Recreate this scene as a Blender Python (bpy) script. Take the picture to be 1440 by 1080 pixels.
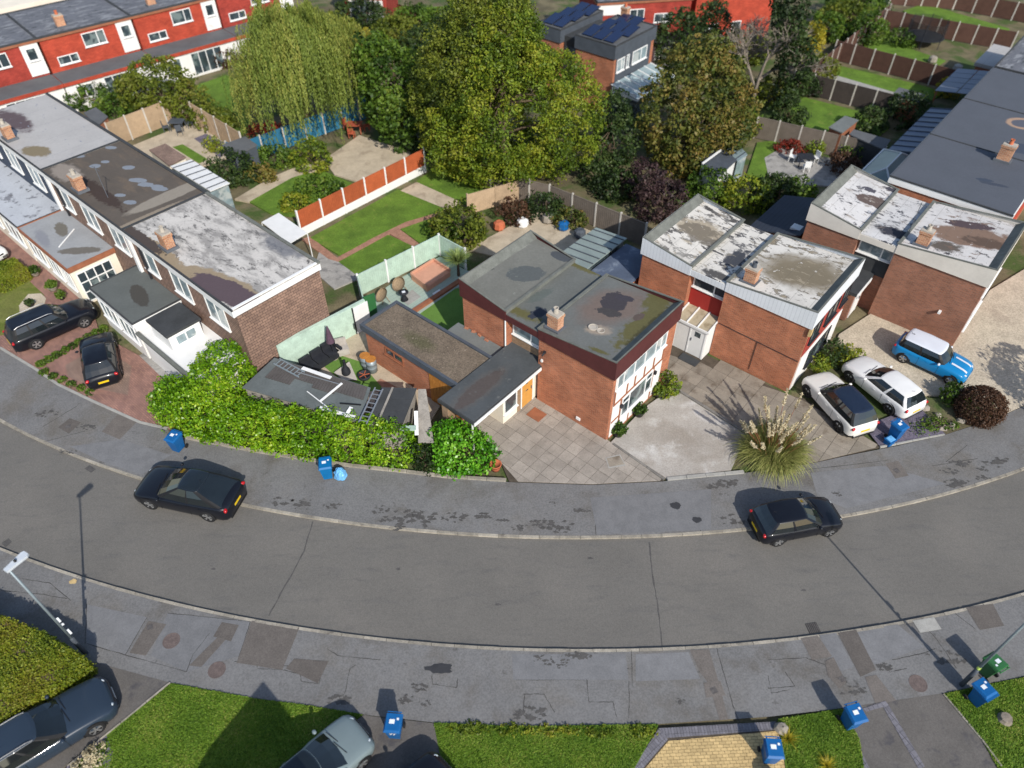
import bpy, math, random
import numpy as np
from mathutils import Vector, Matrix
random.seed(7); rng = np.random.default_rng(7)
S = bpy.context.scene
for o in list(bpy.data.objects): bpy.data.objects.remove(o)
R = math.radians
# ---------------------------------------------------------------- camera
CAMH, FPX, PITCH = 28.0, 1028.0, R(45)
cd = bpy.data.cameras.new('camera'); cam = bpy.data.objects.new('camera', cd); S.collection.objects.link(cam)
cam.location = (0, 0, CAMH); cam.rotation_euler = (R(90) - PITCH, 0, 0)
cd.sensor_width = 36; cd.lens = 36 * FPX / 1440; cd.clip_end = 1500; cd.clip_start = .5
cd.dof.use_dof = True; cd.dof.focus_distance = 34.5; cd.dof.aperture_fstop = 25.7 / 160   # soft background, as in the photograph
S.camera = cam
# ---------------------------------------------------------------- sky and sun
SUN_EL, SUN_X, SUN_Y = R(37), .415, -.91
w = bpy.data.worlds.new('World'); S.world = w; w.use_nodes = True
nt = w.node_tree; bg = nt.nodes['Background']; sk = nt.nodes.new('ShaderNodeTexSky'); sk.sky_type = 'NISHITA'
sk.sun_disc = False; sk.sun_elevation = SUN_EL; sk.sun_rotation = math.atan2(SUN_X, SUN_Y)
nt.links.new(sk.outputs[0], bg.inputs[0]); bg.inputs[1].default_value = .15
sl = bpy.data.lights.new('sun', 'SUN'); sl.energy = 4.4; sl.angle = R(.55); sl.color = (1, .95, .87)
so = bpy.data.objects.new('sun', sl); S.collection.objects.link(so)
d = Vector((-SUN_X * math.cos(SUN_EL), -SUN_Y * math.cos(SUN_EL), -math.sin(SUN_EL)))
so.rotation_euler = d.to_track_quat('-Z', 'Y').to_euler(); so.location = (10, -20, 40)
S.view_settings.view_transform = 'Standard'; S.view_settings.look = 'None'
S.view_settings.exposure = 0.15; S.view_settings.gamma = 1.0; S.view_settings.use_curve_mapping = False
# ---------------------------------------------------------------- helpers
Z0 = .12
_F = (0, math.cos(PITCH), -math.sin(PITCH)); _U = (0, math.sin(PITCH), math.cos(PITCH))
def G(px, py, z=Z0):
    "photo pixel -> point on the horizontal plane at height z"
    x = (px - 720) / FPX; y = (540 - py) / FPX
    dy = _F[1] + y * _U[1]; dz = _F[2] + y * _U[2]; t = (z - CAMH) / dz
    return Vector((x * t, dy * t, z))
def GP(pts, z=Z0): return [G(p[0], p[1], p[2] if len(p) > 2 else z) for p in pts]
AX = R(-40.3); AV = Vector((math.cos(AX), math.sin(AX), 0)); BV = Vector((-math.sin(AX), math.cos(AX), 0)); ZV = Vector((0, 0, 1))
class Fr:
    def __init__(s, o, ang=AX): s.o = Vector((o[0], o[1], 0)); s.a = ang; s.u = Vector((math.cos(ang), math.sin(ang), 0)); s.v = Vector((-math.sin(ang), math.cos(ang), 0))
    def __call__(s, u, v, z=0): return s.o + s.u * u + s.v * v + Vector((0, 0, z))
    def inv(s, p): q = Vector((p[0], p[1], 0)) - s.o; return q.dot(s.u), q.dot(s.v)
ORG = {}
col = S.collection
def thing(name, label, cat, loc=(0, 0, 0), rz=0, group=None):
    o = bpy.data.objects.new(name, None); col.objects.link(o); o.empty_display_size = .2
    o.location = loc; o.rotation_euler = (0, 0, rz); tag(o, label, cat, group); ORG[o.name] = Vector(loc); return o
def tag(o, label=None, cat=None, group=None, kind=None):
    if label: o['label'] = label
    if cat: o['category'] = cat
    if group: o['group'] = group
    if kind: o['kind'] = kind
    return o
def top(o):
    while o.parent: o = o.parent
    return o
def link(name, me, parent=None, smooth=False):
    o = bpy.data.objects.new(name, me); col.objects.link(o)
    if parent: o.parent = parent
    if smooth:
        me.polygons.foreach_set('use_smooth', [True] * len(me.polygons))
    return o
class MB:
    def __init__(s): s.v = []; s.f = []; s.m = []
    def poly(s, pts, m=0):
        n = len(s.v); s.v += [tuple(p) for p in pts]; s.f.append(tuple(range(n, n + len(pts)))); s.m.append(m); return s
    def prism(s, pts, z0, z1, m=0, mt=None):
        "pts: xy outline; z0/z1 numbers or lists"
        n = len(pts); b = len(s.v); pts = [(p[0], p[1]) for p in pts]
        a = sum(pts[i][0] * pts[(i + 1) % n][1] - pts[(i + 1) % n][0] * pts[i][1] for i in range(n))
        zz0 = z0 if isinstance(z0, (list, tuple)) else [z0] * n; zz1 = z1 if isinstance(z1, (list, tuple)) else [z1] * n
        if a < 0: pts = pts[::-1]; zz0 = list(zz0)[::-1]; zz1 = list(zz1)[::-1]
        s.v += [(p[0], p[1], z) for p, z in zip(pts, zz0)] + [(p[0], p[1], z) for p, z in zip(pts, zz1)]
        s.f.append(tuple(b + n - 1 - i for i in range(n))); s.m.append(m)
        s.f.append(tuple(b + n + i for i in range(n))); s.m.append(m if mt is None else mt)
        for i in range(n):
            j = (i + 1) % n; s.f.append((b + i, b + j, b + n + j, b + n + i)); s.m.append(m)
        return s
    def box(s, c, x, y, z, ang=0, m=0, mt=None):
        "c = centre of the base"
        ca, sa = math.cos(ang), math.sin(ang); h = []
        for i, j in ((-1, -1), (1, -1), (1, 1), (-1, 1)):
            a, b = i * x / 2, j * y / 2; h.append((c[0] + a * ca - b * sa, c[1] + a * sa + b * ca))
        return s.prism(h, c[2], c[2] + z, m, mt)
    def fbox(s, fr, u0, u1, v0, v1, z0, z1, m=0, mt=None):
        return s.prism([fr(u0, v0), fr(u1, v0), fr(u1, v1), fr(u0, v1)], z0, z1, m, mt)
    def bar(s, p, q, w, h=None, m=0, up=None):
        "box section bar from p to q"
        p, q = Vector(p), Vector(q); h = w if h is None else h; d = (q - p).normalized()
        up = Vector(up) if up else (Vector((0, 0, 1)) if abs(d.z) < .95 else Vector((1, 0, 0)))
        sd = d.cross(up).normalized() * w / 2; uu = sd.cross(d).normalized() * h / 2; b = len(s.v)
        for e in (p, q): s.v += [tuple(e + sd * i + uu * j) for i, j in ((-1, -1), (1, -1), (1, 1), (-1, 1))]
        for f in ((3, 2, 1, 0), (4, 5, 6, 7), (0, 1, 5, 4), (1, 2, 6, 5), (2, 3, 7, 6), (3, 0, 4, 7)): s.f.append(tuple(b + i for i in f)); s.m.append(m)
        return s
    def tube(s, path, r, n=8, m=0, cap=True):
        path = [Vector(p) for p in path]; rr = r if isinstance(r, (list, tuple)) else [r] * len(path); b = len(s.v); k = len(path)
        for i, p in enumerate(path):
            d = (path[min(i + 1, k - 1)] - path[max(i - 1, 0)]).normalized(); up = Vector((0, 0, 1)) if abs(d.z) < .9 else Vector((1, 0, 0))
            a = d.cross(up).normalized(); c = a.cross(d)
            for j in range(n): t = 2 * math.pi * j / n; s.v.append(tuple(p + (a * math.cos(t) + c * math.sin(t)) * rr[i]))
        for i in range(k - 1):
            for j in range(n): j2 = (j + 1) % n; s.f.append((b + i * n + j, b + i * n + j2, b + i * n + n + j2, b + i * n + n + j)); s.m.append(m)
        if cap: s.f.append(tuple(b + n - 1 - j for j in range(n))); s.f.append(tuple(b + (k - 1) * n + j for j in range(n))); s.m += [m, m]
        return s
    def lathe(s, c, prof, n=14, m=0, sx=1, sy=1):
        "prof: (radius, z) list from bottom to top"
        b = len(s.v); k = len(prof)
        for r_, z in prof:
            for j in range(n): t = 2 * math.pi * j / n; s.v.append((c[0] + r_ * sx * math.cos(t), c[1] + r_ * sy * math.sin(t), c[2] + z))
        for i in range(k - 1):
            for j in range(n): j2 = (j + 1) % n; s.f.append((b + i * n + j, b + i * n + j2, b + i * n + n + j2, b + i * n + n + j)); s.m.append(m)
        s.f.append(tuple(b + n - 1 - j for j in range(n))); s.f.append(tuple(b + (k - 1) * n + j for j in range(n))); s.m += [m, m]
        return s
    def mesh(s, name, mats, org=None):
        me = bpy.data.meshes.new(name); V = s.v
        if org is not None: V = [(x - org[0], y - org[1], z - org[2]) for x, y, z in V]
        me.from_pydata(V, [], s.f)
        if not isinstance(mats, (list, tuple)): mats = [mats]
        for m in mats: me.materials.append(MT(m) if isinstance(m, str) else m)
        me.polygons.foreach_set('material_index', s.m)
        uv = me.uv_layers.new(name='UVMap').data; ca, sa = math.cos(AX), math.sin(AX)
        for p in me.polygons:
            nx, ny, nz = p.normal
            hz = abs(nz) > .75; L = math.hypot(nx, ny) or 1
            for li, vi in zip(p.loop_indices, p.vertices):
                x, y, z = s.v[vi]
                uv[li].uv = (x * ca + y * sa, -x * sa + y * ca) if hz else ((-ny * x + nx * y) / L, z)
        return me
    def build(s, name, mats, parent=None, smooth=False, local=False):
        org = ORG.get(top(parent).name) if (parent and not local) else None
        return link(name, s.mesh(name, mats, org), parent, smooth)
    def single(s, name, mats, label, cat, group=None, smooth=False):
        "a thing that is one mesh, origin at its base"
        xs = np.array(s.v); c = (xs[:, 0].mean(), xs[:, 1].mean(), xs[:, 2].min())
        o = link(name, s.mesh(name, mats, c), None, smooth); o.location = c; ORG[o.name] = Vector(c); return tag(o, label, cat, group)
def struct(name, mb, mats): return tag(mb.build(name, mats), kind='structure')
# ---------------------------------------------------------------- materials
MATS = {}
def MT(n): return MATS[n]
def mat(name, base, rough=.85, var=.12, scale=2.0, fine=.0, fscale=40, bump=0, bscale=60, layers=(), coord='pos', spec=.3, metal=0, coat=0, trans=0, emit=None, alpha=1):
    m = bpy.data.materials.new(name); m.use_nodes = True; t = m.node_tree; N = t.nodes; Lk = t.links; B = N['Principled BSDF']
    B.inputs['Roughness'].default_value = rough; B.inputs['Specular IOR Level'].default_value = spec; B.inputs['Metallic'].default_value = metal
    if coat: B.inputs['Coat Weight'].default_value = coat; B.inputs['Coat Roughness'].default_value = .05
    if trans: B.inputs['Transmission Weight'].default_value = trans
    if alpha < 1: B.inputs['Alpha'].default_value = alpha
    if emit: B.inputs['Emission Color'].default_value = (*emit[:3], 1); B.inputs['Emission Strength'].default_value = emit[3]
    if coord == 'pos': vec = N.new('ShaderNodeNewGeometry').outputs['Position']
    else: vec = N.new('ShaderNodeTexCoord').outputs[{'uv': 'UV', 'obj': 'Object'}[coord]]
    def noise(sc, det=5, rgh=.55, dist=0, v=None, stretch=None):
        n = N.new('ShaderNodeTexNoise'); n.inputs['Scale'].default_value = sc; n.inputs['Detail'].default_value = det; n.inputs['Roughness'].default_value = rgh; n.inputs['Distortion'].default_value = dist
        src = v or vec
        if stretch:
            mp = N.new('ShaderNodeMapping'); mp.inputs['Rotation'].default_value = (0, 0, -stretch[3] if len(stretch) > 3 else 0); Lk.new(src, mp.inputs[0])
            mp2 = N.new('ShaderNodeMapping'); mp2.inputs['Scale'].default_value = stretch[:3]; Lk.new(mp.outputs[0], mp2.inputs[0]); src = mp2.outputs[0]
        Lk.new(src, n.inputs['Vector']); return n.outputs[0]
    def rampf(fac, lo, hi):
        r = N.new('ShaderNodeMapRange'); r.interpolation_type = 'SMOOTHSTEP'; r.inputs[1].default_value = lo; r.inputs[2].default_value = hi; Lk.new(fac, r.inputs[0]); return r.outputs[0]
    def mix(fac, a, b, mode='MIX'):
        x = N.new('ShaderNodeMix'); x.data_type = 'RGBA'; x.blend_type = mode
        for i, q in ((0, fac), (6, a), (7, b)):
            if hasattr(q, 'is_linked'): Lk.new(q, x.inputs[i])
            else: x.inputs[i].default_value = q if i == 0 else (*q[:3], 1)
        return x.outputs[2]
    def math_(op, a, b):
        x = N.new('ShaderNodeMath'); x.operation = op
        for i, q in ((0, a), (1, b)):
            if hasattr(q, 'is_linked'): Lk.new(q, x.inputs[i])
            else: x.inputs[i].default_value = q
        return x.outputs[0]
    lo = [c * (1 - var) for c in base]; hi = [min(1, c * (1 + var)) for c in base]
    c = mix(rampf(noise(scale), .3, .7), lo, hi)
    for L in layers:
        k = L[0]
        if k == 'noise':   # scale, lo, hi, colour, [opts]
            op = L[5] if len(L) > 5 else {}
            f = rampf(noise(L[1], op.get('det', 6), op.get('rgh', .6), op.get('dist', .3), stretch=op.get('st')), L[2], L[3])
            if op.get('op'): f = math_('MULTIPLY', f, op['op'])
            c = mix(f, c, L[4])
        elif k == 'blob':  # centre, radii, angle, ragged, soft, colour, opacity
            (cx, cy), (rx, ry), ang, rag, soft, cc = L[1:7]; opac = L[7] if len(L) > 7 else 1
            mp = N.new('ShaderNodeMapping'); mp.vector_type = 'TEXTURE'; mp.inputs['Location'].default_value = (cx, cy, 0); mp.inputs['Rotation'].default_value = (0, 0, ang); mp.inputs['Scale'].default_value = (rx, ry, 1e4); Lk.new(vec, mp.inputs[0])
            ln = N.new('ShaderNodeVectorMath'); ln.operation = 'LENGTH'; Lk.new(mp.outputs[0], ln.inputs[0])
            q = math_('ADD', ln.outputs['Value'], math_('MULTIPLY', math_('SUBTRACT', noise(1.6 / max(.15, min(rx, ry)), 5, .6), .5), rag * 2))
            f = rampf(q, 1 + soft, 1 - soft)
            f = math_('MULTIPLY', f, opac); c = mix(f, c, cc)
        elif k == 'brick': # bw, bh, mortar colour, c1, c2, mortar size
            b = N.new('ShaderNodeTexBrick'); b.inputs['Scale'].default_value = 1; b.inputs['Brick Width'].default_value = L[1]; b.inputs['Row Height'].default_value = L[2]
            b.inputs['Mortar Size'].default_value = L[6]; b.inputs['Mortar Smooth'].default_value = .3; b.inputs['Bias'].default_value = -.1
            b.inputs['Color1'].default_value = (*L[4], 1); b.inputs['Color2'].default_value = (*L[5], 1); b.inputs['Mortar'].default_value = (*L[3], 1)
            Lk.new(vec, b.inputs['Vector'])
            c = mix(.55, b.outputs[0], mix(1.0, b.outputs[0], mix(rampf(noise(scale), .25, .75), (.62, .62, .62), (1.3, 1.3, 1.3)), 'MULTIPLY'))
        elif k == 'lines': # direction vector, period, width fraction, colour, opacity
            dt = N.new('ShaderNodeVectorMath'); dt.operation = 'DOT_PRODUCT'; Lk.new(vec, dt.inputs[0]); dt.inputs[1].default_value = (*L[1], 0)
            q = math_('PINGPONG', dt.outputs['Value'], L[2] / 2)
            f = math_('MULTIPLY', rampf(q, L[2] * L[3], L[2] * L[3] * .4), L[5]); c = mix(f, c, L[4])
        elif k == 'rnd':   # per-object tint
            oi = N.new('ShaderNodeObjectInfo'); c = mix(1.0, c, mix(oi.outputs['Random'], (L[1],) * 3, (L[2],) * 3), 'MULTIPLY')
    if fine:
        c = mix(1.0, c, mix(rampf(noise(fscale, 3, .7), .25, .75), (1 - fine,) * 3, (1 + fine,) * 3), 'MULTIPLY')
    Lk.new(c, B.inputs['Base Color'])
    if bump:
        bp = N.new('ShaderNodeBump'); bp.inputs['Strength'].default_value = bump; bp.inputs['Distance'].default_value = .02
        Lk.new(noise(bscale, 4, .7), bp.inputs['Height']); Lk.new(bp.outputs[0], B.inputs['Normal'])
    MATS[name] = m; return m
def leafmat(name, cols, rough=.55, trans=.36, tint=None):
    m = bpy.data.materials.new(name); m.use_nodes = True; t = m.node_tree; N = t.nodes; Lk = t.links; B = N['Principled BSDF']
    at = N.new('ShaderNodeAttribute'); at.attribute_name = 'rnd'; r = N.new('ShaderNodeValToRGB'); e = r.color_ramp.elements
    k = len(cols); e[0].position = 0; e[0].color = (*cols[0], 1); e[1].position = 1; e[1].color = (*cols[-1], 1)
    for i in range(1, k - 1): x = e.new(i / (k - 1)); x.color = (*cols[i], 1)
    Lk.new(at.outputs['Fac'], r.inputs[0]); Lk.new(r.outputs[0], B.inputs['Base Color']); B.inputs['Roughness'].default_value = rough; B.inputs['Specular IOR Level'].default_value = .35
    tr = N.new('ShaderNodeBsdfTranslucent'); Lk.new(r.outputs[0], tr.inputs[0]); mx = N.new('ShaderNodeMixShader'); mx.inputs[0].default_value = trans
    Lk.new(B.outputs[0], mx.inputs[1]); Lk.new(tr.outputs[0], mx.inputs[2]); Lk.new(mx.outputs[0], N['Material Output'].inputs[0])
    MATS[name] = m; return m
def fastmesh(name, V, F, mats, rnd=None, mi=None):
    me = bpy.data.meshes.new(name); n = len(V); k = F.shape[1]; me.vertices.add(n); me.vertices.foreach_set('co', np.asarray(V, np.float32).ravel())
    me.loops.add(F.size); me.loops.foreach_set('vertex_index', F.astype(np.int32).ravel()); me.polygons.add(len(F))
    me.polygons.foreach_set('loop_start', np.arange(0, F.size, k, dtype=np.int32))
    for m in (mats if isinstance(mats, (list, tuple)) else [mats]): me.materials.append(MT(m))
    if mi is not None: me.polygons.foreach_set('material_index', mi.astype(np.int32))
    me.update(calc_edges=True)
    if rnd is not None:
        a = me.attributes.new('rnd', 'FLOAT', 'FACE'); a.data.foreach_set('value', rnd.astype(np.float32))
    return me
def unit(a): return a / (np.linalg.norm(a, axis=1, keepdims=True) + 1e-9)
def leaves(P, Nn, size, jitter=.7, aspect=1.7, rr=rng, sv=.35):
    "rhombic leaf faces at points P around normals Nn"
    n = len(P); N2 = unit(Nn + rr.normal(0, jitter, (n, 3))); a = unit(np.cross(N2, rr.normal(0, 1, (n, 3)))); b = np.cross(N2, a)
    s = (size * (1 + rr.uniform(-sv, sv, n)))[:, None]
    V = np.stack([P - a * s * aspect / 2, P - b * s / 2 + N2 * s * .12, P + a * s * aspect / 2, P + b * s / 2 + N2 * s * .12], 1).reshape(-1, 3)
    return V, np.arange(4 * n).reshape(-1, 4)
def C(r, g, b, k=.9):
    f = lambda x: (x / 255 / 12.92 if x < 10 else ((x / 255 + .055) / 1.055) ** 2.4) * k
    return (f(r), f(g), f(b))
# ---- surfaces
mat('earth', C(108, 100, 76), .95, .3, .5, .25, 9, .5, 12, [('noise', .35, .45, .6, C(70, 88, 42)), ('noise', 2.2, .6, .75, C(105, 95, 80))])
mat('asphalt', C(109, 106, 101), .9, .05, .35, .16, 20, .35, 45, [('noise', .18, .45, .75, C(117, 113, 107)), ('noise', .7, .5, .8, C(92, 91, 90), {'st': (1, 4, 1, 0), 'op': .6}), ('noise', 7, .66, .74, C(124, 122, 117), {'op': .6})])
mat('footway', C(117, 116, 115), .8, .08, .5, .2, 14, .3, 30, [('noise', .45, .48, .72, C(102, 98, 93)), ('noise', 1.1, .58, .78, C(126, 125, 124)), ('noise', 2.6, .62, .74, C(84, 81, 79), {'op': .7}), ('noise', .25, .5, .75, C(110, 105, 98)), ('noise', 9, .64, .72, C(128, 127, 125), {'op': .5})])
mat('patch', C(106, 100, 95), .9, .08, 2, .2, 20, .3, 40, [('rnd', .8, 1.12)])
mat('patch_blue', C(120, 120, 121), .8, .08, 2, .14, 20, .2, 40, [('rnd', .88, 1.08)])
mat('crack_and_shade', C(66, 64, 62), .95, .2, 4)
mat('stain', C(84, 82, 80), .85, .15, 5, .15, 20)
mat('wet', C(60, 60, 62), .5, .1, 4)
mat('kerb', C(158, 151, 138), .9, .16, 3, .18, 20, .3, 40, [('noise', 1.7, .55, .75, C(110, 104, 96)), ('rnd', .78, 1.08)])
mat('kerb_dark', C(128, 124, 118), .9, .16, 3, .18, 20, .3, 40, [('rnd', .8, 1.08)])
mat('drive_grey', C(100, 96, 92), .88, .1, 1, .18, 20, .3, 40, [('noise', 1.5, .56, .72, C(80, 78, 80))])
mat('slab', C(158, 150, 140), .88, .1, 1.5, .14, 18, .25, 40, [('noise', 2.2, .55, .75, C(136, 128, 118)), ('noise', .6, .5, .75, C(142, 134, 124)), ('rnd', .86, 1.08)])
mat('slab_h2', C(144, 135, 122), .88, .1, 1.5, .14, 18, .25, 40, [('noise', 1.2, .5, .72, C(112, 101, 88)), ('rnd', .82, 1.08)])
mat('joint', C(82, 74, 64), .95, .2, 3, .2, 20)
mat('concrete', C(170, 164, 156), .9, .07, .8, .16, 14, .2, 30, [('noise', .45, .42, .66, C(150, 142, 132)), ('noise', .8, .52, .72, C(192, 189, 184)), ('noise', 3, .6, .75, C(140, 132, 122), {'op': .6})])
mat('patio', C(186, 172, 150), .9, .1, 1.2, .12, 12, .2, 30, [('noise', .9, .5, .7, C(160, 146, 126))])
mat('patio_grey', C(158, 155, 150), .9, .12, 1.2, .14, 9, .2, 30, [('noise', 1.4, .5, .66, C(122, 120, 118))])
mat('gravel', C(188, 176, 156), .95, .1, 1.0, .3, 13, .6, 30, [('noise', .5, .5, .7, C(172, 160, 142))])
mat('slate_chip', C(104, 98, 112), .9, .2, 4, .4, 14, .8, 22)
mat('block_red', C(152, 116, 104), .9, .12, 1, .12, 20, .2, 40, [('brick', .2, .1, C(112, 92, 84), C(164, 124, 110), C(138, 104, 96), .012)], 'uv')
mat('block_brown', C(142, 120, 108), .9, .12, 1, .12, 20, .2, 40, [('brick', .2, .1, C(108, 92, 84), C(150, 126, 112), C(130, 108, 98), .012)], 'uv')
mat('block_yellow', C(206, 178, 126), .9, .09, 3, .14, 25, .2, 40, [('rnd', .8, 1.06), ('noise', 2, .6, .75, C(176, 150, 108))])
mat('block_grey', C(118, 116, 122), .9, .09, 3, .14, 25, .2, 40, [('rnd', .85, 1.1)])
mat('path_brick', C(160, 120, 100), .9, .15, 3, .15, 12)
mat('lawn', C(104, 136, 46, .72), .9, .16, .8, .3, 13, .6, 25, [('noise', .5, .5, .7, C(86, 116, 38, .72)), ('noise', 1.6, .58, .78, C(134, 142, 68, .72)), ('noise', 4, .62, .75, C(76, 100, 36, .72), {'op': .6})])
mat('lawn_near', C(92, 118, 36, .85), .9, .2, 1.1, .3, 16, .6, 25, [('noise', .7, .5, .72, C(76, 102, 30, .8)), ('noise', 1.3, .62, .76, C(138, 128, 62, .8))])
mat('lawn_dry', C(118, 122, 62, .8), .9, .2, .9, .25, 13, .6, 25, [('noise', .9, .45, .65, C(100, 112, 44, .8))])
mat('turf_fake', C(104, 140, 62, .8), .9, .06, 2, .2, 22, .4, 40)
mat('deck_green', C(160, 176, 164), .8, .05, 1, .06, 8, 0, 1, [('lines', (math.cos(AX), math.sin(AX)), .28, .05, C(128, 144, 132), .8)])
mat('iron', C(92, 88, 86), .7, .2, 6, .2, 30, .3, 40)
mat('cast_red', C(104, 92, 88), .8, .15, 6, .2, 30, .3, 40)
mat('cover', C(160, 158, 152), .9, .1, 3, .1, 20)
GB = MB(); GB.poly([(-420, -300, 0), (420, -300, 0), (420, 700, 0), (-420, 700, 0)]); struct('ground', GB, 'earth')
# ---- road: the two kerb lines, read off the photo, as smooth curves
farp = [(0, 591), (50, 617), (97, 640), (150, 660), (197, 674), (360, 712), (448, 730), (585, 745), (720, 755), (875, 759), (970, 753), (1183, 725), (1310, 700), (1440, 661)]
nearp = [(0, 769), (110, 809), (195, 835), (280, 856), (357, 870), (480, 889), (545, 896), (720, 911), (967, 911), (1080, 901), (1297, 865), (1440, 834)]
def curve(pts, deg=4):
    g = [G(*p) for p in pts]; X = np.array([p.x for p in g]); Y = np.array([p.y for p in g]); c = np.polyfit(X, Y, deg); dc = np.polyder(c); a, b = X.min() - 1.5, X.max() + 1.5
    def f(x):
        if x < a: return np.polyval(c, a) + np.polyval(dc, a) * (x - a)
        if x > b: return np.polyval(c, b) + np.polyval(dc, b) * (x - b)
        return float(np.polyval(c, x))
    return f
ffar, fnear = curve(farp), curve(nearp)
XS = np.linspace(-46, 46, 116)
rb = MB()
for i in range(len(XS) - 1):
    a, b = XS[i], XS[i + 1]; rb.poly([(a, fnear(a), .02), (b, fnear(b), .02), (b, ffar(b), .02), (a, ffar(a), .02)])
ROAD = struct('road', rb, 'asphalt')
def crackline(pts, wd, parent, mname='crack_and_shade', z=.004, n=6, jit=.03, name='crack_and_shade', px=True, base=Z0):
    P = [G(p[0], p[1], base) for p in pts] if px else [Vector(p) for p in pts]; Q = []
    for i in range(len(P) - 1):
        for k in range(n): Q.append(P[i].lerp(P[i + 1], k / n) + Vector((random.uniform(-jit, jit), random.uniform(-jit, jit), 0)))
    Q.append(P[-1]); mb = MB(); wv = [wd * random.uniform(.35, 1.2) / 2 for _ in Q]
    for i in range(len(Q) - 1):
        d = (Q[i + 1] - Q[i]); s = Vector((-d.y, d.x, 0)).normalized(); zz = Vector((0, 0, z))
        mb.poly([Q[i] - s * wv[i] + zz, Q[i + 1] - s * wv[i + 1] + zz, Q[i + 1] + s * wv[i + 1] + zz, Q[i] + s * wv[i] + zz])
    return mb.build(name, mname, parent)
for pts in ([(440, 733), (428, 775), (402, 822), (378, 866)], [(913, 762), (918, 815), (925, 850), (931, 908)]):
    crackline(pts, .07, ROAD, 'stain', base=.02, jit=.02)
# ---- pavements
fback = [(-90, 430), (0, 490), (50, 519), (82, 541), (130, 564), (197, 595), (235, 604), (265, 618), (360, 636), (435, 648), (497, 657), (572, 665), (630, 672), (717, 678), (832, 682), (932, 677), (1047, 665), (1140, 652), (1205, 638), (1262, 627), (1327, 612), (1405, 587), (1440, 571), (1560, 515)]
nback = [(-120, 818), (0, 872), (122, 928), (240, 960), (360, 982), (430, 991), (520, 1006), (610, 1016), (720, 1021), (927, 1018), (1080, 1008), (1167, 998), (1215, 991), (1325, 975), (1440, 951), (1600, 905)]
def pavement(name, kerbf, back, sgn):
    g = [G(*p) for p in back]; mb = MB(); bx = [p.x for p in g]; by = [p.y for p in g]
    xs = sorted(set([float(x) for x in np.linspace(bx[0], bx[-1], 120)] + bx))
    for i in range(len(xs) - 1):
        a, b = xs[i], xs[i + 1]; ka, kb = kerbf(a) + sgn * .125, kerbf(b) + sgn * .125; ya, yb = np.interp(a, bx, by), np.interp(b, bx, by)
        q = [(a, ka, Z0), (b, kb, Z0), (b, yb, Z0), (a, ya, Z0)]
        mb.poly(q if sgn > 0 else q[::-1])
    return struct(name, mb, 'footway')
PF = pavement('pavement_far', ffar, fback, 1); PN = pavement('pavement_near', fnear, nback, -1)
ks = MB(); ks.prism([(-.45, -.0625), (.45, -.0625), (.45, .0625), (-.45, .0625)], 0, .13)
kme = ks.mesh('kerb_stone', 'kerb')
def kerbs(f, sgn, parent, x0, x1):
    x = x0
    while x < x1:
        dx = .001; t = math.atan2(f(x + .45) - f(x - .45), .9); xc = x + .455 * math.cos(t)
        t = math.atan2(f(xc + .3) - f(xc - .3), .6)
        o = link('kerb_stone', kme, parent); o.location = (xc - math.sin(t) * sgn * .062, f(xc) + math.cos(t) * sgn * .062, random.uniform(-.012, .004)); o.rotation_euler = (0, 0, t + random.uniform(-.006, .006))
        x += .915 * math.cos(t)
kerbs(ffar, 1, PF, -30, 29); kerbs(fnear, -1, PN, -27, 27)
SHN = [0]
def sheet(pts, dz, mname, name, parent, z=Z0):
    SHN[0] += 1; dz += (SHN[0] % 16) * .00035; mb = MB(); P = GP(pts, z); P = [Vector((p.x, p.y, z + dz)) for p in P]
    a = sum(P[i].x * P[(i + 1) % len(P)].y - P[(i + 1) % len(P)].x * P[i].y for i in range(len(P)))
    return mb.poly(P if a > 0 else P[::-1]).build(name, mname, parent)
def blot(cx, cy, rx, ry, parent, mname='stain', dz=.006, name='stain', ang=0, n=22, rag=.35, z=Z0):
    c = G(cx, cy, z); mb = MB(); ph = [random.uniform(0, 6.28) for _ in range(4)]; P = []
    for i in range(n):
        t = 2 * math.pi * i / n; k = 1 + rag * (math.sin(3 * t + ph[0]) * .4 + math.sin(5 * t + ph[1]) * .35 + math.sin(9 * t + ph[2]) * .3) + random.uniform(-.12, .12) * rag
        x, y = rx * k * math.cos(t), ry * k * math.sin(t); P.append((c.x + x * math.cos(ang) - y * math.sin(ang), c.y + x * math.sin(ang) + y * math.cos(ang), z + dz))
    return mb.poly(P).build(name, mname, parent)
# utility repairs and slabs of newer asphalt
for q in [[(143, 607), (165, 583), (192, 594), (168, 618)], [(82, 601), (98, 588), (114, 594), (97, 610)], [(1245, 652), (1263, 648), (1278, 669), (1259, 673)]]: sheet(q, .006, 'patch', 'asphalt_patch', PF)
for q in [[(182, 918), (209, 873), (234, 878), (205, 922)], [(300, 895), (312, 875), (336, 879), (325, 902)], [(266, 936), (306, 896), (318, 899), (283, 938)],
          [(333, 932), (354, 873), (421, 883), (397, 942)], [(402, 940), (414, 926), (462, 930), (447, 961)], [(970, 914), (997, 913), (1012, 964), (1024, 1012), (1012, 1013), (997, 962), (984, 945)], [(989, 960), (1013, 958), (1020, 978), (993, 981)],
          [(1126, 898), (1150, 894), (1170, 923), (1142, 928)], [(1178, 890), (1204, 886), (1232, 942), (1210, 952)], [(1358, 854), (1396, 849), (1412, 880), (1378, 886)], [(1216, 952), (1232, 949), (1260, 985), (1232, 992)], [(1160, 930), (1172, 924), (1190, 960), (1180, 968), (1164, 950)]]: sheet(q, .006, 'patch', 'asphalt_patch', PN)
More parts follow.
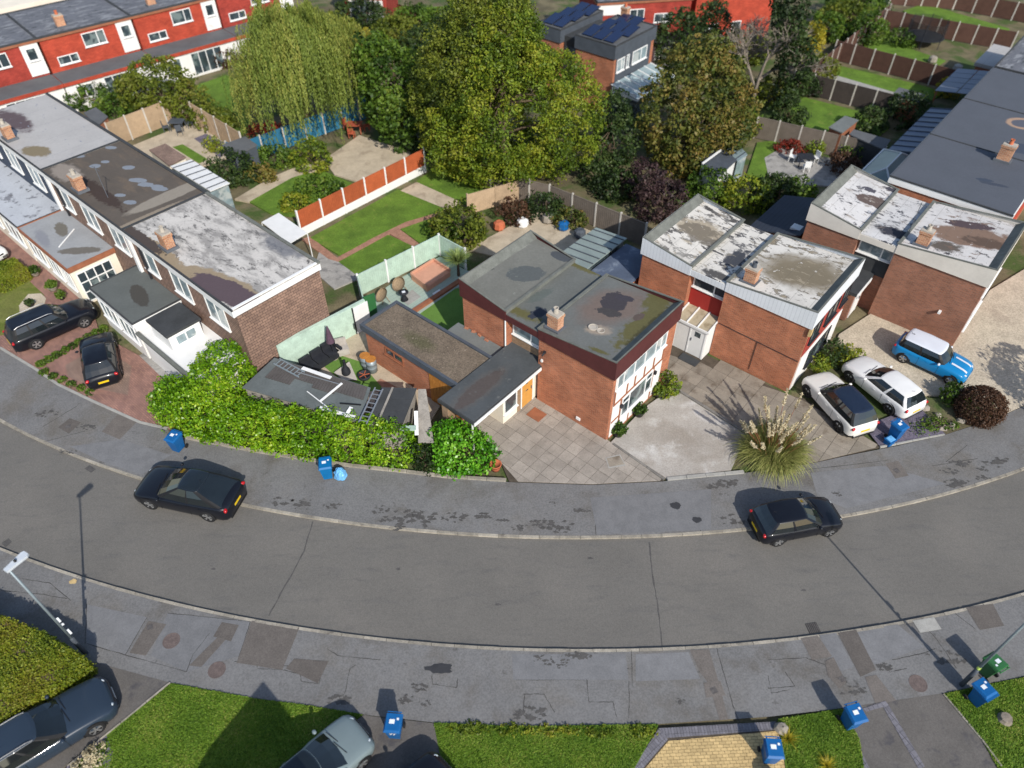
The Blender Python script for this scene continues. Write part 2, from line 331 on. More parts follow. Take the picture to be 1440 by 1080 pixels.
for q in [[(122, 850), (207, 868), (176, 921), (122, 905)], [(236, 862), (352, 873), (338, 922), (262, 945), (212, 922)], [(1152, 893), (1176, 890), (1200, 938), (1180, 945)], [(1200, 888), (1262, 878), (1300, 910), (1230, 935)],
          [(720, 920), (880, 920), (884, 956), (722, 956)], [(894, 920), (968, 917), (985, 955), (894, 958)]]: sheet(q, .003, 'patch_blue', 'footway_repair', PN)
for q in [[(98, 628), (170, 618), (240, 640), (200, 668), (150, 652)], [(1140, 665), (1240, 655), (1330, 680), (1190, 715), (1150, 700)], [(830, 700), (1000, 688), (1000, 745), (840, 752)]]: sheet(q, .003, 'patch_blue', 'footway_repair', PF)
sheet([(1283, 873), (1313, 868), (1324, 885), (1294, 890)], .012, 'cover', 'concrete_cover', PN)
for (x, y, r_) in [(241, 901, .34), (305, 942, .34), (1291, 961, .34)]:
    mb = MB(); c = G(x, y); mb.lathe((c.x, c.y, Z0), [(r_, 0), (r_, .008), (r_ * .9, .008), (r_ * .88, .004), (r_ * .5, .004), (r_ * .48, .009)], 20).build('manhole_cover', 'cast_red', PN)
for (x, y, s_, p_) in [(211, 882, .22, PN), (1004, 971, .24, PN), (96, 600, .25, PF), (1261, 662, .25, PF), (1184, 955, .2, PN)]:
    mb = MB(); c = G(x, y); mb.box((c.x, c.y, Z0 - .01), s_, s_, .026, .4).box((c.x, c.y, Z0 + .01), s_ * .6, s_ * .6, .01, .4); mb.build('stopcock_cover', 'iron', p_)
mb = MB(); c = G(1143, 883, .02); mb.box((c.x, c.y, .021), .48, .42, .012, .16)
for q in [[(119, 659), (126, 654), (135, 660), (128, 665)], [(2, 764), (12, 757), (17, 762), (8, 770)]]: sheet(q, .004, 'stain', 'asphalt_patch', ROAD, z=.02)
for (x, y, rx, ry) in [(830, 785, .12, .06), (560, 800, .1, .06), (700, 850, .12, .05), (1130, 830, .1, .05), (300, 800, .1, .05)]: blot(x, y, rx, ry, ROAD, 'stain', .004, 'oil_spot', z=.02)
gr = mb.build('drain_grate', 'crack_and_shade', ROAD)
for k in range(6):
    m2 = MB(); m2.box((c.x + (k - 2.5) * .075, c.y + (k - 2.5) * .012, .033), .03, .4, .012, .16); m2.build('grate_bar', 'iron', gr)
# cracks and trench joints, with the right lamp's shadow painted among them
for pts in [[(360, 930), (362, 940), (398, 942), (422, 948)], [(422, 948), (424, 958), (448, 962), (458, 930)], [(460, 912), (475, 922), (535, 928)], [(485, 975), (492, 940), (500, 935)], [(607, 948), (608, 962), (642, 967), (644, 953)], [(1008, 912), (1022, 960), (1030, 990), (1040, 1016)],
            [(736, 976), (765, 976), (773, 990), (780, 1002)], [(738, 976), (735, 1005)], [(824, 938), (828, 987), (862, 987), (867, 1008)], [(884, 958), (885, 985), (884, 1010)], [(888, 915), (889, 965)], [(730, 947), (826, 948), (840, 938), (850, 920)], [(838, 937), (884, 940)], [(895, 947), (990, 945)], [(722, 956), (825, 956)], [(905, 930), (970, 930)],
            [(120, 905), (122, 850)], [(176, 921), (207, 868)], [(122, 905), (176, 921), (262, 945), (272, 920), (295, 890)], [(330, 930), (425, 938)], [(236, 862), (330, 872), (352, 874)], [(352, 874), (334, 930)], [(1080, 928), (1132, 925)], [(1132, 925), (1142, 928), (1160, 935)], [(1080, 968), (1118, 965), (1104, 945)],
            [(1205, 898), (1262, 884)], [(1230, 920), (1260, 918), (1262, 905)], [(1255, 928), (1300, 918), (1315, 912)], [(1340, 860), (1372, 885)], [(1290, 870), (1318, 900), (1345, 940)], [(1240, 930), (1252, 945), (1275, 940)], [(1080, 950), (1085, 975), (1110, 970)], [(0, 830), (60, 836), (95, 842)], [(20, 812), (70, 820), (100, 845)]]:  # the stroke running down towards the lamp foot paints that lamp's cast shadow
    crackline(pts, .026, PN, jit=.012)
for pts in [[(60, 622), (120, 606)], [(162, 634), (194, 645)], [(110, 570), (60, 600)], [(836, 700), (838, 752)], [(980, 700), (985, 748)], [(1145, 670), (1260, 656)], [(1310, 655), (1375, 645)], [(1330, 650), (1360, 626)], [(1085, 668), (1140, 660), (1250, 647)]]: crackline(pts, .03, PF, jit=.012)
def vein(cx, cy, parent, L=.7, n=4):
    for _ in range(n):
        c = G(cx, cy); a = random.uniform(0, 6.28); p = c + Vector((random.uniform(-.4, .4), random.uniform(-.25, .25), 0)); pts = [p]
        for k in range(4): a += random.uniform(-.9, .9); p = p + Vector((math.cos(a) * L / 4, math.sin(a) * L / 6, 0)); pts.append(p)
        crackline(pts, .09, parent, 'stain', px=False, n=2, jit=.02, name='damp_crack', z=.007)
def damp(x, y, rx, ry, parent):
    "a ragged cluster of damp spots, joined as one mark"
    mb = MB(); c = G(x, y); rx *= 1.35; ry *= 1.35
    for k in range(16):
        a = random.uniform(0, 6.28); q = random.random() ** .6; ox, oy = rx * 1.15 * q * math.cos(a), ry * 1.1 * q * math.sin(a); r_ = rx * random.uniform(.1, .34) * (1.1 - .5 * q); ph = [random.uniform(0, 6.28) for _ in range(3)]; n = 12; z = Z0 + .006 + k * .0004
        mb.poly([(c.x + ox + r_ * (1 + .45 * math.sin(2 * t + ph[0]) + .3 * math.sin(5 * t + ph[1])) * math.cos(t), c.y + oy + .6 * r_ * (1 + .4 * math.sin(3 * t + ph[2]) + .3 * math.sin(5 * t + ph[1])) * math.sin(t), z) for t in [6.283 * i / n for i in range(n)]])
    o = mb.build('damp_stain', 'stain', parent); o['kind'] = 'stuff'
for (x, y, rx, ry) in [(95, 635, .3, .12), (122, 600, .35, .14), (67, 582, .4, .16), (395, 705, .35, .18), (425, 709, .4, .25), (468, 712, .3, .12), (532, 716, .35, .15), (562, 728, .55, .3), (596, 730, .6, .28), (640, 728, .4, .2), (678, 726, .3, .12), (704, 732, .25, .1), (765, 737, .45, .22), (787, 741, .5, .22), (777, 707, .12, .18), (815, 718, .3, .08), (732, 742, .25, .12), (1022, 680, .45, .16), (1000, 684, .25, .12), (1030, 730, .4, .22), (1350, 652, .4, .12), (1335, 663, .3, .12), (1345, 680, .5, .16), (1402, 650, .5, .22), (1380, 660, .25, .12), (1382, 672, .25, .1), (560, 742, .3, .1), (1175, 695, .2, .1)]:
    damp(x, y, rx, ry, PF)
for (x, y, rx, ry) in [(950, 711, .25, .2), (980, 731, .22, .16)]: blot(x, y, rx, ry, PF, 'wet', .008, rag=.2)
blot(618, 940, .52, .2, PN, 'wet', .008, rag=.3)
for (x, y, rx, ry) in [(587, 967, .25, .12), (570, 985, .22, .14), (597, 988, .16, .1), (765, 928, .3, .14), (790, 932, .2, .2), (957, 987, .16, .08), (1195, 965, .4, .25), (1245, 938, .3, .12), (1330, 925, .5, .2), (816, 922, .4, .08), (745, 1003, .5, .18), (480, 985, .4, .15)]: damp(x, y, rx, ry, PN)
# ---- driveways and gardens (structure)
def area(name, pts, mname, dz=.0, label=None, z=Z0, deep=True):
    P = GP(pts, z); mb = MB(); mb.prism([(p.x, p.y) for p in P], .004, z + dz); o = struct(name, mb, mname); return o
def inpoly(p, poly):
    x, y = p[0], p[1]; c = False; j = len(poly) - 1
    for i in range(len(poly)):
        a, b = poly[i], poly[j]
        if (a[1] > y) != (b[1] > y) and x < (b[0] - a[0]) * (y - a[1]) / (b[1] - a[1]) + a[0]: c = not c
        j = i
    return c
def clip(poly, a, b):
    "keep the part of the polygon left of the line a->b"
    out = []; n = len(poly); sd = lambda p: (b[0] - a[0]) * (p[1] - a[1]) - (b[1] - a[1]) * (p[0] - a[0])
    for i in range(n):
        p, q = poly[i], poly[(i + 1) % n]; sp, sq = sd(p), sd(q)
        if sp >= 0: out.append(p)
        if sp * sq < 0: t = sp / (sp - sq); out.append((p[0] + (q[0] - p[0]) * t, p[1] + (q[1] - p[1]) * t))
    return out
def slabs(parent, pts, su, sv, mname, name='paving_slab', z=Z0, h=.02, gap=.018, off=(0, 0), bond=0, ang=AX, shared=True, lim=300):
    "rectangular pavers over a convex-ish polygon; whole ones share a mesh, edge ones are clipped"
    P = [(p.x, p.y) for p in GP(pts, z)]; fr = Fr((P[0][0] + off[0], P[0][1] + off[1]), ang); uv = [fr.inv(p) for p in P]
    a = sum(P[i][0] * P[(i + 1) % len(P)][1] - P[(i + 1) % len(P)][0] * P[i][1] for i in range(len(P)))
    if a < 0: P = P[::-1]
    mb = MB(); mb.prism([(-su / 2 + gap / 2, -sv / 2 + gap / 2), (su / 2 - gap / 2, -sv / 2 + gap / 2), (su / 2 - gap / 2, sv / 2 - gap / 2), (-su / 2 + gap / 2, sv / 2 - gap / 2)], 0, h); me = mb.mesh(name, mname)
    i0, i1 = int(min(q[0] for q in uv) / su) - 2, int(max(q[0] for q in uv) / su) + 2; j0, j1 = int(min(q[1] for q in uv) / sv) - 1, int(max(q[1] for q in uv) / sv) + 1; cnt = 0
    for j in range(j0, j1 + 1):
        for i in range(i0, i1 + 1):
            uc, vc = (i + .5 + (bond * (j % 2))) * su, (j + .5) * sv
            cs = [fr(uc + a_ * (su - gap) / 2, vc + b_ * (sv - gap) / 2) for a_, b_ in ((-1, -1), (1, -1), (1, 1), (-1, 1))]
            ins = [inpoly(c, P) for c in cs]
            if not any(ins) and not inpoly(fr(uc, vc), P): continue
            zz = z + random.uniform(-.003, .003)
            if all(ins):
                o = link(name, me, parent); c = fr(uc, vc); o.location = (c.x, c.y, zz); o.rotation_euler = (random.uniform(-.003, .003), random.uniform(-.003, .003), ang); cnt += 1
            else:
                q = [(c.x, c.y) for c in cs]
                for k in range(len(P)): 
                    if len(q) > 2: q = clip(q, P[k], P[(k + 1) % len(P)])
                if len(q) > 2: m2 = MB(); m2.prism(q, zz, zz + h); m2.build(name, mname, parent); cnt += 1
    return cnt
# house 1: slab driveway, concrete forecourt
DR1 = area('driveway_slabs', [(652, 598), (742, 552), (853, 618), (933, 676), (832, 681), (716, 677), (700, 640)], 'joint', -.012)
slabs(DR1, [(660, 601), (742, 553), (853, 618), (933, 676), (832, 681), (717, 677), (695, 640)], .66, .66, 'slab', z=Z0 - .012)
sheet([(851, 644), (872, 639), (880, 655), (856, 659)], .014, 'cover', 'manhole_frame', DR1); sheet([(853, 645), (871, 641), (878, 653), (857, 657)], .018, 'slab_h2', 'manhole_lid', DR1)
area('forecourt_concrete', [(859, 622), (905, 574), (946, 545), (1050, 612), (1028, 661), (938, 673)], 'concrete', .004)
DR2 = area('driveway_neighbour', [(946, 545), (925, 515), (952, 478), (1110, 556), (1130, 560), (1240, 628), (1138, 652), (1050, 612)], 'joint', -.012)
slabs(DR2, [(946, 545), (925, 515), (952, 478), (1040, 518), (1112, 556), (1130, 562), (1238, 628), (1138, 652), (1050, 612)], .9, .9, 'slab_h2', z=Z0 - .012, lim=300)
sheet([(1237, 628), (1215, 600), (1290, 570), (1330, 611)], .012, 'slate_chip', 'slate_bed', DR2)
area('driveway_gravel', [(1165, 505), (1180, 470), (1232, 436), (1338, 486), (1392, 408), (1520, 330), (1560, 515), (1440, 570), (1405, 586), (1380, 560), (1300, 555)], 'gravel', .002)
area('planting_bed', [(1113, 540), (1150, 480), (1185, 487), (1305, 560), (1395, 560), (1404, 586), (1328, 611), (1290, 570), (1200, 520), (1135, 552)], 'earth', .012)
# terrace side driveways
T1 = area('driveway_block_paving', [(0, 489), (50, 519), (80, 505), (140, 470), (128, 425), (40, 330), (0, 300), (-60, 330), (-60, 455)], 'block_red', .0)
area('front_lawn', [(0, 412), (38, 392), (62, 415), (55, 440), (14, 470), (0, 472), (-40, 450)], 'lawn_dry', .02)
area('gravel_circle', [(27, 430), (40, 414), (58, 413), (65, 420), (60, 440), (40, 445), (28, 440)], 'gravel', .03)
T2 = area('driveway_herringbone', [(52, 518), (88, 496), (140, 470), (196, 500), (262, 545), (265, 612), (234, 602), (197, 594), (130, 563), (80, 538)], 'block_red', .004)
mats_bw = []
sheet([(92, 514), (140, 487), (185, 515), (180, 556), (130, 545), (96, 530)], .012, 'block_brown', 'paving_panel', T2)
area('path_grey_slabs', [(196, 500), (215, 490), (262, 530), (245, 548)], 'patio_grey', .008)
# near side plots
area('driveway_tarmac', [(122, 928), (240, 960), (80, 1085), (-40, 1180), (-150, 1110), (0, 1010)], 'drive_grey', .003)
LN1 = area('near_lawn', [(241, 961), (360, 983), (430, 992), (510, 1005), (400, 1085), (350, 1130), (60, 1130), (95, 1078)], 'lawn_near', .03)
area('slate_corner_bed', [(95, 1078), (150, 1035), (160, 1060), (150, 1095), (80, 1110)], 'slate_chip', .04)
area('driveway_dark', [(512, 1005), (522, 1007), (610, 1017), (628, 1100), (380, 1130), (400, 1085)], 'drive_grey', .003)
LN2 = area('verge_lawn', [(610, 1017), (720, 1022), (926, 1019), (890, 1085), (870, 1130), (632, 1130)], 'lawn_near', .03)
DR5 = area('driveway_blocks', [(928, 1023), (1080, 1016), (1092, 1016), (1110, 1130), (860, 1130), (895, 1080)], 'joint', -.012)
slabs(DR5, [(895, 1095), (940, 1042), (1094, 1028), (1110, 1095)], .22, .11, 'block_yellow', 'paving_block', z=Z0 - .012, gap=.012, bond=.5, ang=R(2.5), h=.018)
slabs(DR5, [(926, 1024), (1090, 1015), (1093, 1026), (936, 1038)], .11, .22, 'block_grey', 'edging_block', z=Z0 - .012, gap=.01, ang=R(2.5), h=.02)
slabs(DR5, [(884, 1090), (926, 1025), (939, 1040), (894, 1092)], .22, .11, 'block_grey', 'edging_block', z=Z0 - .012, gap=.01, ang=R(-50), h=.02)
LN3 = area('corner_lawn', [(1094, 1012), (1184, 997), (1208, 1040), (1222, 1130), (1112, 1130)], 'lawn_near', .03)
DR6 = area('driveway_pair', [(1184, 997), (1215, 991), (1326, 975), (1380, 1040), (1430, 1130), (1222, 1130), (1208, 1040)], 'drive_grey', .003)
slabs(DR6, [(1238, 988), (1246, 986), (1300, 1078), (1292, 1082)], .22, .2, 'block_grey', 'edging_block', z=Z0, gap=.012, ang=R(-63), h=.022)
slabs(DR6, [(1213, 996), (1238, 988), (1243, 994), (1218, 1001)], .2, .2, 'block_grey', 'edging_block', z=Z0, gap=.012, ang=R(14), h=.022)
slabs(DR6, [(1186, 1021), (1194, 1019), (1222, 1080), (1213, 1080)], .22, .2, 'block_grey', 'edging_block', z=Z0, gap=.012, ang=R(-66), h=.022)
LN4 = area('right_lawn', [(1326, 976), (1440, 952), (1600, 906), (1600, 1130), (1432, 1130), (1380, 1040)], 'lawn_near', .03)
# back gardens
area('garden_lawn', [(436, 334), (560, 266), (625, 292), (618, 298), (570, 312), (476, 358)], 'lawn', .0)
area('garden_lawn_lower', [(476, 368), (546, 330), (583, 347), (506, 390)], 'lawn', .0)
area('garden_lawn_right', [(563, 322), (614, 304), (650, 322), (600, 348)], 'lawn', .0)
area('garden_lawn_upper', [(585, 255), (622, 228), (690, 264), (668, 290), (650, 285)], 'lawn', .0)
area('garden_path', [(424, 336), (436, 332), (474, 362), (565, 312), (620, 297), (626, 303), (562, 322), (600, 350), (592, 354), (548, 328), (476, 368), (462, 364)], 'path_brick', -.01)
area('garden_patio', [(563, 268), (586, 256), (648, 284), (640, 294), (625, 293)], 'patio', .006)
area('side_strip', [(450, 350), (475, 362), (507, 390), (470, 406), (440, 380)], 'patio_grey', -.015)
area('orange_fence_lawn', [(348, 282), (412, 248), (455, 240), (500, 260), (412, 304), (380, 300)], 'lawn', .0)
area('curved_path', [(330, 280), (380, 250), (432, 228), (460, 235), (410, 250), (350, 284)], 'patio', .005)
area('seating_patio', [(455, 225), (505, 190), (590, 218), (590, 232), (512, 258), (470, 245)], 'patio', .006)
area('tan_patio', [(185, 205), (235, 185), (275, 172), (330, 200), (318, 222), (250, 245)], 'patio', .0)
area('tan_patio_lawn', [(243, 207), (257, 203), (292, 224), (280, 230)], 'lawn', .02)
area('tan_patio_slate', [(273, 195), (290, 188), (325, 205), (310, 222)], 'slate_chip', .015)
area('willow_lawn', [(270, 122), (318, 105), (350, 120), (352, 180), (330, 195), (290, 150)], 'lawn', .0)
area('far_top_lawn', [(545, 12), (640, 8), (660, 40), (560, 42)], 'lawn', .0)
area('right_lawn_patio', [(1065, 200), (1098, 197), (1070, 260), (1048, 252)], 'lawn', .0)
area('crazy_patio', [(1075, 222), (1098, 208), (1195, 228), (1170, 262), (1115, 258), (1080, 245)], 'patio_grey', .01)
area('right_lawn_one', [(1108, 160), (1125, 135), (1215, 158), (1250, 180), (1225, 200), (1172, 188), (1110, 172)], 'lawn', .0)
area('right_lawn_two', [(1165, 106), (1180, 92), (1290, 118), (1330, 130), (1300, 146), (1250, 140)], 'lawn', .0)
area('right_lawn_three', [(1215, 62), (1240, 55), (1330, 85), (1312, 96), (1240, 84)], 'lawn', .0)
area('right_lawn_four', [(1270, 15), (1300, 5), (1420, 40), (1415, 58), (1330, 45)], 'lawn', .0)
area('white_stepping_path', [(1154, 106), (1162, 102), (1258, 130), (1255, 136)], 'cover', .012)
# ================================================================ buildings
def gb(px, py, z, rx, ry, ang, rag, soft, cc, op=1): g = G(px, py, z); return ('blob', (g.x, g.y), (rx, ry), ang, rag, soft, cc, op)
def brick(name, c1, c2, mort, extra=()): mat(name, c1, .9, .25, .9, .12, 30, .35, 60, [('brick', .225, .075, mort, c1, c2, .012), ('noise', 6, .55, .75, tuple(x * .62 for x in c1), {'op': .5}), ('noise', .35, .5, .8, tuple(x * .72 for x in c1), {'op': .45}), ('noise', .8, .58, .8, tuple(min(1, x * 1.25 + .02) for x in c1), {'op': .35, 'st': (2.5, .5, 1)}), *extra], 'uv')
brick('brick_red', C(186, 110, 76), C(146, 80, 56), C(166, 132, 108))
brick('brick_orange', C(186, 112, 78), C(156, 88, 62), C(165, 135, 112))
brick('brick_brown', C(160, 104, 80), C(130, 84, 66), C(138, 116, 102))
brick('brick_chimney', C(196, 136, 96), C(160, 100, 70), C(190, 170, 150))
brick('brick_buff', C(158, 126, 96), C(130, 102, 78), C(150, 136, 116))
mat('tile_hung', C(140, 114, 100), .85, .12, 1, .12, 20, .2, 30, [('brick', .3, .16, C(92, 74, 66), C(150, 122, 106), C(128, 104, 92), .018)], 'uv')
mat('tile_slate', C(62, 72, 88), .8, .1, 1, .1, 20)
mat('tile_red', C(166, 66, 54), .85, .1, 1, .1, 20, .2, 30, [('brick', .27, .11, C(120, 44, 38), C(170, 68, 56), C(150, 58, 48), .01)], 'uv')
mat('tile_orange', C(182, 74, 52), .85, .1, 1, .1, 20, .2, 30, [('brick', .27, .11, C(140, 52, 38), C(186, 78, 56), C(166, 66, 48), .01)], 'uv')
mat('panel_red', C(160, 48, 42), .7, .08, 1, .05, 20)
mat('upvc', C(232, 232, 230), .45, .03, 2, .03, 20); mat('render_white', C(228, 226, 222), .85, .05, .8, .05, 10, .1, 40, [('noise', .8, .6, .8, C(200, 196, 190))])
mat('render_cream', C(232, 222, 204), .85, .05, .8, .05, 10); mat('fascia_white', C(214, 218, 222), .6, .04, 1, .03, 10, 0, 1, [('lines', (math.cos(AX), math.sin(AX)), .2, .06, C(170, 176, 182), .7)])
mat('fascia_cream', C(212, 206, 196), .6, .05, 1, .03, 10); mat('fascia_maroon', C(84, 44, 44), .55, .12, 1.2, .08, 12, 0, 1, [('noise', 1.2, .55, .75, C(70, 36, 38))])
mat('timber_brown', C(150, 96, 70), .7, .12, 3, .1, 30); mat('timber_orange', C(184, 124, 58), .6, .12, 3, .1, 30, 0, 1, [('lines', (math.cos(AX), math.sin(AX)), .12, .08, C(150, 90, 30), .8)])
mat('door_oak', C(202, 148, 74), .45, .08, 3, .06, 30); mat('black_trim', C(44, 44, 48), .5, .1, 3); mat('slate_trim', C(78, 84, 92), .6, .1, 2, .05, 12)
mat('glass', (.035, .05, .06), .06, .3, 1.2, 0, 1, 0, 1, [('noise', .9, .5, .6, (.16, .2, .2))], spec=.8)
mat('glass_pale', (.2, .26, .28), .1, .3, 1.5, 0, 1, 0, 1, [('noise', 1.2, .5, .62, (.42, .45, .44))], spec=.8)
mat('glass_roof', C(150, 168, 172), .2, .12, 1, .05, 8, spec=.7); mat('poly_roof', C(176, 164, 140), .3, .1, 1.5, .08, 8, 0, 1, [('noise', 2.2, .5, .7, C(140, 126, 100))])
mat('felt_edge', C(108, 110, 104), .9, .14, 2, .12, 12); mat('felt_dark', C(62, 64, 66), .85, .15, 1.2, .1, 12); mat('lead', C(96, 100, 106), .6, .1, 2)
mat('terracotta', C(186, 104, 72), .8, .12, 4, .1, 20); mat('cement', C(176, 168, 156), .9, .1, 4, .12, 20)
moss = C(96, 92, 58)
mat('roof_h1_a', C(110, 110, 104), .85, .07, .7, .08, 8, .15, 20, [gb(740, 383, 5.2, 1.0, .62, R(10), .35, .06, C(84, 88, 88)), gb(789, 358, 5.2, .62, .33, R(-30), .3, .06, C(72, 76, 80)), gb(688, 379, 5.2, .28, .14, 0, .4, .15, C(90, 90, 86)), gb(715, 358, 5.2, 1.2, .12, R(38), .8, .3, C(150, 150, 140)), ('noise', 3, .62, .75, C(124, 128, 120))])
mat('roof_h1_b', C(104, 106, 102), .85, .07, .7, .08, 8, .15, 20, [gb(760, 412, 5, .8, .3, R(40), .8, .2, C(94, 100, 96)), gb(737, 438, 5, 1.0, .3, R(-35), .9, .4, moss), gb(757, 437, 5, .55, .3, R(40), .7, .1, C(52, 56, 66)), gb(822, 374, 5, 1.1, .22, R(-35), .9, .4, moss)])
mat('roof_h1_c', C(108, 110, 107), .85, .07, .7, .08, 8, .15, 20, [gb(862, 432, 5.1, 1.75, 1.25, R(30), .4, .45, C(116, 102, 94)), gb(863, 425, 5.1, .62, .85, R(-20), .55, .05, C(66, 62, 66)), gb(878, 420, 5.1, .5, .25, R(-20), .4, .05, C(66, 62, 68)), gb(857, 440, 5.1, .7, .3, R(-30), .7, .08, C(70, 66, 66)), gb(905, 455, 5.1, 2.2, .5, R(48), 1.0, .25, moss), gb(925, 425, 5.1, .9, .6, R(48), 1.0, .25, moss), gb(915, 462, 5.1, 2.0, .25, R(48), .9, .3, C(60, 58, 40), .8), gb(898, 448, 5.1, .35, .22, R(40), .4, .06, C(92, 80, 74)), gb(842, 491, 5.3, .5, .12, R(-35), .9, .4, moss), gb(842, 463, 5.2, .62, .36, R(-15), .5, .3, C(152, 140, 126))])
def peel(name, seed, white, dark, brown, extra=(), lo=.47, st=(1, 2.0, 1, AX)):
    mat(name, white, .8, .04, 1, .05, 10, .2, 25, [('noise', 1.0 + seed * .1, lo, lo + .03, dark, {'st': st, 'det': 8, 'rgh': .72}), ('noise', .5, .45, .75, tuple(x * .72 for x in white), {'op': .7}), *extra, ('noise', 1.3, .57, .62, brown, {'st': st, 'det': 7, 'rgh': .7, 'op': .8}), ('noise', 3.2, .66, .69, white, {'det': 6}), ('lines', (math.cos(AX), math.sin(AX)), 1.0, .012, C(96, 92, 86), .6)])
Wh = C(214, 209, 200)
peel('roof_h2_a', 1, Wh, C(74, 72, 70), C(166, 154, 134), [gb(985, 325, 5.1, 1.4, .9, R(-30), .6, .3, C(168, 156, 136)), gb(985, 330, 5.1, 1.2, .8, R(-30), .9, .12, C(104, 96, 84), .8)], .5)
peel('roof_h2_b', 2, Wh, C(66, 66, 70), C(150, 142, 128), [gb(1035, 362, 5, 1.1, .5, R(45), .9, .15, C(66, 68, 74)), gb(1010, 385, 5, .8, .3, R(-38), .8, .2, C(84, 82, 80))], .53)
peel('roof_h2_c', 3, Wh, C(92, 86, 78), C(160, 148, 126), [gb(1128, 385, 5.1, 1.9, 1.35, R(-20), .5, .45, C(110, 100, 84)), gb(1130, 390, 5.1, 1.5, .9, R(-20), .8, .35, C(92, 84, 70)), gb(1130, 385, 5.1, 2.2, 1.6, R(-20), .9, .3, C(140, 128, 106), .6)], .53)
peel('roof_h3_a', 4, C(208, 205, 202), C(72, 72, 78), C(150, 140, 130), [gb(1235, 285, 5.1, 1.3, .6, R(-30), .6, .08, C(96, 82, 76)), gb(1262, 268, 5.1, .9, .25, R(-30), .7, .1, C(70, 68, 76)), gb(1222, 268, 5.1, .4, .25, R(-30), .7, .1, C(78, 76, 84))], .57)
peel('roof_h3_b', 5, C(204, 202, 200), C(60, 62, 70), C(120, 112, 106), [gb(1262, 325, 5, 1.1, .5, R(-38), .7, .2, C(56, 56, 64))], .56)
peel('roof_h3_c', 6, C(210, 206, 202), C(76, 74, 76), C(120, 98, 84), [gb(1365, 335, 5.1, 2.0, 1.15, R(-25), .45, .12, C(132, 108, 92)), gb(1362, 318, 5.1, 1.2, .42, R(-25), .6, .1, C(84, 70, 72)), gb(1385, 345, 5.1, 1.2, .5, R(-30), .6, .2, C(96, 78, 66)), gb(1330, 348, 5.1, .8, .5, R(-30), .7, .3, C(96, 88, 80))], .57)
mat('roof_gravel', C(114, 102, 88), .95, .16, 1.2, .4, 14, .9, 22, [gb(590, 480, 2.6, 1.0, .4, R(-40), .7, .6, C(92, 88, 66)), ('noise', 1.1, .58, .8, C(98, 92, 74)), ('noise', 6, .6, .7, C(150, 136, 120))])
mat('roof_canopy', C(78, 82, 84), .8, .1, .8, .08, 8, .15, 20, [gb(674, 547, 2.7, 1.7, .42, R(50), .35, .12, C(66, 58, 60)), gb(674, 547, 2.7, 1.9, .55, R(50), .4, .35, C(96, 90, 84), .5), ('noise', 2, .6, .75, C(104, 106, 104))])
mat('roof_link', C(112, 116, 114), .8, .08, 1, .06, 8)
# ---- parts
def fpr(mb, O, T, N, s0, s1, d0, d1, z0, z1, m=0):
    q = [O + T * s0 + N * d0, O + T * s1 + N * d0, O + T * s1 + N * d1, O + T * s0 + N * d1]; return mb.prism(q, z0, z1, m)
def window(parent, O, T, N, s0, s1, z0, z1, mull=(), trans=(), fmat='upvc', glass='glass', fw=.07, sill=True, name='window', d=.05):
    mb = MB(); O = Vector(O)
    fpr(mb, O, T, N, s0, s1, .004, d, z0, z0 + fw); fpr(mb, O, T, N, s0, s1, .004, d, z1 - fw, z1); fpr(mb, O, T, N, s0, s0 + fw, .004, d, z0 + fw, z1 - fw); fpr(mb, O, T, N, s1 - fw, s1, .004, d, z0 + fw, z1 - fw)
    for t in mull: s = s0 + (s1 - s0) * t; fpr(mb, O, T, N, s - fw / 2, s + fw / 2, .004, d - .003, z0 + fw, z1 - fw)
    ed = [0, *mull, 1]
    for a, b, t in trans:   # bars across between mullion fractions a..b at height fraction t
        z = z0 + (z1 - z0) * t; fpr(mb, O, T, N, s0 + (s1 - s0) * a + fw / 2, s0 + (s1 - s0) * b - fw / 2, .004, d - .006, z - fw / 2, z + fw / 2)
    w_ = mb.build(name, fmat, parent)
    for i in range(len(ed) - 1):
        a, b = s0 + (s1 - s0) * ed[i], s0 + (s1 - s0) * ed[i + 1]; m2 = MB(); fpr(m2, O, T, N, a + fw * .45, b - fw * .45, .004, .018, z0 + fw * .9, z1 - fw * .9); m2.build('pane', glass, w_)
    if sill: m3 = MB(); fpr(m3, O, T, N, s0 - .05, s1 + .05, .004, d + .07, z0 - .06, z0 - .004); m3.build('sill', fmat, w_)
    return w_
def door(parent, O, T, N, s0, s1, z0, z1, m='upvc', fm='upvc', panes=()):
    mb = MB(); fpr(mb, O, T, N, s0 - .07, s0, .004, .06, z0, z1 + .07); fpr(mb, O, T, N, s1, s1 + .07, .004, .06, z0, z1 + .07); fpr(mb, O, T, N, s0, s1, .004, .06, z1, z1 + .07); f = mb.build('door_frame', fm, parent)
    m2 = MB(); fpr(m2, O, T, N, s0 + .003, s1 - .003, .004, .04, z0, z1 - .003); dr = m2.build('door', m, f)
    m4 = MB(); s = s0 + (s1 - s0) * .12; fpr(m4, O, T, N, s, s + .03, .04, .09, z0 + .95, z0 + 1.15); m4.build('handle', 'lead', f)
    for a, b, c_, e in panes: m3 = MB(); fpr(m3, O, T, N, s0 + (s1 - s0) * a, s0 + (s1 - s0) * b, .04, .05, z0 + (z1 - z0) * c_, z0 + (z1 - z0) * e); m3.build('door_panel', 'glass', f)
    return dr
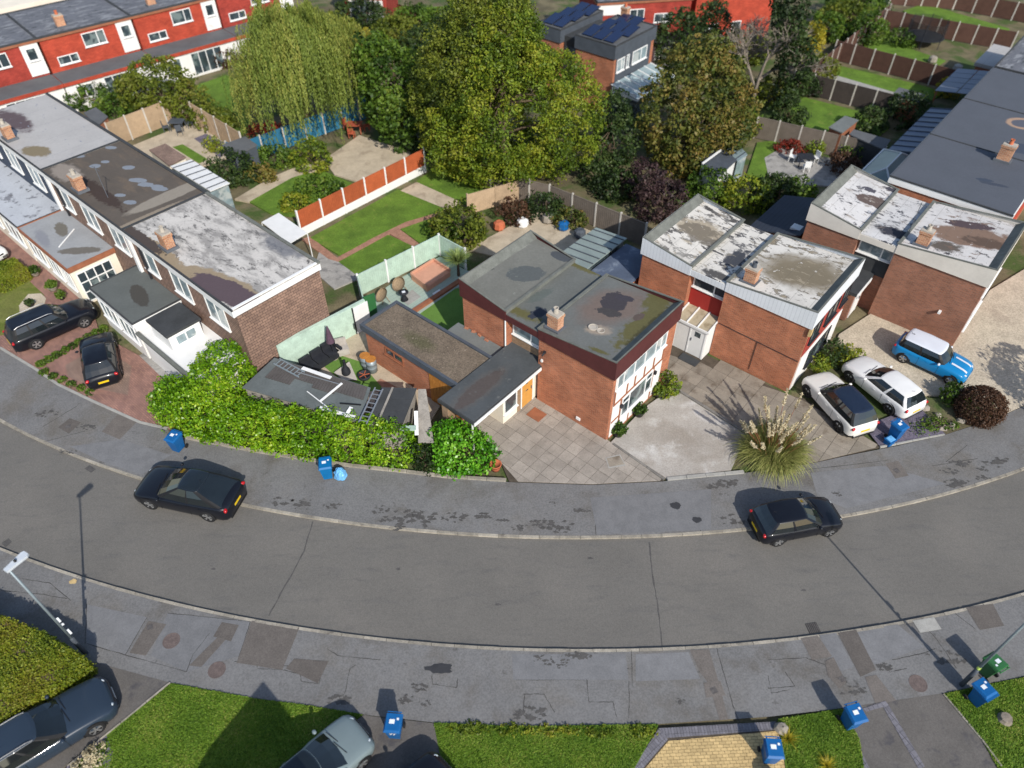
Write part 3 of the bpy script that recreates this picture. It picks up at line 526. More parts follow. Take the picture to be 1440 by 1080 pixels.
def chimney(parent, c, ang, w_=.62, l=.48, h=.95, z=5, pot='terracotta', m='brick_chimney'):
    mb = MB(); mb.box((c[0], c[1], z - .3), w_, l, h + .1, ang).box((c[0], c[1], z + h - .2), w_ + .08, l + .08, .14, ang); o = mb.build('chimney', m, parent)
    m2 = MB(); m2.box((c[0], c[1], z + h - .06), w_ + .02, l + .02, .08, ang).build('flaunching', 'cement', o)
    m3 = MB(); m3.lathe((c[0], c[1], z + h + .02), [(.13, 0), (.12, .12), (.1, .24), (.13, .26), (.13, .3), (.085, .3), (.085, .12)], 12).build('chimney_pot', pot, o)
    m4 = MB(); m4.box((c[0], c[1], z - .02), w_ + .22, l + .22, .16, ang).build('flashing', 'lead', o); return o
def butterfly(label, o, L, W, roofs, fascia, bmat, edge='felt_edge', u1=3.12, u2=5.2, zb=4.42, zt=5.55):
    f = Fr(o); t = thing('detached_house', label, 'house', f(0, 0, 0)); ov = .1
    mb = MB(); mb.fbox(f, ov, u1, ov, W - ov, 0, zb + .05).fbox(f, u2, L - ov, ov, W - ov, 0, zb + .05).fbox(f, u1 + .002, u2 - .002, ov + .42, W - ov - .3, 0, zb + .02); mb.build('wall', bmat, t)
    # roof blocks: fascia sides, felt deck sloping towards the middle
    def slab(ua, ub, za, zb_, name, mdeck, end):
        q = MB(); V = [f(u, v, z) for u, v, z in ((ua, 0, zb), (ub, 0, zb), (ub, W, zb), (ua, W, zb), (ua, 0, za), (ub, 0, zb_), (ub, W, zb_), (ua, W, za))]
        b = 0; q.v = [tuple(p) for p in V]; q.f = [(3, 2, 1, 0), (0, 1, 5, 4), (1, 2, 6, 5), (2, 3, 7, 6), (3, 0, 4, 7)]; q.m = [0] * 5; q.build('fascia', fascia, t)
        # deck, set inside the edges
        e = .07; d = MB(); uo = ua if end < 0 else ub; zo = za if end < 0 else zb_; zi = zb_ if end < 0 else za; ui = ub if end < 0 else ua; dirn = -end
        us = uo + dirn * .5; zs = zo - .3
        d.poly([p for p in ([f(us, e, zs), f(ui, e, zi - .04), f(ui, W - e, zi - .04), f(us, W - e, zs)] if dirn > 0 else [f(ui, e, zi - .04), f(us, e, zs), f(us, W - e, zs), f(ui, W - e, zi - .04)])]); d.build('roof_deck', mdeck, t)
        k = MB(); A_ = [(uo + dirn * .02, zo + .01), (uo + dirn * .09, zo + .01), (us, zs), (us, zs - .25), (uo + dirn * .02, zs - .25)]
        ring0 = [f(u, .03, z) for u, z in A_]; ring1 = [f(u, W - .03, z) for u, z in A_]; n = len(A_)
        k.poly(ring0 if dirn > 0 else ring0[::-1]); k.poly(ring1[::-1] if dirn > 0 else ring1)
        for i in range(n):
            j = (i + 1) % n; q4 = [ring0[i], ring1[i], ring1[j], ring0[j]]; k.poly(q4 if dirn > 0 else q4[::-1])
        k.build('roof_upstand', edge, t)
        for v0, v1 in ((-.012, .07), (W - .07, W + .012)):
            g = MB(); aa = [f(uo, v0), f(ui, v0), f(ui, v1), f(uo, v1)]
            g.prism([(p.x, p.y) for p in aa], [zo - .03, zi - .03, zi - .03, zo - .03], [zo + .025, zi + .025, zi + .025, zo + .025]); g.build('edge_trim', edge, t)
    zi = zb + .62
    slab(0, u1, zt, zi, 'a', roofs[0], -1); slab(u2, L, zi, zt, 'c', roofs[2], 1)
    m = MB(); m.fbox(f, u1 + .002, u2 - .002, .03, W - .03, zb, zi - .26); m.build('fascia', fascia, t)
    m = MB(); m.fbox(f, u1 + .004, u2 - .004, .06, W - .06, zi - .26, zi - .2); m.build('roof_deck', roofs[1], t)
    for ua_ in (u1 + .004, u2 - .02): m = MB(); m.fbox(f, ua_, ua_ + .016, .05, W - .05, zi - .24, zi - .02); m.build('roof_flashing', edge, t)
    m = MB(); m.fbox(f, u1 - .1, u1 + .06, -.005, W + .005, zi - .02, zi + .05); m.build('edge_trim', edge, t)
    m = MB(); m.fbox(f, u2 - .06, u2 + .1, -.005, W + .005, zi - .02, zi + .05); m.build('edge_trim', edge, t)
    return f, t
# ---------------- house one, in the middle
f1, H1 = butterfly('detached brick house with maroon fascia and grey felt butterfly roof', (-2.71, 30.05), 9.72, 5.75, ('roof_h1_a', 'roof_h1_b', 'roof_h1_c'), 'fascia_maroon', 'brick_red')
chimney(H1, f1(5.75, .62), AX, z=5.0, pot='cement')
O = f1(0, .52); T, N = f1.u, -f1.v
window(H1, O, T, N, 3.2, 5.1, 3.35, 4.35, (.63,), glass='glass_pale')
m = MB(); fpr(m, O, T, N, 3.14, 5.18, .0, .03, 2.5, 3.28); m.build('buff_brick_panel', 'brick_buff', H1)
m = MB(); m.tube([f1(3.06, .06, 2.5), f1(3.06, .06, 4.4)], .04).build('downpipe', 'upvc', H1)
m = MB(); c = f1(5.62, .05, 3.75); m.box((c.x, c.y, 3.7), .12, .12, .1, AX).tube([c, c - f1.v * .22 - ZV * .1], .05); m.build('security_light', 'black_trim', H1)
m = MB(); c = f1(5.45, .06, 3.05); m.box((c.x, c.y, 3.0), .1, .08, .14, AX); m.build('alarm_sensor', 'upvc', H1)
m = MB(); c = f1(7.9, .06, .5); m.box((c.x, c.y, .45), .24, .06, .16, AX); m.build('wall_vent', 'upvc', H1)
# front gable: brick piers, white boards, timber strips and two window bands
O = f1(9.62, 0); T, N = f1.v, f1.u
m = MB(); fpr(m, O, T, N, .32, 4.75, .004, .03, .14, 4.4); m.build('white_boarding', 'render_white', H1)
for s in (.36, 1.42, 2.1, 2.95, 3.8, 4.66):
    m = MB(); fpr(m, O, T, N, s - .05, s + .05, .03, .06, 2.5, 3.42); m.build('timber_strip', 'timber_brown', H1)
for s in (1.02, 3.95): m = MB(); fpr(m, O, T, N, s - .05, s + .05, .03, .06, .14, 2.4); m.build('timber_strip', 'timber_brown', H1)
for s in (1.95, 2.9): m = MB(); fpr(m, O, T, N, s - .04, s + .04, .03, .055, .14, .8); m.build('timber_strip', 'timber_brown', H1)
m = MB(); fpr(m, O, T, N, .32, 4.75, .03, .065, 2.4, 2.5); m.build('timber_rail', 'timber_brown', H1)
m = MB(); fpr(m, O, T, N, .32, 1.0, .03, .062, 1.2, 1.28); m.build('timber_rail', 'timber_brown', H1)
m = MB(); fpr(m, O, T, N, .32, 4.75, .03, .06, .06, .14); m.build('timber_rail', 'timber_brown', H1)
window(H1, O + N * .03, T, N, .36, 4.7, 3.45, 4.4, (.13, .34, .55, .77, .88), glass='glass_pale')
window(H1, O + N * .03, T, N, 1.1, 3.88, .95, 2.3, (.24, .78), [(0, .24, .68), (.78, 1, .68)], glass='glass')
for s, z in ((1.0, 1.85), (4.02, 1.9)): m = MB(); c = O + T * s + N * .12; m.box((c.x, c.y, z), .12, .14, .2, AX); m.build('wall_lantern', 'black_trim', H1)
# annex (garage), link roof, canopy and porch
m = MB(); m.fbox(f1, -3.85, 3.2, -3.5, -1.15, 0, 2.3); m.build('annex_wall', 'brick_orange', H1)
m = MB(); m.fbox(f1, -4.0, 3.3, -3.68, -.98, 2.3, 2.56); m.build('annex_fascia', 'slate_trim', H1)
m = MB(); m.fbox(f1, -3.82, 3.2, -3.5, -1.16, 2.56, 2.6); m.build('annex_roof', 'roof_gravel', H1)
for a in ((-4.0, -3.84, -3.68, -.98), (-3.84, 3.3, -3.68, -3.52), (-3.84, 3.3, -1.14, -.98)): m = MB(); m.fbox(f1, a[0], a[1], a[2], a[3], 2.56, 2.68); m.build('annex_kerb', 'slate_trim', H1)
m = MB(); m.fbox(f1, -.3, 3.0, -.96, .06, 2.2, 2.42); m.build('link_roof', 'roof_link', H1)
m = MB(); m.fbox(f1, -.2, 2.9, -.9, .1, 0, 2.2); m.build('link_wall', 'brick_orange', H1)
O = f1(0, -3.5); T, N = f1.u, -f1.v
window(H1, O, T, N, -2.35, -.95, 1.45, 1.95, (.5,), fmat='timber_brown')
for k in range(9): m = MB(); fpr(m, O, T, N, 1.0 + k * .24, 1.22 + k * .24, .004, .05, .12, 2.25); m.build('door_board', 'timber_orange', H1)
m = MB(); m.fbox(f1, 3.05, 5.42, -4.95, .5, 2.46, 2.66); m.build('canopy_fascia', 'felt_dark', H1)
m = MB(); m.fbox(f1, 3.1, 5.36, -4.9, .5, 2.66, 2.7); m.build('canopy_roof', 'roof_canopy', H1)
m = MB(); m.fbox(f1, 5.424, 5.47, -4.95, .05, 2.42, 2.6); m.build('canopy_trim', 'upvc', H1)
m = MB(); m.fbox(f1, 3.3, 5.0, -2.4, .5, .1, 2.46); m.build('porch_wall', 'render_cream', H1)
O = f1(5.0, 0); T, N = -f1.v, f1.u
door(H1, O, T, N, .12, .98, .16, 2.2, 'door_oak', panes=((.42, .62, .74, .86), (.4, .64, .5, .53)))
window(H1, O, T, N, 1.35, 2.35, .75, 2.25, glass='glass', sill=True)
m = MB(); fpr(m, O, T, N, 1.08, 1.3, .004, .05, .12, 2.4); m.build('porch_pier', 'brick_buff', H1)
for v in (-4.7,): m = MB(); m.fbox(f1, 3.2, 3.6, -4.85, -4.4, 0, 2.46); m.build('canopy_pier', 'brick_buff', H1)
m = MB(); m.fbox(f1, 5.16, 5.22, -4.85, -4.79, .1, 2.46); m.build('canopy_post', 'upvc', H1)
# ---------------- house two
f2, H2 = butterfly('detached brick house with white ribbed fascia and flaking white roof beside the pampas grass', (7.1, 33.7), 10.0, 5.85, ('roof_h2_a', 'roof_h2_b', 'roof_h2_c'), 'fascia_white', 'brick_red', zb=4.5, zt=5.6)
chimney(H2, f2(6.1, .8), AX, z=5.05, pot='slate_trim')
O = f2(0, .52); T, N = f2.u, -f2.v
window(H2, O, T, N, 3.2, 5.12, 3.6, 4.45, (.66,), glass='glass')
m = MB(); fpr(m, O, T, N, 3.14, 5.18, .0, .03, 2.35, 3.52); m.build('red_panel', 'panel_red', H2)
m = MB(); m.prism([f2(3.2, -.75), f2(5.2, -.75), f2(5.2, .5), f2(3.2, .5)], [2.1, 2.1, 2.32, 2.32], [2.16, 2.16, 2.38, 2.38]); m.build('porch_roof', 'poly_roof', H2)
for u in (3.2, 3.87, 4.53, 5.2): m = MB(); m.bar(f2(u, -.78, 2.19), f2(u, .5, 2.41), .07, .06); m.build('glazing_bar', 'upvc', H2)
m = MB(); m.fbox(f2, 3.15, 5.25, -.82, -.74, 2.02, 2.16); m.build('porch_gutter', 'upvc', H2)
m = MB(); m.fbox(f2, 3.24, 3.3, -.74, .5, .1, 2.1).fbox(f2, 5.1, 5.16, -.74, .5, .1, 2.1); m.build('porch_side', 'upvc', H2)
O = f2(0, -.7); door(H2, O, T, N, 4.2, 5.05, .14, 2.0, 'upvc', panes=((.3, .7, .72, .9),)); m = MB(); fpr(m, O, T, N, 3.3, 4.12, .0, .03, .12, 2.05); m.build('porch_panel', 'render_white', H2)
O = f2(9.9, 0); T, N = f2.v, f2.u
m = MB(); fpr(m, O, T, N, .25, 5.5, .004, .03, 2.45, 4.5); m.build('red_boarding', 'tile_red', H2)
m = MB(); fpr(m, O, T, N, .25, 5.5, .004, .06, .1, 2.4); m.build('white_render', 'render_white', H2)
for a, b in ((.5, 1.7), (2.4, 3.9), (4.4, 5.4)): window(H2, O + N * .03, T, N, a, b, 3.2, 4.3, (.5,), fmat='black_trim')
window(H2, O + N * .06, T, N, 1.4, 4.2, .9, 2.1, (.25, .75), fmat='black_trim')
m = MB(); c = f2(9.95, .1, 4.3); m.box((c.x, c.y, 4.05), .14, .22, .42, AX); m.build('alarm_box', 'block_yellow', H2)
m = MB(); m.tube([f2(5.3, .07, 2.35), f2(7.6, .07, 2.3), f2(9.9, .07, 2.25)], .018, 6); m.build('wall_cable', 'black_trim', H2)
m = MB(); m.tube([f2(7.6, .07, 2.3), f2(7.6, .07, .3)], .015, 6); m.build('wall_cable', 'black_trim', H2)
# ---------------- house three
f3, H3 = butterfly('detached brown brick house with smooth cream fascia and white roof holding a brown rain pool', (17.25, 37.18), 10.1, 5.8, ('roof_h3_a', 'roof_h3_b', 'roof_h3_c'), 'fascia_cream', 'brick_brown', zb=4.45, zt=5.6)
chimney(H3, f3(6.2, .75), AX, z=5.05, pot='cement')
O = f3(0, .52); T, N = f3.u, -f3.v
window(H3, O, T, N, 3.2, 5.15, 3.5, 4.4, (.68,), glass='glass_pale')
m = MB(); fpr(m, O, T, N, 3.14, 5.18, 0, .03, 2.4, 3.42); m.build('dark_panel', 'felt_dark', H3)
m = MB(); m.fbox(f3, 2.2, 4.6, -2.1, .5, 2.3, 2.5); m.build('porch_roof', 'felt_dark', H3)
m = MB(); m.fbox(f3, 4.604, 4.66, -2.1, .05, 2.25, 2.46); m.build('porch_trim', 'upvc', H3)
m = MB(); m.fbox(f3, 2.4, 4.4, -1.5, .5, .1, 2.3); m.build('porch_wall', 'brick_brown', H3)
door(H3, f3(4.4, 0), -f3.v, f3.u, .2, 1.1, .14, 2.1, 'upvc', panes=((.3, .7, .6, .9),))
m = MB(); c = f3(8.6, .0, 2.0); m.box((c.x, c.y, 2.0), .14, .3, .12, AX); m.build('security_light', 'upvc', H3)
O = f3(10.0, 0); T, N = f3.v, f3.u
window(H3, O, T, N, 1.0, 4.6, 3.2, 4.3, (.33, .66)); window(H3, O, T, N, 1.0, 4.6, .8, 2.1, (.33, .66))
m = MB(); m.tube([f3(5.3, 1.0, 5.0), f3(5.3, 1.0, 7.2)], .02, 6).bar(f3(5.1, 1.0, 7.1), f3(5.9, 1.0, 7.1), .02)
for k in range(6): m.bar(f3(5.1 + k * .14, .85, 7.1), f3(5.1 + k * .14, 1.15, 7.1), .015)
m.build('tv_aerial', 'lead', H3)
# ---------------- terrace on the left (three houses in a row)
TA = math.atan2(-.6608, .7506); ft = Fr((-13.6, 27.56), TA)     # u runs towards the road; houses at u = 0 .. -31.4
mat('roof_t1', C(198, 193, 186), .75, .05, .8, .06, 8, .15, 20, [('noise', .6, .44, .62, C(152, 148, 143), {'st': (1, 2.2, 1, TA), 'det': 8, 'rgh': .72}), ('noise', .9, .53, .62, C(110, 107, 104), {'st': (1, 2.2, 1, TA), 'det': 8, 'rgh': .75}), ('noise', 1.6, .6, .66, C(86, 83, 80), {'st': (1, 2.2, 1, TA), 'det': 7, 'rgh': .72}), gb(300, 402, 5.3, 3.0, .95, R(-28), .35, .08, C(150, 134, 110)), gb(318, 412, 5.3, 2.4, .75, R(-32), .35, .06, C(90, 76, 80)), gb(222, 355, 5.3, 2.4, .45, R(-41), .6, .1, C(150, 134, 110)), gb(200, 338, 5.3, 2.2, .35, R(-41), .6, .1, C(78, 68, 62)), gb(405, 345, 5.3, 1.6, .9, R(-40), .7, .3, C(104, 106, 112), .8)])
mat('roof_t2', C(92, 84, 76), .85, .08, .6, .06, 8, .1, 20, [('noise', .5, .5, .7, C(104, 92, 80), {'st': (1, 3, 1, TA)}), gb(135, 270, 5.3, 3.2, .45, R(-41), .7, .15, C(66, 54, 48)), gb(95, 245, 5.3, 1.4, .7, R(-41), .6, .2, C(140, 130, 120)), gb(200, 310, 5.3, 2.4, .2, R(49), .5, .2, C(140, 128, 112)), gb(150, 200, 5.3, 3.2, .75, R(49), .15, .1, C(142, 134, 122)), gb(245, 275, 5.3, 3.0, .55, R(49), .15, .1, C(142, 134, 122))]
    + [gb(x, y, 5.3, r1, r2, R(-10), .3, .06, C(128, 134, 142)) for x, y, r1, r2 in ((112, 222, .4, .2), (135, 236, .35, .25), (149, 230, .28, .18), (182, 238, .4, .25), (195, 256, .6, .25), (206, 262, .5, .25), (222, 265, .4, .22), (226, 268, .5, .25), (170, 277, .35, .18), (184, 287, .4, .22), (157, 210, .4, .2))])
mat('roof_t3', C(174, 171, 168), .75, .04, .8, .05, 8, .1, 20, [gb(20, 172, 5.3, 2.2, .8, R(-41), .7, .25, C(92, 78, 80)), gb(52, 215, 5.3, 1.1, .6, R(-20), .5, .15, C(128, 116, 92)), ('noise', 1.6, .64, .7, C(134, 138, 148), {'st': (1, 2.2, 1, TA)}), ('lines', (math.cos(TA), math.sin(TA)), 2.4, .006, C(120, 122, 130), .6)])
mat('roof_ext_dark', C(96, 100, 98), .85, .07, .8, .06, 8, .1, 20, [gb(196, 415, 2.75, 1.15, .42, R(-55), .35, .1, C(72, 70, 66))])
mat('roof_ext_grey', C(152, 154, 156), .8, .06, .8, .06, 8, .1, 20, [gb(86, 322, 2.75, .9, .35, R(-55), .45, .1, C(110, 106, 98)), gb(112, 352, 2.75, 1.3, .35, R(5), .5, .12, C(108, 104, 98)), gb(60, 335, 2.75, 1.2, .3, R(-50), .6, .3, C(134, 136, 142))])
mat('roof_ext_blotch', C(180, 184, 190), .8, .05, .8, .06, 8, .1, 20, [('noise', 1.1, .56, .64, C(126, 128, 134)), ('noise', 2, .62, .66, C(96, 96, 98))])
units = [(-10.6, 0, 'roof_t1', 'tile_hung', 'terraced house with patchy white roof and brick end wall above the hedge'), (-20.6, -10.6, 'roof_t2', 'tile_hung', 'middle terraced house with dark brown patched roof between two pale roofs'), (-31.4, -20.6, 'roof_t3', 'tile_slate', 'terraced house with slate blue front and smooth pale grey roof')]
TW = 5.35; TH = []
for i, (a, b, rm, wm, lab) in enumerate(units):
    t = thing('terraced_house', lab, 'house', ft((a + b) / 2, 0), 0, 'houses of the left terrace'); TH.append(t); g = .004
    m = MB(); m.fbox(ft, a + g, b - g, .14, TW - .14, 0, 5.0); m.build('wall', wm, t)
    m = MB(); m.fbox(ft, a + g, b - g, 0, TW, 4.98, 5.36); m.build('fascia', 'upvc', t)
    m = MB(); m.fbox(ft, a + g, b - g, .06, TW - .06, 5.36, 5.42); m.build('roof_deck', rm, t)
    m = MB(); m.fbox(ft, a + g, b - g, -.012, .07, 5.36, 5.47); m.build('front_edge', 'felt_dark', t)
    m = MB(); m.fbox(ft, a + g, b - g, TW - .16, TW + .02, 5.36, 5.5); m.build('back_edge', 'felt_dark' if i else 'felt_edge', t)
    m = MB(); m.fbox(ft, b - .16, b - .01, .08, TW - .17, 5.42, 5.47); m.build('party_edge', 'upvc' if i == 0 else 'felt_dark', t)
    m = MB(); m.fbox(ft, a + .01, a + .3, -.02, .135, 2.7, 4.98); m.build('white_pilaster', 'upvc', t)
    O = ft(0, .14); T, N = ft.u, -ft.v
    for s0, s1 in ((a + 1.0, a + 2.6), (a + 4.2, a + 6.0), (a + 7.6, a + 9.4)): window(t, O, T, N, s0, s1, 3.4, 4.8, (.35,) if s0 - a < 4 else (.5,), glass='glass_pale')
    m = MB(); m.fbox(ft, a + 1.2, a + 1.32, -.0, .12, 2.7, 5.0); m.build('downpipe', 'black_trim', t)
cpx = ((237, 343), (113, 262), (14, 190))
for t, (x, y), pot in zip(TH, cpx, ('cement', 'cement', 'cement')): c = G(x, y + 4, 5.5); chimney(t, c, TA, .7, .5, 1.0, 5.45, pot, 'brick_chimney')
m = MB(); O = ft(0, 0); fpr(m, ft(-.145, .14), ft.v, ft.u, 0, TW - .28, .004, .03, 2.4, 4.98); m.build('tile_hung_end', 'tile_hung', TH[0])
m = MB(); fpr(m, ft(-.145, .14), ft.v, ft.u, 0, TW - .28, .004, .06, 2.25, 2.4); m.build('white_band', 'upvc', TH[0])
m = MB(); fpr(m, ft(-.145, .14), ft.v, ft.u, 0, TW - .28, .004, .02, 0, 2.25); m.build('end_brick', 'brick_orange', TH[0])
m = MB(); m.tube([ft(-14.5, 1.2, 5.4), ft(-14.5, 1.2, 7.4)], .02, 6).bar(ft(-14.9, 1.2, 7.3), ft(-14, 1.2, 7.3), .02); m.build('tv_aerial', 'lead', TH[1])
# single-storey front extensions
def extension(t, a, b, d, h, rm, trim='upvc', wall='render_white', wins=(), side=False):
    m = MB(); m.fbox(ft, a + .1, b - .1, -d + .1, .1, 0, h - .25); m.build('extension_wall', wall, t)
    m = MB(); m.fbox(ft, a, b, -d, .13, h - .25, h - .01); m.build('extension_fascia', trim, t)
    m = MB(); m.fbox(ft, a + .06, b - .06, -d + .06, .128, h - .01, h + .03); m.build('extension_roof', rm, t)
    for q in ((a - .01, a + .06, -d, .128), (b - .06, b + .01, -d, .128), (a + .06, b - .06, -d - .01, -d + .06)): m = MB(); m.fbox(ft, *q, h - .01, h + .07); m.build('extension_edge', 'felt_dark' if trim == 'upvc' else trim, t)
    O = ft(0, -d + .1)
    for s0, s1 in wins: window(t, O, ft.u, -ft.v, s0, s1, 1.0, 2.2, (.33, .66), glass='glass_pale')
extension(TH[0], -11.2, -6.4, 2.75, 2.7, 'roof_ext_dark', wins=((-10.8, -8.9), (-8.6, -6.8)))
extension(TH[1], -20.4, -13.8, 2.78, 2.7, 'roof_ext_grey', 'timber_brown', wall='render_cream', wins=((-19.9, -17.8), (-17.2, -15.6), (-15.3, -14.1)))
extension(TH[2], -31.2, -20.45, 2.78, 2.7, 'roof_ext_blotch', wall='render_cream', wins=((-30, -27.5), (-26.6, -24.4), (-23.5, -21)))
O = ft(-13.9, 0); window(TH[1], O, -ft.v, ft.u, .35, 2.45, .15, 2.2, (.25, .5, .75), [(0, 1, .33), (0, 1, .66)], sill=False, name='french_doors')
m = MB(); m.fbox(ft, -6.36, -.6, -2.6, .1, 0, 1.9); m.build('annex_wall', 'render_white', TH[0])
m = MB(); m.fbox(ft, -6.38, -.5, -2.75, .12, 1.9, 2.05); m.build('annex_roof', 'upvc', TH[0])
m = MB(); m.fbox(ft, -6.38, -.5, -2.8, -2.6, 2.05, 2.2); m.build('annex_parapet', 'felt_edge', TH[0])
m = MB(); m.fbox(ft, -.62, -.45, -2.6, .1, 2.05, 2.16); m.build('annex_parapet', 'felt_edge', TH[0])
m = MB(); m.fbox(ft, -5.5, -3.65, -2.15, -.35, 2.05, 3.05); m.build('stair_box', 'render_white', TH[0])
m = MB(); m.fbox(ft, -5.6, -3.55, -2.25, -.25, 3.05, 3.2); m.build('stair_box_roof', 'felt_dark', TH[0])
window(TH[0], ft(-3.65, -2.15), ft.v, ft.u, .3, 1.5, 2.25, 2.9, (.5,), glass='glass_pale')
m = MB(); m.tube([ft(-17.6, -.5, 2.75), ft(-16.4, -2.0, 2.75)], .04, 6).build('roof_pipe', 'upvc', TH[1])
# ================================================================ further buildings
mat('roof_far_grey', C(104, 106, 112), .85, .08, .5, .06, 6, .1, 15, [('noise', .7, .5, .62, C(136, 138, 142), {'st': (1, 3, 1, R(42))}), ('noise', 1.5, .56, .62, C(74, 76, 80), {'st': (1, 3, 1, R(42))})])
mat('roof_far_low', C(96, 98, 100), .85, .1, .8, .06, 6); mat('roof_dark_new', C(84, 88, 96), .85, .04, .6, .05, 8, .1, 20, [gb(1437, 208, 5.5, 1.0, .75, R(-10), .3, .08, C(66, 74, 88)), gb(1440, 173, 5.5, 1.1, .9, 0, .12, .1, C(166, 138, 116)), gb(1440, 173, 5.5, .8, .6, 0, .12, .08, C(88, 90, 100)), gb(1385, 252, 5.5, .5, .2, R(-20), .5, .1, C(62, 70, 84)), gb(1398, 258, 5.5, .8, .18, R(-25), .4, .1, C(64, 70, 82))])
mat('corrugated_blue', C(108, 118, 136), .5, .06, 1, .05, 8); mat('dark_tiles', C(56, 62, 74), .7, .08, 1, .06, 10, 0, 1, [('lines', (math.cos(AX), math.sin(AX)), .3, .08, C(40, 44, 54), .8)])
mat('solar_cell', C(26, 38, 70), .12, .1, .6, 0, 1, 0, 1, spec=.8); mat('alu', C(170, 174, 178), .4, .05, 2, metal=.6); mat('soffit_white', C(230, 230, 228), .7, .04, 1)
mat('lean_glass', C(142, 154, 150), .35, .1, .8, .05, 8); mat('felt_blue', C(84, 94, 112), .6, .15, .9, .08, 8, 0, 1, [('noise', .9, .55, .7, C(130, 140, 154))])
def flatblock(t, fr, L, W, h, wall, fascia, roof, fh=.4, ov=.12, low=0, mid=None):
    "fr origin: a roof corner; u along the front, v to the back"
    m = MB(); m.fbox(fr, ov, L - ov, ov, W - ov, 0, h - fh + .02); m.build('wall', wall, t)
    m = MB(); m.fbox(fr, 0, L, 0, W, h - fh, h - .1); m.build('fascia', fascia, t)
    m = MB(); m.fbox(fr, .08, L - .08, .08, W - .08, h - .1, h - .05); m.build('roof_deck', roof, t)
    for q in ((0, L, -.008, .08), (0, L, W - .08, W + .008), (-.008, .08, .08, W - .08), (L - .08, L + .008, .08, W - .08)): m = MB(); m.fbox(fr, *q, h - .1, h + .04); m.build('roof_edge', 'felt_dark', t)
# ---- red tile-hung terrace, top left: front runs along +u, faces -v
fr_ = Fr((-50.2, 52.88), R(42.5))
def redhouse(u0, L, wm, lab, wide=True):
    f = Fr(fr_(u0, 0), R(42.5)); t = thing('terraced_house', lab, 'house', f(L / 2, 0), 0, 'houses of the red terrace'); flatblock(t, f, L - .01, 8, 5.5, wm, 'timber_brown', 'roof_far_grey', .3)
    O = f(0, .12); T, N = f.u, -f.v
    window(t, O, T, N, .9, 2.6, 3.0, 3.7, (.6,)); window(t, O, T, N, 3.4, 5.3, 3.9, 5.0, (.65,))
    m = MB(); fpr(m, O, T, N, L - 1.5, L - .1, .004, .06, 2.7, 5.2); m.build('white_panel', 'render_white', t); window(t, O + N * .06, T, N, L - 1.2, L - .4, 3.9, 4.9)
    m = MB(); m.fbox(f, .05, L - .06, -2.4, .1, 0, 2.2); m.build('extension_wall', 'render_white' if u0 % 2 else 'render_cream', t)
    m = MB(); m.fbox(f, .0, L - .02, -2.55, .11, 2.2, 2.48); m.build('extension_fascia', 'tile_orange', t); m = MB(); m.fbox(f, .03, L - .05, -2.5, .11, 2.48, 2.54); m.build('extension_roof', 'roof_far_low', t)
    O = f(0, -2.4); window(t, O, T, N, .8, 2.2, .9, 2.0, (.5,), glass='glass'); window(t, O, T, N, 3.2, 6.2, .15, 2.1, (.25, .5, .75), sill=False, name='patio_doors')
    chimney(t, f(2.5, 1.4), R(42.5), .7, .5, 1.0, 5.45); return t
redhouse(-1, 7.9, 'tile_red', 'red terraced house end with low grey roof behind the pale terrace roof')
redhouse(6.9, 7.9, 'tile_red', 'red tile-hung terraced house with cream patio doors behind the bushy garden tree')
redhouse(14.8, 7.9, 'tile_orange', 'orange-red tile-hung terraced house in the middle of the red row')
redhouse(22.7, 7.9, 'tile_orange', 'orange-red terraced house with white panel next to the willow')
redhouse(30.6, 7.9, 'tile_red', 'red terraced house mostly hidden behind the willow crown')
m = MB(); m.fbox(fr_, -1, 28, 10.5, 18, 0, 5.2); m.single('rear_block', ['render_cream', 'roof_far_grey'], 'pale house block rising behind the red terrace roof', 'house')
f = Fr((-17.6, 82.2), R(-4)); t = thing('terraced_house', 'red house with white glazed doors behind the trees, between willow and tall tree', 'house', f(2.3, 0)); flatblock(t, f, 4.6, 6, 5.4, 'tile_red', 'timber_brown', 'roof_far_grey', .3)
O = f(0, .12); m = MB(); fpr(m, O, f.u, -f.v, .5, 4.1, .004, .05, .05, 2.4); m.build('white_boarding', 'render_white', t); window(t, O - f.v * .05, f.u, -f.v, .6, 2.6, .1, 2.35, (.5,), sill=False, name='patio_doors')
m = MB()
for k in range(2): m.prism([(-12.4 + k * .0, 84.5), (-12.2, 84.5), (-8.6, 80.5), (-8.8, 80.5)], 0, 1.3)
m.single('garden_wall', 'brick_red', 'low red brick garden wall beside the far red house', 'wall')
# ---- solar house
fs = Fr((8.37, 60.85)); t = thing('detached_house', 'brick house with charcoal fascia and blue solar panels on a flat roof', 'house', fs(-4, 3)); SOL = t
for a, b in ((-4.1, 0), (-8.3, -5.6)):
    g = Fr(fs(a, 0)); L = b - a; m = MB(); m.fbox(g, .1, L - .1, .1, 6.1, 0, 4.6); m.build('wall', 'brick_red', t); m = MB(); m.fbox(g, 0, L, 0, 6.2, 4.5, 5.5); m.build('fascia', 'slate_trim', t); m = MB(); m.fbox(g, .1, L - .1, .1, 6.1, 5.5, 5.53); m.build('roof_deck', 'roof_far_low', t)
    for q in ((0, L, 0, .1), (0, L, 6.1, 6.2), (0, .1, .1, 6.1), (L - .1, L, .1, 6.1)): m = MB(); m.fbox(g, *q, 5.5, 5.62); m.build('roof_edge', 'felt_dark', t)
m = MB(); m.fbox(fs, -5.6, -4.1, .6, 5.6, 0, 5.0); m.build('link_wall', 'felt_dark', t); window(t, fs(0, .6), fs.u, -fs.v, -5.4, -4.3, 3.0, 4.2, (.5,), fmat='slate_trim')
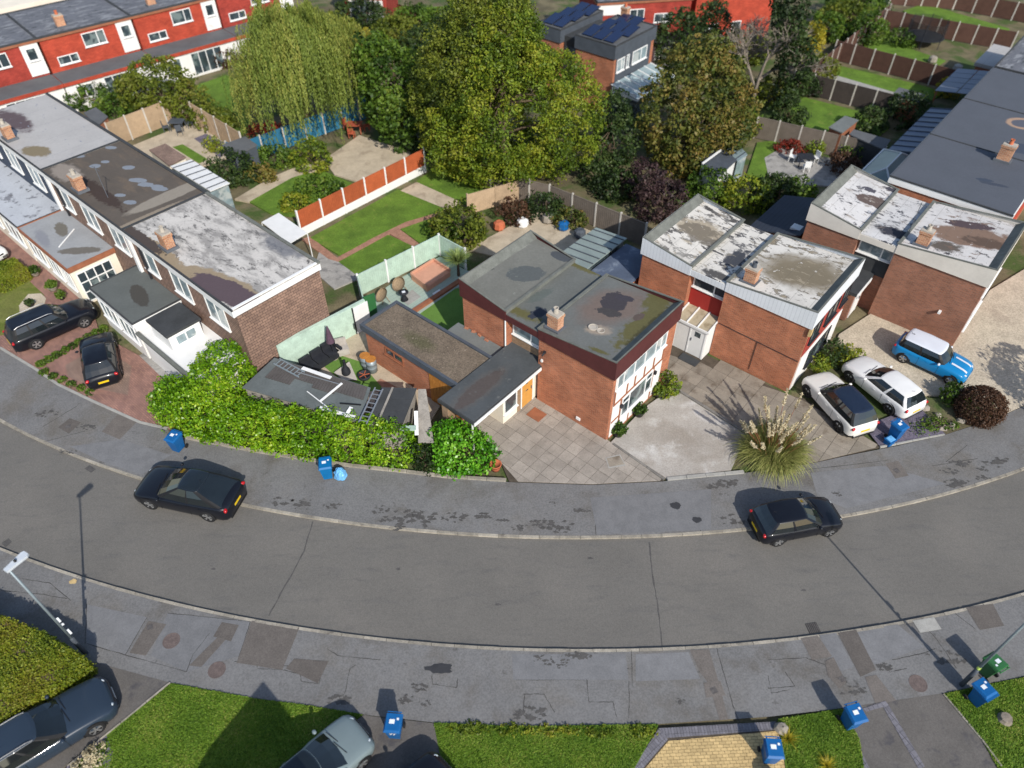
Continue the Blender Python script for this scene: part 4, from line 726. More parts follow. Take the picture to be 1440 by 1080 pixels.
O = fs(-.1, 0); m = MB(); fpr(m, O, fs.v, fs.u, .4, 5.6, .004, .04, 2.5, 4.5); m.build('charcoal_cladding', 'slate_trim', t)
for a, b in ((.5, 1.6), (1.9, 2.3), (2.8, 5.0)): window(t, O + fs.u * .04, fs.v, fs.u, a, b, 3.3, 4.35, (.6,) if b - a > 1 else (), glass='glass_pale')
def panelset(cells):
    for u, v in cells:
        m = MB(); q = [fs(u, v), fs(u + 1.0, v), fs(u + 1.0, v + 1.65), fs(u, v + 1.65)]; m.prism(q, [5.62, 5.62, 5.95, 5.95], [5.66, 5.66, 5.99, 5.99]); o = m.build('solar_panel', 'solar_cell', t)
        for k in range(2): m2 = MB(); uu = u + (.01 if k == 0 else .97); m2.prism([fs(uu, v), fs(uu + .02, v), fs(uu + .02, v + 1.65), fs(uu, v + 1.65)], [5.661, 5.661, 5.991, 5.991], [5.672, 5.672, 6.002, 6.002]); m2.build('panel_frame', 'black_trim', o)
panelset([(-3.7, .4), (-2.6, .35), (-1.5, .4), (-3.5, 2.3), (-2.4, 2.5), (-1.3, 2.3), (-3.2, 4.2), (-2.1, 4.3)]); panelset([(-7.9, .5), (-6.8, .5), (-7.9, 2.3), (-6.8, 2.3), (-7.8, 4.2), (-6.7, 4.2)])
chimney(t, fs(-3.2, 6.0), AX, z=5.5)
m = MB(); m.prism([fs(.02, -.2), fs(2.6, -.2), fs(2.6, 5.8), fs(.02, 5.8)], [2.5, 2.0, 2.0, 2.5], [2.58, 2.08, 2.08, 2.58]); m.build('conservatory_roof', 'glass_roof', t)
for k in range(7): m = MB(); v = -.2 + k; m.bar(fs(.02, v, 2.6), fs(2.62, v, 2.1), .07, .06); m.build('glazing_bar', 'upvc', t)
m = MB(); m.fbox(fs, .1, 2.5, -.1, 5.7, 0, 2.0); m.build('conservatory_wall', 'glass', t); m = MB(); m.fbox(fs, 2.51, 2.68, -.2, 5.8, 1.9, 2.06).fbox(fs, .1, 2.5, -.18, -.11, 1.9, 2.4); m.build('conservatory_gutter', 'upvc', t)
# red house behind it
f = Fr((7.75, 71.33), R(10)); t = thing('terraced_house', 'red house with dark lower roof standing behind the solar panels', 'house', f(4, 0)); flatblock(t, f, 9.2, 7, 5.6, 'tile_red', 'timber_brown', 'roof_far_grey', .3)
window(t, f(0, .12), f.u, -f.v, 3.2, 4.6, 3.3, 4.8, (.5,)); window(t, f(0, .12), f.u, -f.v, 5.6, 7.4, 3.5, 4.3, (.5,)); m = MB(); fpr(m, f(0, .12), f.u, -f.v, 0, 2.6, .004, .05, 4.4, 5.3); m.build('white_panel', 'render_white', t)
m = MB(); m.fbox(f, 5, 12, -2.6, .1, 2.3, 2.55); m.build('lower_roof', 'felt_dark', t); m = MB(); m.fbox(f, 5.2, 11.8, -2.3, .1, 0, 2.3); m.build('extension_wall', 'render_white', t); window(t, f(0, -2.3), f.u, -f.v, 8, 11, .2, 2.1, (.33, .66), sill=False, name='patio_doors')
f = Fr((17.5, 74.8), R(18)); t = thing('terraced_house', 'orange brick house corner with tall windows behind the bare tree', 'house', f(3, 0)); flatblock(t, f, 9, 7, 5.4, 'tile_orange', 'timber_brown', 'roof_far_grey', .3); window(t, f(0, .12), f.u, -f.v, 1, 3, .3, 2.3, (.5,)); window(t, f(0, .12), f.u, -f.v, 4.5, 5.5, .3, 2.3)
# ---- dark-roofed terrace on the right
fd = Fr((23.06, 40.52)); DW = 7.0
labs = ('grey-roofed terraced house with glass hip conservatory behind the cream-fascia house', 'grey-roofed terraced house with ribbed blue lean-to along its garden side', 'grey-roofed terraced house with clear pergola roof over its yard')
DT = []
for i, lab in enumerate(labs):
    g = Fr(fd(0, i * 7.2)); t = thing('terraced_house', lab, 'house', g(3, 3), 0, 'houses of the grey-roofed terrace'); DT.append(t)
    m = MB(); m.fbox(g, .1, DW - .1, .1, 7.1, 0, 5.1); m.build('wall', 'brick_orange', t); m = MB(); m.fbox(g, 0, DW, 0.005, 7.195, 5.0, 5.4); m.build('fascia', 'upvc', t); m = MB(); m.fbox(g, .04, DW - .04, .02, 7.18, 5.4, 5.45); m.build('roof_deck', 'roof_dark_new', t)
    m = MB(); m.fbox(g, 0, DW, -.03, .05, 5.4, 5.49); m.build('roof_seam', 'felt_dark', t); m = MB(); m.fbox(g, -.03, .03, 0.06, 7.1, 5.4, 5.48); m.build('roof_edge', 'slate_trim', t)
    O = g(.1, 0); window(t, O, -g.v, -g.u, -5.5, -3.5, 3.3, 4.6, (.5,)); window(t, O, -g.v, -g.u, -2.8, -1.2, 3.3, 4.6)
    m = MB(); m.fbox(g, DW - .09, DW + .02, .3, 6.8, 2.6, 4.9); m.build('red_boarding', 'tile_orange', t)
c = G(1410, 225, 5.5); chimney(DT[0], c, AX, .75, .5, 1.1, 5.45)
g = Fr(fd(0, 0)); t = DT[0]; ap = [g(-1.4, 5.4, 3.2), g(-1.4, 8.2, 3.2)]; base = [g(-2.9, 3.6, 2.4), g(-.05, 3.6, 2.4), g(-.05, 9.7, 2.4), g(-2.9, 9.7, 2.4)]
for q in ([base[0], base[1], ap[0]], [base[1], base[2], ap[1], ap[0]], [base[2], base[3], ap[1]], [base[3], base[0], ap[0], ap[1]]): m = MB(); m.poly(q); m.build('roof_glass', 'lean_glass', t)
for a, b in ((base[0], ap[0]), (base[1], ap[0]), (base[2], ap[1]), (base[3], ap[1]), (ap[0], ap[1]), (base[0], base[3]), (base[0], base[1])): m = MB(); m.bar(a + Vector((0, 0, .03)), b + Vector((0, 0, .03)), .09, .08); m.build('glazing_bar', 'upvc', t)
m = MB(); m.fbox(g, -2.8, -.1, 3.7, 9.6, 0, 2.38); m.build('conservatory_wall', 'glass_pale', t)
t = DT[1]
m = MB(); m.prism([fd(-2.7, 10), fd(-.02, 10), fd(-.02, 19.3), fd(-2.7, 19.3)], [2.2, 2.8, 2.8, 2.2], [2.26, 2.86, 2.86, 2.26]); m.build('lean_to_roof', 'corrugated_blue', t)
for k in range(10): m = MB(); v = 10.05 + k * 1.02; m.bar(fd(-2.7, v, 2.28), fd(-.02, v, 2.88), .09, .07); m.build('roof_rib', 'slate_trim', t)
m = MB(); m.fbox(fd, -2.5, -.1, 10.2, 19.1, 0, 2.2); m.build('lean_to_wall', 'glass', t)
t = DT[2]
for i in range(2):
    for j in range(5): m = MB(); u, v = -3.4 + i * 1.62, 22.2 + j * 1.2; m.prism([fd(u, v), fd(u + 1.56, v), fd(u + 1.56, v + 1.12), fd(u, v + 1.12)], [2.5 + i * .25, 2.75 + i * .25, 2.75 + i * .25, 2.5 + i * .25], [2.54 + i * .25, 2.79 + i * .25, 2.79 + i * .25, 2.54 + i * .25]); m.build('pergola_pane', 'corrugated_blue', t)
for u, v in ((-3.3, 22.2), (-3.3, 28.1)): m = MB(); m.fbox(fd, u, u + .1, v, v + .1, 0, 2.5); m.build('pergola_post', 'timber_brown', t)
f = Fr(fd(-2.6, 32.0)); t = thing('terraced_house', 'house with peeling dark roof and white flat extension at the end of the grey-roofed terrace', 'house', f(4, 3)); flatblock(t, Fr(fd(0, 22.0)), 7, 9.8, 5.42, 'brick_orange', 'upvc', 'roof_far_grey', .4)
m = MB(); m.fbox(f, 0, 2.5, -2, 3.6, 2.4, 2.7); m.build('extension_roof', 'roof_t3', t); m = MB(); m.fbox(f, .15, 2.4, -1.85, 3.4, 0, 2.4); m.build('extension_wall', 'brick_orange', t)
# ---- lean-tos and sheds
def shed(label, pts, z0, z1, roof, wall, name='shed', cat='shed', ov=.12, th=.08, ribs=0):
    "pts: 4 roof-corner world points; z1 list of heights"
    cx = sum(p[0] for p in pts) / 4; cy = sum(p[1] for p in pts) / 4; t = thing(name, label, cat, (cx, cy, 0)); ins = [(cx + (p[0] - cx) * .93, cy + (p[1] - cy) * .93) for p in pts]
    m = MB(); m.prism(ins, 0, [z - .01 for z in z1]); m.build('wall', wall, t); m = MB(); m.prism([(p[0], p[1]) for p in pts], z1, [z + th for z in z1]); m.build('roof', roof, t)
    P = [Vector((p[0], p[1], z + th)) for p, z in zip(pts, z1)]
    for k in range(ribs): a = (k + .5) / ribs; m = MB(); m.bar(P[0].lerp(P[3], a) + Vector((0, 0, .02)), P[1].lerp(P[2], a) + Vector((0, 0, .02)), .06, .05); m.build('roof_rib', 'slate_trim', t)
    return t
shed('glass lean-to with dark bars behind the maroon-fascia house', [f1(.1, 12.2), f1(2.4, 12.2), f1(2.4, 5.8), f1(.1, 5.8)], 0, [2.5, 2.7, 2.7, 2.5], 'lean_glass', 'glass', 'lean_to', 'lean-to', ribs=10)
shed('flat blue-grey felt roof between the maroon house and the ribbed white house', [f1(2.5, 5.8), f1(2.5, 12.0), f1(4.95, 12.0), f1(4.95, 5.8)], 0, [2.45] * 4, 'felt_blue', 'brick_orange', 'garage', 'garage')
shed('dark tiled sloping extension attached to the cream-fascia house', [f3(-.1, .3), f3(-.1, 5.6), f3(-3.4, 5.6), f3(-3.4, .3)], 0, [3.1, 3.1, 2.2, 2.2], 'dark_tiles', 'brick_brown', 'side_extension', 'extension')
m = MB(); c = f3(-.6, 1.2); m.box((c.x, c.y, 2.96), .8, .6, .14, AX); m.single('roof_light', 'upvc', 'small white roof light on the dark tiled extension', 'rooflight')
def pxq(p, z): return [tuple(G(x, y, z)[:2]) for x, y in p]
shed('small garden shed with pale green roof and orange timber walls', pxq([(1165, 180), (1188, 164), (1207, 170), (1184, 188)], 2.0), 0, [2.0] * 4, 'roof_link', 'timber_brown')
shed('long low dark shed with grey roof beside the small orange shed', pxq([(1194, 190), (1200, 183), (1252, 198), (1243, 212)], 1.8), 0, [1.8] * 4, 'roof_far_low', 'felt_dark')
shed('brown shed with dark felt roof in the stepping path garden', pxq([(1256, 132), (1264, 124), (1300, 134), (1294, 146)], 1.8), 0, [1.8] * 4, 'roof_far_low', 'timber_brown')
t = shed('blue-roofed summer house with white ridge among the bushes', pxq([(985, 228), (1012, 208), (1036, 226), (1010, 250)], 2.0), 0, [2.0] * 4, 'slate_trim', 'upvc', 'summer_house', 'summer house')
m = MB(); a, b = G(988, 230, 2.4), G(1014, 211, 2.4); m.bar(a, b, .12, .1); m.build('ridge', 'upvc', t)
t = shed('small glass greenhouse beside the blue summer house', pxq([(1022, 210), (1036, 200), (1050, 222), (1036, 232)], 1.7), 0, [1.6, 1.6, 1.9, 1.9], 'glass_roof', 'glass_pale', 'greenhouse', 'greenhouse', ribs=3)
shed('grey felt shed roof in the tan fenced garden', pxq([(312, 205), (345, 193), (362, 205), (330, 222)], 1.9), 0, [1.9] * 4, 'roof_far_low', 'slate_trim')
shed('brown roofed lean-to beside the white conservatory', pxq([(210, 212), (233, 203), (262, 222), (238, 234)], 2.3), 0, [2.3] * 4, 'block_brown', 'render_cream', 'lean_to', 'lean-to')
shed('white conservatory roof attached behind the dark brown roof', pxq([(240, 235), (268, 222), (322, 255), (296, 270)], 2.5), 0, [2.5, 2.3, 2.3, 2.5], 'upvc', 'glass_pale', 'conservatory', 'conservatory', ribs=6)
shed('dark felt shed with brick side behind the slate blue house', pxq([(118, 160), (135, 152), (152, 165), (138, 178)], 2.2), 0, [2.2] * 4, 'roof_far_low', 'brick_red')
shed('white fabric gazebo canopy on the lawn behind the brick end wall', pxq([(370, 312), (392, 300), (432, 328), (405, 342)], 2.2), 2.0, [2.2] * 4, 'soffit_white', 'render_white', 'gazebo', 'gazebo') if 0 else None
t = thing('gazebo', 'white fabric gazebo canopy behind the patchy white terrace roof', 'gazebo', G(402, 345, 0)); m = MB(); q = pxq([(368, 313), (392, 300), (432, 328), (407, 343)], 2.3); m.prism(q, 2.28, 2.34); m.build('canopy', 'upvc', t)
for x, y in q: m = MB(); m.tube([(x, y, 0), (x, y, 2.28)], .03, 6); m.build('pole', 'upvc', t)
# ================================================================ fences
for n, c_ in (('f_mint', C(176, 198, 182)), ('f_orange', C(172, 88, 52)), ('f_teal', C(46, 110, 142)), ('f_tan', C(176, 152, 124)), ('f_grey', C(118, 108, 98)), ('f_brown', C(92, 66, 56)), ('f_dark', C(76, 68, 64))): mat(n, c_, .85, .1, 2, .1, 14, 0, 1, [('rnd', .88, 1.1), ('noise', 1.2, .55, .75, tuple(x * .8 for x in c_))])
mat('conc_post', C(196, 190, 180), .9, .08, 2, .08, 14)
def fence(label, P, h, pm, post='conc_post', board=0, cap=True, w_=1.83, steps=None):
    P = [Vector((p[0], p[1], 0)) for p in P]; t = thing('garden_fence', label, 'fence', P[0]); first = True
    for i in range(len(P) - 1):
        d = P[i + 1] - P[i]; n = max(1, round(d.length / w_)); u = d.normalized(); ang = math.atan2(u.y, u.x)
        for k in range(n + 1):
            if k or first: q = P[i] + d * k / n; m = MB(); m.box((q.x, q.y, 0), .11, .12, h + .08, ang); m.build('post', post, t); first = False
        for k in range(n):
            a, b = P[i] + d * k / n + u * .06, P[i] + d * (k + 1) / n - u * .06; c_ = (a + b) / 2; L = (b - a).length
            m = MB(); m.box((c_.x, c_.y, .05 + board), L, .035, h - .07 - board, ang)
            nb = max(2, int(L / .15))
            for j in range(nb): s_ = a + u * (j + .5) * L / nb; m.box((s_.x, s_.y, .07 + board), L / nb * .55, .06, h - .12 - board, ang)
            m.box((c_.x, c_.y, h - .06), L, .075, .05, ang); m.build('panel', pm, t)
            if board: m = MB(); m.box((c_.x, c_.y, 0), L, .05, board + .04, ang); m.build('gravel_board', post, t)
    return t
g2 = lambda pts, z=Z0: [G(x, y, z) for x, y in pts]
FM = g2([(388, 487), (512, 422)], 2.0) + g2([(507, 414), (619, 357), (655, 377)])
fence('mint green panel fence with white posts along the courtyard garden', [FM[1], FM[2], FM[3], FM[4]], 1.6, 'f_mint', 'upvc', w_=2.1)
m = MB(); d_ = (FM[1] - FM[0]); n_ = Vector((-d_.y, d_.x, 0)).normalized() * .1; m.prism([FM[0] - n_, FM[1] - n_, FM[1] + n_, FM[0] + n_], 0, 2.05); t = m.single('garden_wall', 'f_mint', 'smooth mint green rendered wall beside the terrace end wall', 'wall')
fence('orange panel fence with white posts and white gravel board beside the striped lawn', g2([(424, 330), (598, 240)]), 1.9, 'f_orange', 'upvc', .55)
fence('teal blue fence with white posts under the willow', g2([(325, 228), (340, 232), (432, 196), (530, 160)]), 1.8, 'f_teal', 'conc_post')
fence('pale tan close-boarded fence round the paved garden behind the dark brown roof', g2([(160, 205), (260, 165), (345, 218)]), 2.0, 'f_tan', 'conc_post')
fence('weathered grey fence under the big yellow-green tree', g2([(622, 228), (690, 270), (772, 290), (905, 345)]), 1.8, 'f_grey', 'conc_post')
fence('woven tan fence at the back of the striped lawn garden', g2([(658, 300), (735, 278)]), 1.6, 'f_tan', 'f_tan')
fence('grey fence with pale posts beside the crazy paving patio', g2([(1060, 192), (1215, 228), (1235, 236)]), 1.8, 'f_grey', 'conc_post')
fence('dark fence between the small orange shed lawn and the stepping path garden', g2([(1112, 125), (1255, 162)]), 1.8, 'f_dark', 'conc_post')
fence('brown fence between the stepping path garden and the trampoline garden', g2([(1170, 82), (1335, 125)]), 1.8, 'f_brown', 'conc_post')
fence('brown fence beyond the trampoline', g2([(1240, 38), (1420, 70)]), 1.8, 'f_brown', 'conc_post')
fence('brown fence furthest beyond the trampoline garden', g2([(1250, 5), (1340, 12), (1480, 38)]), 1.8, 'f_brown', 'conc_post')
fence('brown fence closing the garden ends beside the tall dark evergreen', g2([(1118, 135), (1175, 88), (1245, 30)]), 1.8, 'f_brown', 'conc_post')
fence('tall dark fence on the boundary behind the dark tiled extension', g2([(1180, 300), (1240, 240)]), 1.8, 'f_dark', 'conc_post')
# ================================================================ vegetation
mat('bark', C(96, 82, 66), .95, .25, 4, .2, 20, .5, 30); mat('bark_grey', C(134, 124, 112), .95, .2, 4, .2, 20, .5, 30)
def LC(*cs): return [C(*c, .78) for c in cs]
leafmat('leaf_yellow', LC((74, 96, 26), (104, 128, 32), (138, 156, 42), (166, 168, 50), (122, 128, 48)))
leafmat('leaf_olive', LC((68, 84, 26), (100, 116, 34), (132, 142, 46), (122, 132, 46), (142, 134, 58)))
leafmat('leaf_mid', LC((46, 72, 22), (78, 108, 32), (110, 140, 44), (134, 150, 60)))
leafmat('leaf_dark', LC((34, 50, 26), (52, 74, 34), (76, 98, 44), (98, 112, 58)))
leafmat('leaf_laurel', LC((76, 120, 16), (108, 154, 22), (140, 184, 34), (182, 204, 58), (132, 148, 42)), .35, .3)
leafmat('leaf_laurel_deep', LC((48, 104, 18), (84, 150, 28), (118, 182, 42), (150, 200, 70)), .35, .3)
leafmat('leaf_willow', LC((88, 106, 42), (120, 138, 56), (148, 162, 74), (172, 172, 84)), .6, .3)
leafmat('leaf_purple', LC((52, 40, 44), (78, 58, 60), (100, 78, 74), (70, 66, 50)))
leafmat('leaf_bronze', LC((70, 50, 36), (98, 70, 52), (120, 88, 64)))
leafmat('leaf_hedge', LC((82, 104, 24), (122, 140, 34), (158, 164, 48), (130, 118, 40)))
leafmat('leaf_rust', LC((70, 86, 34), (100, 110, 44), (132, 128, 58), (150, 124, 62), (96, 112, 46)))
leafmat('leaf_gold', LC((150, 150, 40), (196, 180, 50), (210, 190, 70)))
leafmat('leaf_red', LC((110, 40, 30), (160, 60, 44), (120, 90, 40)))
leafmat('blade_green', LC((116, 126, 62), (150, 158, 84), (184, 182, 112), (140, 136, 76)), .6, .25)
leafmat('plume', LC((206, 190, 150), (226, 212, 176), (238, 226, 196)), .8, .3)
leafmat('grass_blade', LC((84, 118, 26), (106, 142, 34), (130, 160, 48), (158, 160, 76)), .7, .25)
leafmat('yucca', LC((110, 134, 70), (150, 170, 96), (180, 190, 120)), .5, .2)
def foliage(ells, dens, size, clump=.55, seed=1, fill=.35, jit=.75, hang=0, zmin=.05, flat=.0, cut=None, patch=.7):
    "clumps of leaves through the outer shell of a union of ellipsoids; returns V,F,rnd in world coords"
    rr = np.random.default_rng(seed); PP, NN, RR = [], [], []; E = [np.array(e, float) for e in ells]
    for e in E:
        c, r_ = e[:3], e[3:6]; area = 4 * math.pi * ((r_[0] * r_[1]) ** 1.6 / 3 + 2 * (r_[0] * r_[2]) ** 1.6 / 3) ** (1 / 1.6)
        n = int(area / (clump * clump * 1.5) * dens) + 4; d = unit(rr.normal(0, 1, (n, 3))); k = 1 - rr.random(n) ** 2 * fill + rr.normal(0, .05, n); q = c + d * r_ * k[:, None]
        keep = q[:, 2] > zmin
        for e2 in E:
            if e2 is e: continue
            keep &= np.linalg.norm((q - e2[:3]) / e2[3:6], axis=1) > .66
        q, d = q[keep], d[keep]; nl = max(10, int(38 * (clump / .55) ** 2 * (.12 / size) ** 1.0)); m = len(q)
        if m == 0: continue
        cr = clump * rr.uniform(.6, 1.25, m); dd = unit(rr.normal(0, 1, (m * nl, 3)) + np.repeat(unit(d / r_ + np.array([0, 0, .25])), nl, 0) * .75)
        P = np.repeat(q, nl, 0) + dd * np.repeat(cr, nl)[:, None] * rr.uniform(.55, 1.05, (m * nl, 1)) * np.array([1, 1, .8])
        NN.append(unit(dd + np.array([0, 0, .35]))); PP.append(P)
        big = .5 + .5 * np.sin(q[:, 0] * 1.3 + seed) * np.sin(q[:, 1] * 1.1 + q[:, 2] * .9 + seed * 2)
        RR.append(np.clip(np.repeat(rr.normal(.15, .16, m) + big * patch * .9, nl) * .9 + rr.normal(0, .12, m * nl), 0, 1))
    P = np.concatenate(PP); Nn = np.concatenate(NN); Rn = np.concatenate(RR); ok = P[:, 2] > zmin
    if cut is not None: ok &= cut(P)
    P, Nn, Rn = P[ok], Nn[ok], Rn[ok]
    V, F = leaves(P, Nn, size, jit, 1.6, rr); return V, F, Rn
def addmesh(name, V, F, m, parent, rnd=None, kind=None):
    org = ORG[top(parent).name] if parent else Vector((0, 0, 0)); o = link(name, fastmesh(name, V - np.array(org), F, m, rnd), parent)
    if kind: o['kind'] = kind
    return o
def limbs(mb, base, tips, r0, seed=0, fork=.35):
    rd = random.Random(seed); base = Vector(base); zt = max(t[2] for t in tips); top_ = Vector((sum(t[0] for t in tips) / len(tips), sum(t[1] for t in tips) / len(tips), base.z + (zt - base.z) * .8)); n = 7
    trunk = [base.lerp(top_, i / n) + Vector((rd.uniform(-.1, .1), rd.uniform(-.1, .1), 0)) * (i > 0) for i in range(n + 1)]; mb.tube(trunk, [r0 * (1 - .75 * i / n) for i in range(n + 1)], 8)
    for t in tips:
        t = Vector(t); k = rd.randint(2, n - 1); s = trunk[k]; md = s.lerp(t, .5) + Vector((rd.uniform(-.3, .3), rd.uniform(-.3, .3), .3)); mb.tube([s, s.lerp(md, .6), md, t], [r0 * .38 * (1 - k / n * .4), r0 * .28, r0 * .2, r0 * .06], 6)
def plant(name, label, cat, specs, m, dens=1, size=.13, clump=.5, seed=1, group=None, trunk=True, jit=.75, fill=.35, cut=None, bark='bark', base=None, patch=.7, tr=None):
    "specs: (px, py, zc, rx, ry, rz) crown lobes seen at a pixel, centre zc metres up"
    E = []
    for s in specs: c = G(s[0], s[1], s[2]); E.append((c.x, c.y, s[2], s[3], s[4], s[5]))
    bx = sum(e[0] for e in E) / len(E); by = sum(e[1] for e in E) / len(E)
    t = thing(name, label, cat, (bx, by, Z0), 0, group)
    V, F, Rn = foliage(E, dens, size, clump, seed, fill, jit, cut=cut, patch=patch); addmesh('crown' if cat == 'tree' else 'foliage', V, F, m, t, Rn)
    if trunk:
        rd = random.Random(seed); tips = []
        for e in E:
            for k in range(5 if cat == 'tree' else 3): a = rd.uniform(0, 6.28); tips.append((e[0] + math.cos(a) * e[3] * .6, e[1] + math.sin(a) * e[4] * .6, max(.4, e[2] + e[5] * rd.uniform(-.1, .6))))
        mb = MB(); limbs(mb, (bx, by, 0), tips, tr or max(.05, min(.35, max(e[3] for e in E) * .07)), seed); mb.build('trunk' if cat == 'tree' else 'stems', bark, t, smooth=True)
    return t
# ---- the big trees behind the houses
plant('broadleaf_tree', 'large bright yellow-green broadleaf tree behind the maroon-fascia house', 'tree', [(722, 160, 5.4, 4.3, 4.2, 4.6), (785, 165, 4.6, 3.2, 3.2, 4.2), (700, 195, 3.6, 3.6, 3.2, 3.4), (712, 85, 8.6, 2.8, 2.8, 3.4), (640, 195, 3.2, 2.2, 2.2, 2.8)], 'leaf_yellow', 1.35, .12, .56, 3, jit=.9)
plant('broadleaf_tree', 'tall olive-green tree rising behind the bright yellow-green tree', 'tree', [(668, 95, 7.6, 3.6, 3.4, 4.2), (690, 40, 10.2, 2.6, 2.6, 3.2), (628, 140, 5.0, 2.4, 2.4, 4.0), (708, 40, 9.6, 2.0, 2.0, 2.6)], 'leaf_olive', 1.35, .12, .56, 5, jit=.9)
plant('ivy_tree', 'leafy mid-green ivy-clad tree at the end of the teal fence', 'tree', [(548, 125, 4.4, 2.3, 2.2, 3.4), (565, 165, 2.6, 1.8, 1.7, 2.4), (530, 95, 5.6, 1.8, 1.8, 2.4), (595, 120, 4.2, 1.6, 1.6, 3)], 'leaf_mid', 1.1, .18, .55, 7)
plant('conifer', 'dark green dense conifer shrub between the two big trees', 'tree', [(868, 195, 2.0, 1.6, 1.5, 2.4), (862, 165, 3.6, 1.2, 1.2, 2.0), (845, 240, 1.0, 1.5, 1.3, 1.4)], 'leaf_dark', 1.2, .13, .45, 9)
plant('fruit_tree', 'olive and rust coloured tree beside the glass conservatory', 'tree', [(985, 120, 5.4, 3.0, 2.8, 3.6), (945, 165, 3.6, 2.4, 2.4, 3.2), (1010, 165, 3.8, 2.6, 2.5, 3.2), (965, 210, 2.0, 2.0, 1.8, 1.9)], 'leaf_rust', 1.0, .16, .55, 11)
plant('evergreen_tree', 'tall dark evergreen standing beside the leafless grey tree', 'tree', [(1112, 40, 6.4, 1.0, 1.0, 3.2), (1118, 100, 3.6, 1.2, 1.2, 3.0), (1108, 5, 8.0, 1.0, 1.0, 2.6)], 'leaf_dark', 1.1, .16, .5, 13)
plant('evergreen_tree', 'dark conifer showing behind the roof of the solar panel house', 'tree', [(955, 60, 3.2, 2.2, 2.0, 2.6), (1000, 48, 3.2, 1.8, 1.8, 2.8)], 'leaf_dark', 1.0, .16, .5, 15)
plant('garden_tree', 'round bushy green tree in front of the red terrace', 'tree', [(225, 122, 2.4, 2.6, 2.4, 2.2), (262, 140, 1.6, 1.8, 1.8, 1.5), (192, 135, 1.8, 1.6, 1.6, 1.6)], 'leaf_olive', 1.1, .15, .5, 17)
plant('shrub', 'light green shrub row below the round bushy tree', 'shrub', [(165, 150, .8, 1.6, 1.2, .9), (130, 138, .8, 1.8, 1.0, 1.0), (185, 160, .7, 1.0, .9, .8), (100, 140, .8, 1.1, 1, .9)], 'leaf_mid', 1, .15, .4, 19)
# willow
def willow():
    c = G(412, 85, 6.0); t = thing('willow_tree', 'weeping willow with long trailing pale green strands beside the teal fence', 'tree', (c.x, c.y, 0)); rr = np.random.default_rng(21); P, A, Rn = [], [], []
    for b_ in range(135):
        a0 = rr.uniform(0, 6.283); reach = 4.9 * rr.random() ** .6 + .4; pk = rr.uniform(7.8, 10.0) - reach * .36; x0, y0 = rr.normal(0, .9, 2); tone0 = np.clip(rr.normal(.45, .2), 0, 1)
        for i in range(34):
            t_ = rr.uniform(.25, 1.05); a = a0 + rr.normal(0, .16) * t_; x, y = x0 + reach * t_ * math.cos(a), y0 + reach * t_ * math.sin(a); z = pk + 1.5 * math.sin(min(1, t_) * 2.2) - 1.9 * t_ * t_ + rr.normal(0, .12)
            out = np.array([math.cos(a), math.sin(a)]) * .16; L = min(z - .35, rr.uniform(1.4, 4.6) * (.5 + .6 * t_)); n = int(L / .08); tone = np.clip(tone0 + rr.normal(0, .12), 0, 1)
            if n < 3: continue
            k = np.arange(n) * .08; s = k / L
            pts = np.stack([c.x + x + out[0] * (1 - np.exp(-3 * s)) * 2, c.y + y + out[1] * (1 - np.exp(-3 * s)) * 2, z - k], 1) + rr.normal(0, .04, (n, 3)); P.append(pts); A.append(np.tile([math.cos(a), math.sin(a), .5], (n, 1))); Rn.append(np.clip(tone + rr.normal(0, .1, n) + .25 * np.exp(-4 * s), 0, 1))
    P = np.concatenate(P); A = np.concatenate(A); Rn = np.concatenate(Rn); n = len(P); Nn = unit(A + rr.normal(0, .5, (n, 3))); dn = unit(np.array([0, 0, -1.0]) + rr.normal(0, .28, (n, 3))); b = unit(np.cross(Nn, dn)); s = .24 * rr.uniform(.7, 1.2, (n, 1))
    V = np.stack([P, P + dn * s * .5 - b * s * .15, P + dn * s, P + dn * s * .5 + b * s * .15], 1).reshape(-1, 3); addmesh('crown', V, np.arange(4 * n).reshape(-1, 4), 'leaf_willow', t, Rn)
    mb = MB(); rd = random.Random(4); limbs(mb, (c.x, c.y, 0), [(c.x + 3 * math.cos(k * .9), c.y + 3 * math.sin(k * .9), rd.uniform(6, 8.5)) for k in range(8)], .38, 2); mb.build('trunk', 'bark', t, smooth=True)
willow()
def bare_tree(px, py, h, sp, label, seed):
    c = G(px, py, 0); t = thing('bare_tree', label, 'tree', (c.x, c.y, 0)); rd = random.Random(seed); mb = MB()
    def grow(p, d, L, r_, lv):
        q = p + d * L; mb.tube([p, p.lerp(q, .5) + Vector((rd.uniform(-.06, .06), rd.uniform(-.06, .06), 0)) * L, q], [r_, r_ * .85, r_ * .65], 5 if lv < 2 else 3, cap=False)
        if lv >= 6: return
        for k in range(3): nd = (d + Vector((rd.gauss(0, .55), rd.gauss(0, .55), rd.gauss(.1, .35))) * sp).normalized(); grow(p.lerp(q, rd.uniform(.55, 1)), nd, L * rd.uniform(.66, .86), r_ * .64, lv + 1)
    grow(Vector((c.x, c.y, 0)), Vector((0, 0, 1)), h * .24, .22, 0); mb.build('trunk', 'bark_grey', t)
bare_tree(1058, 150, 10.5, .95, 'leafless grey tree with fine twigs beside the tall dark evergreen', 3)
bare_tree(1030, 120, 9, 1.0, 'leafless twiggy tree behind the olive and rust tree', 8)
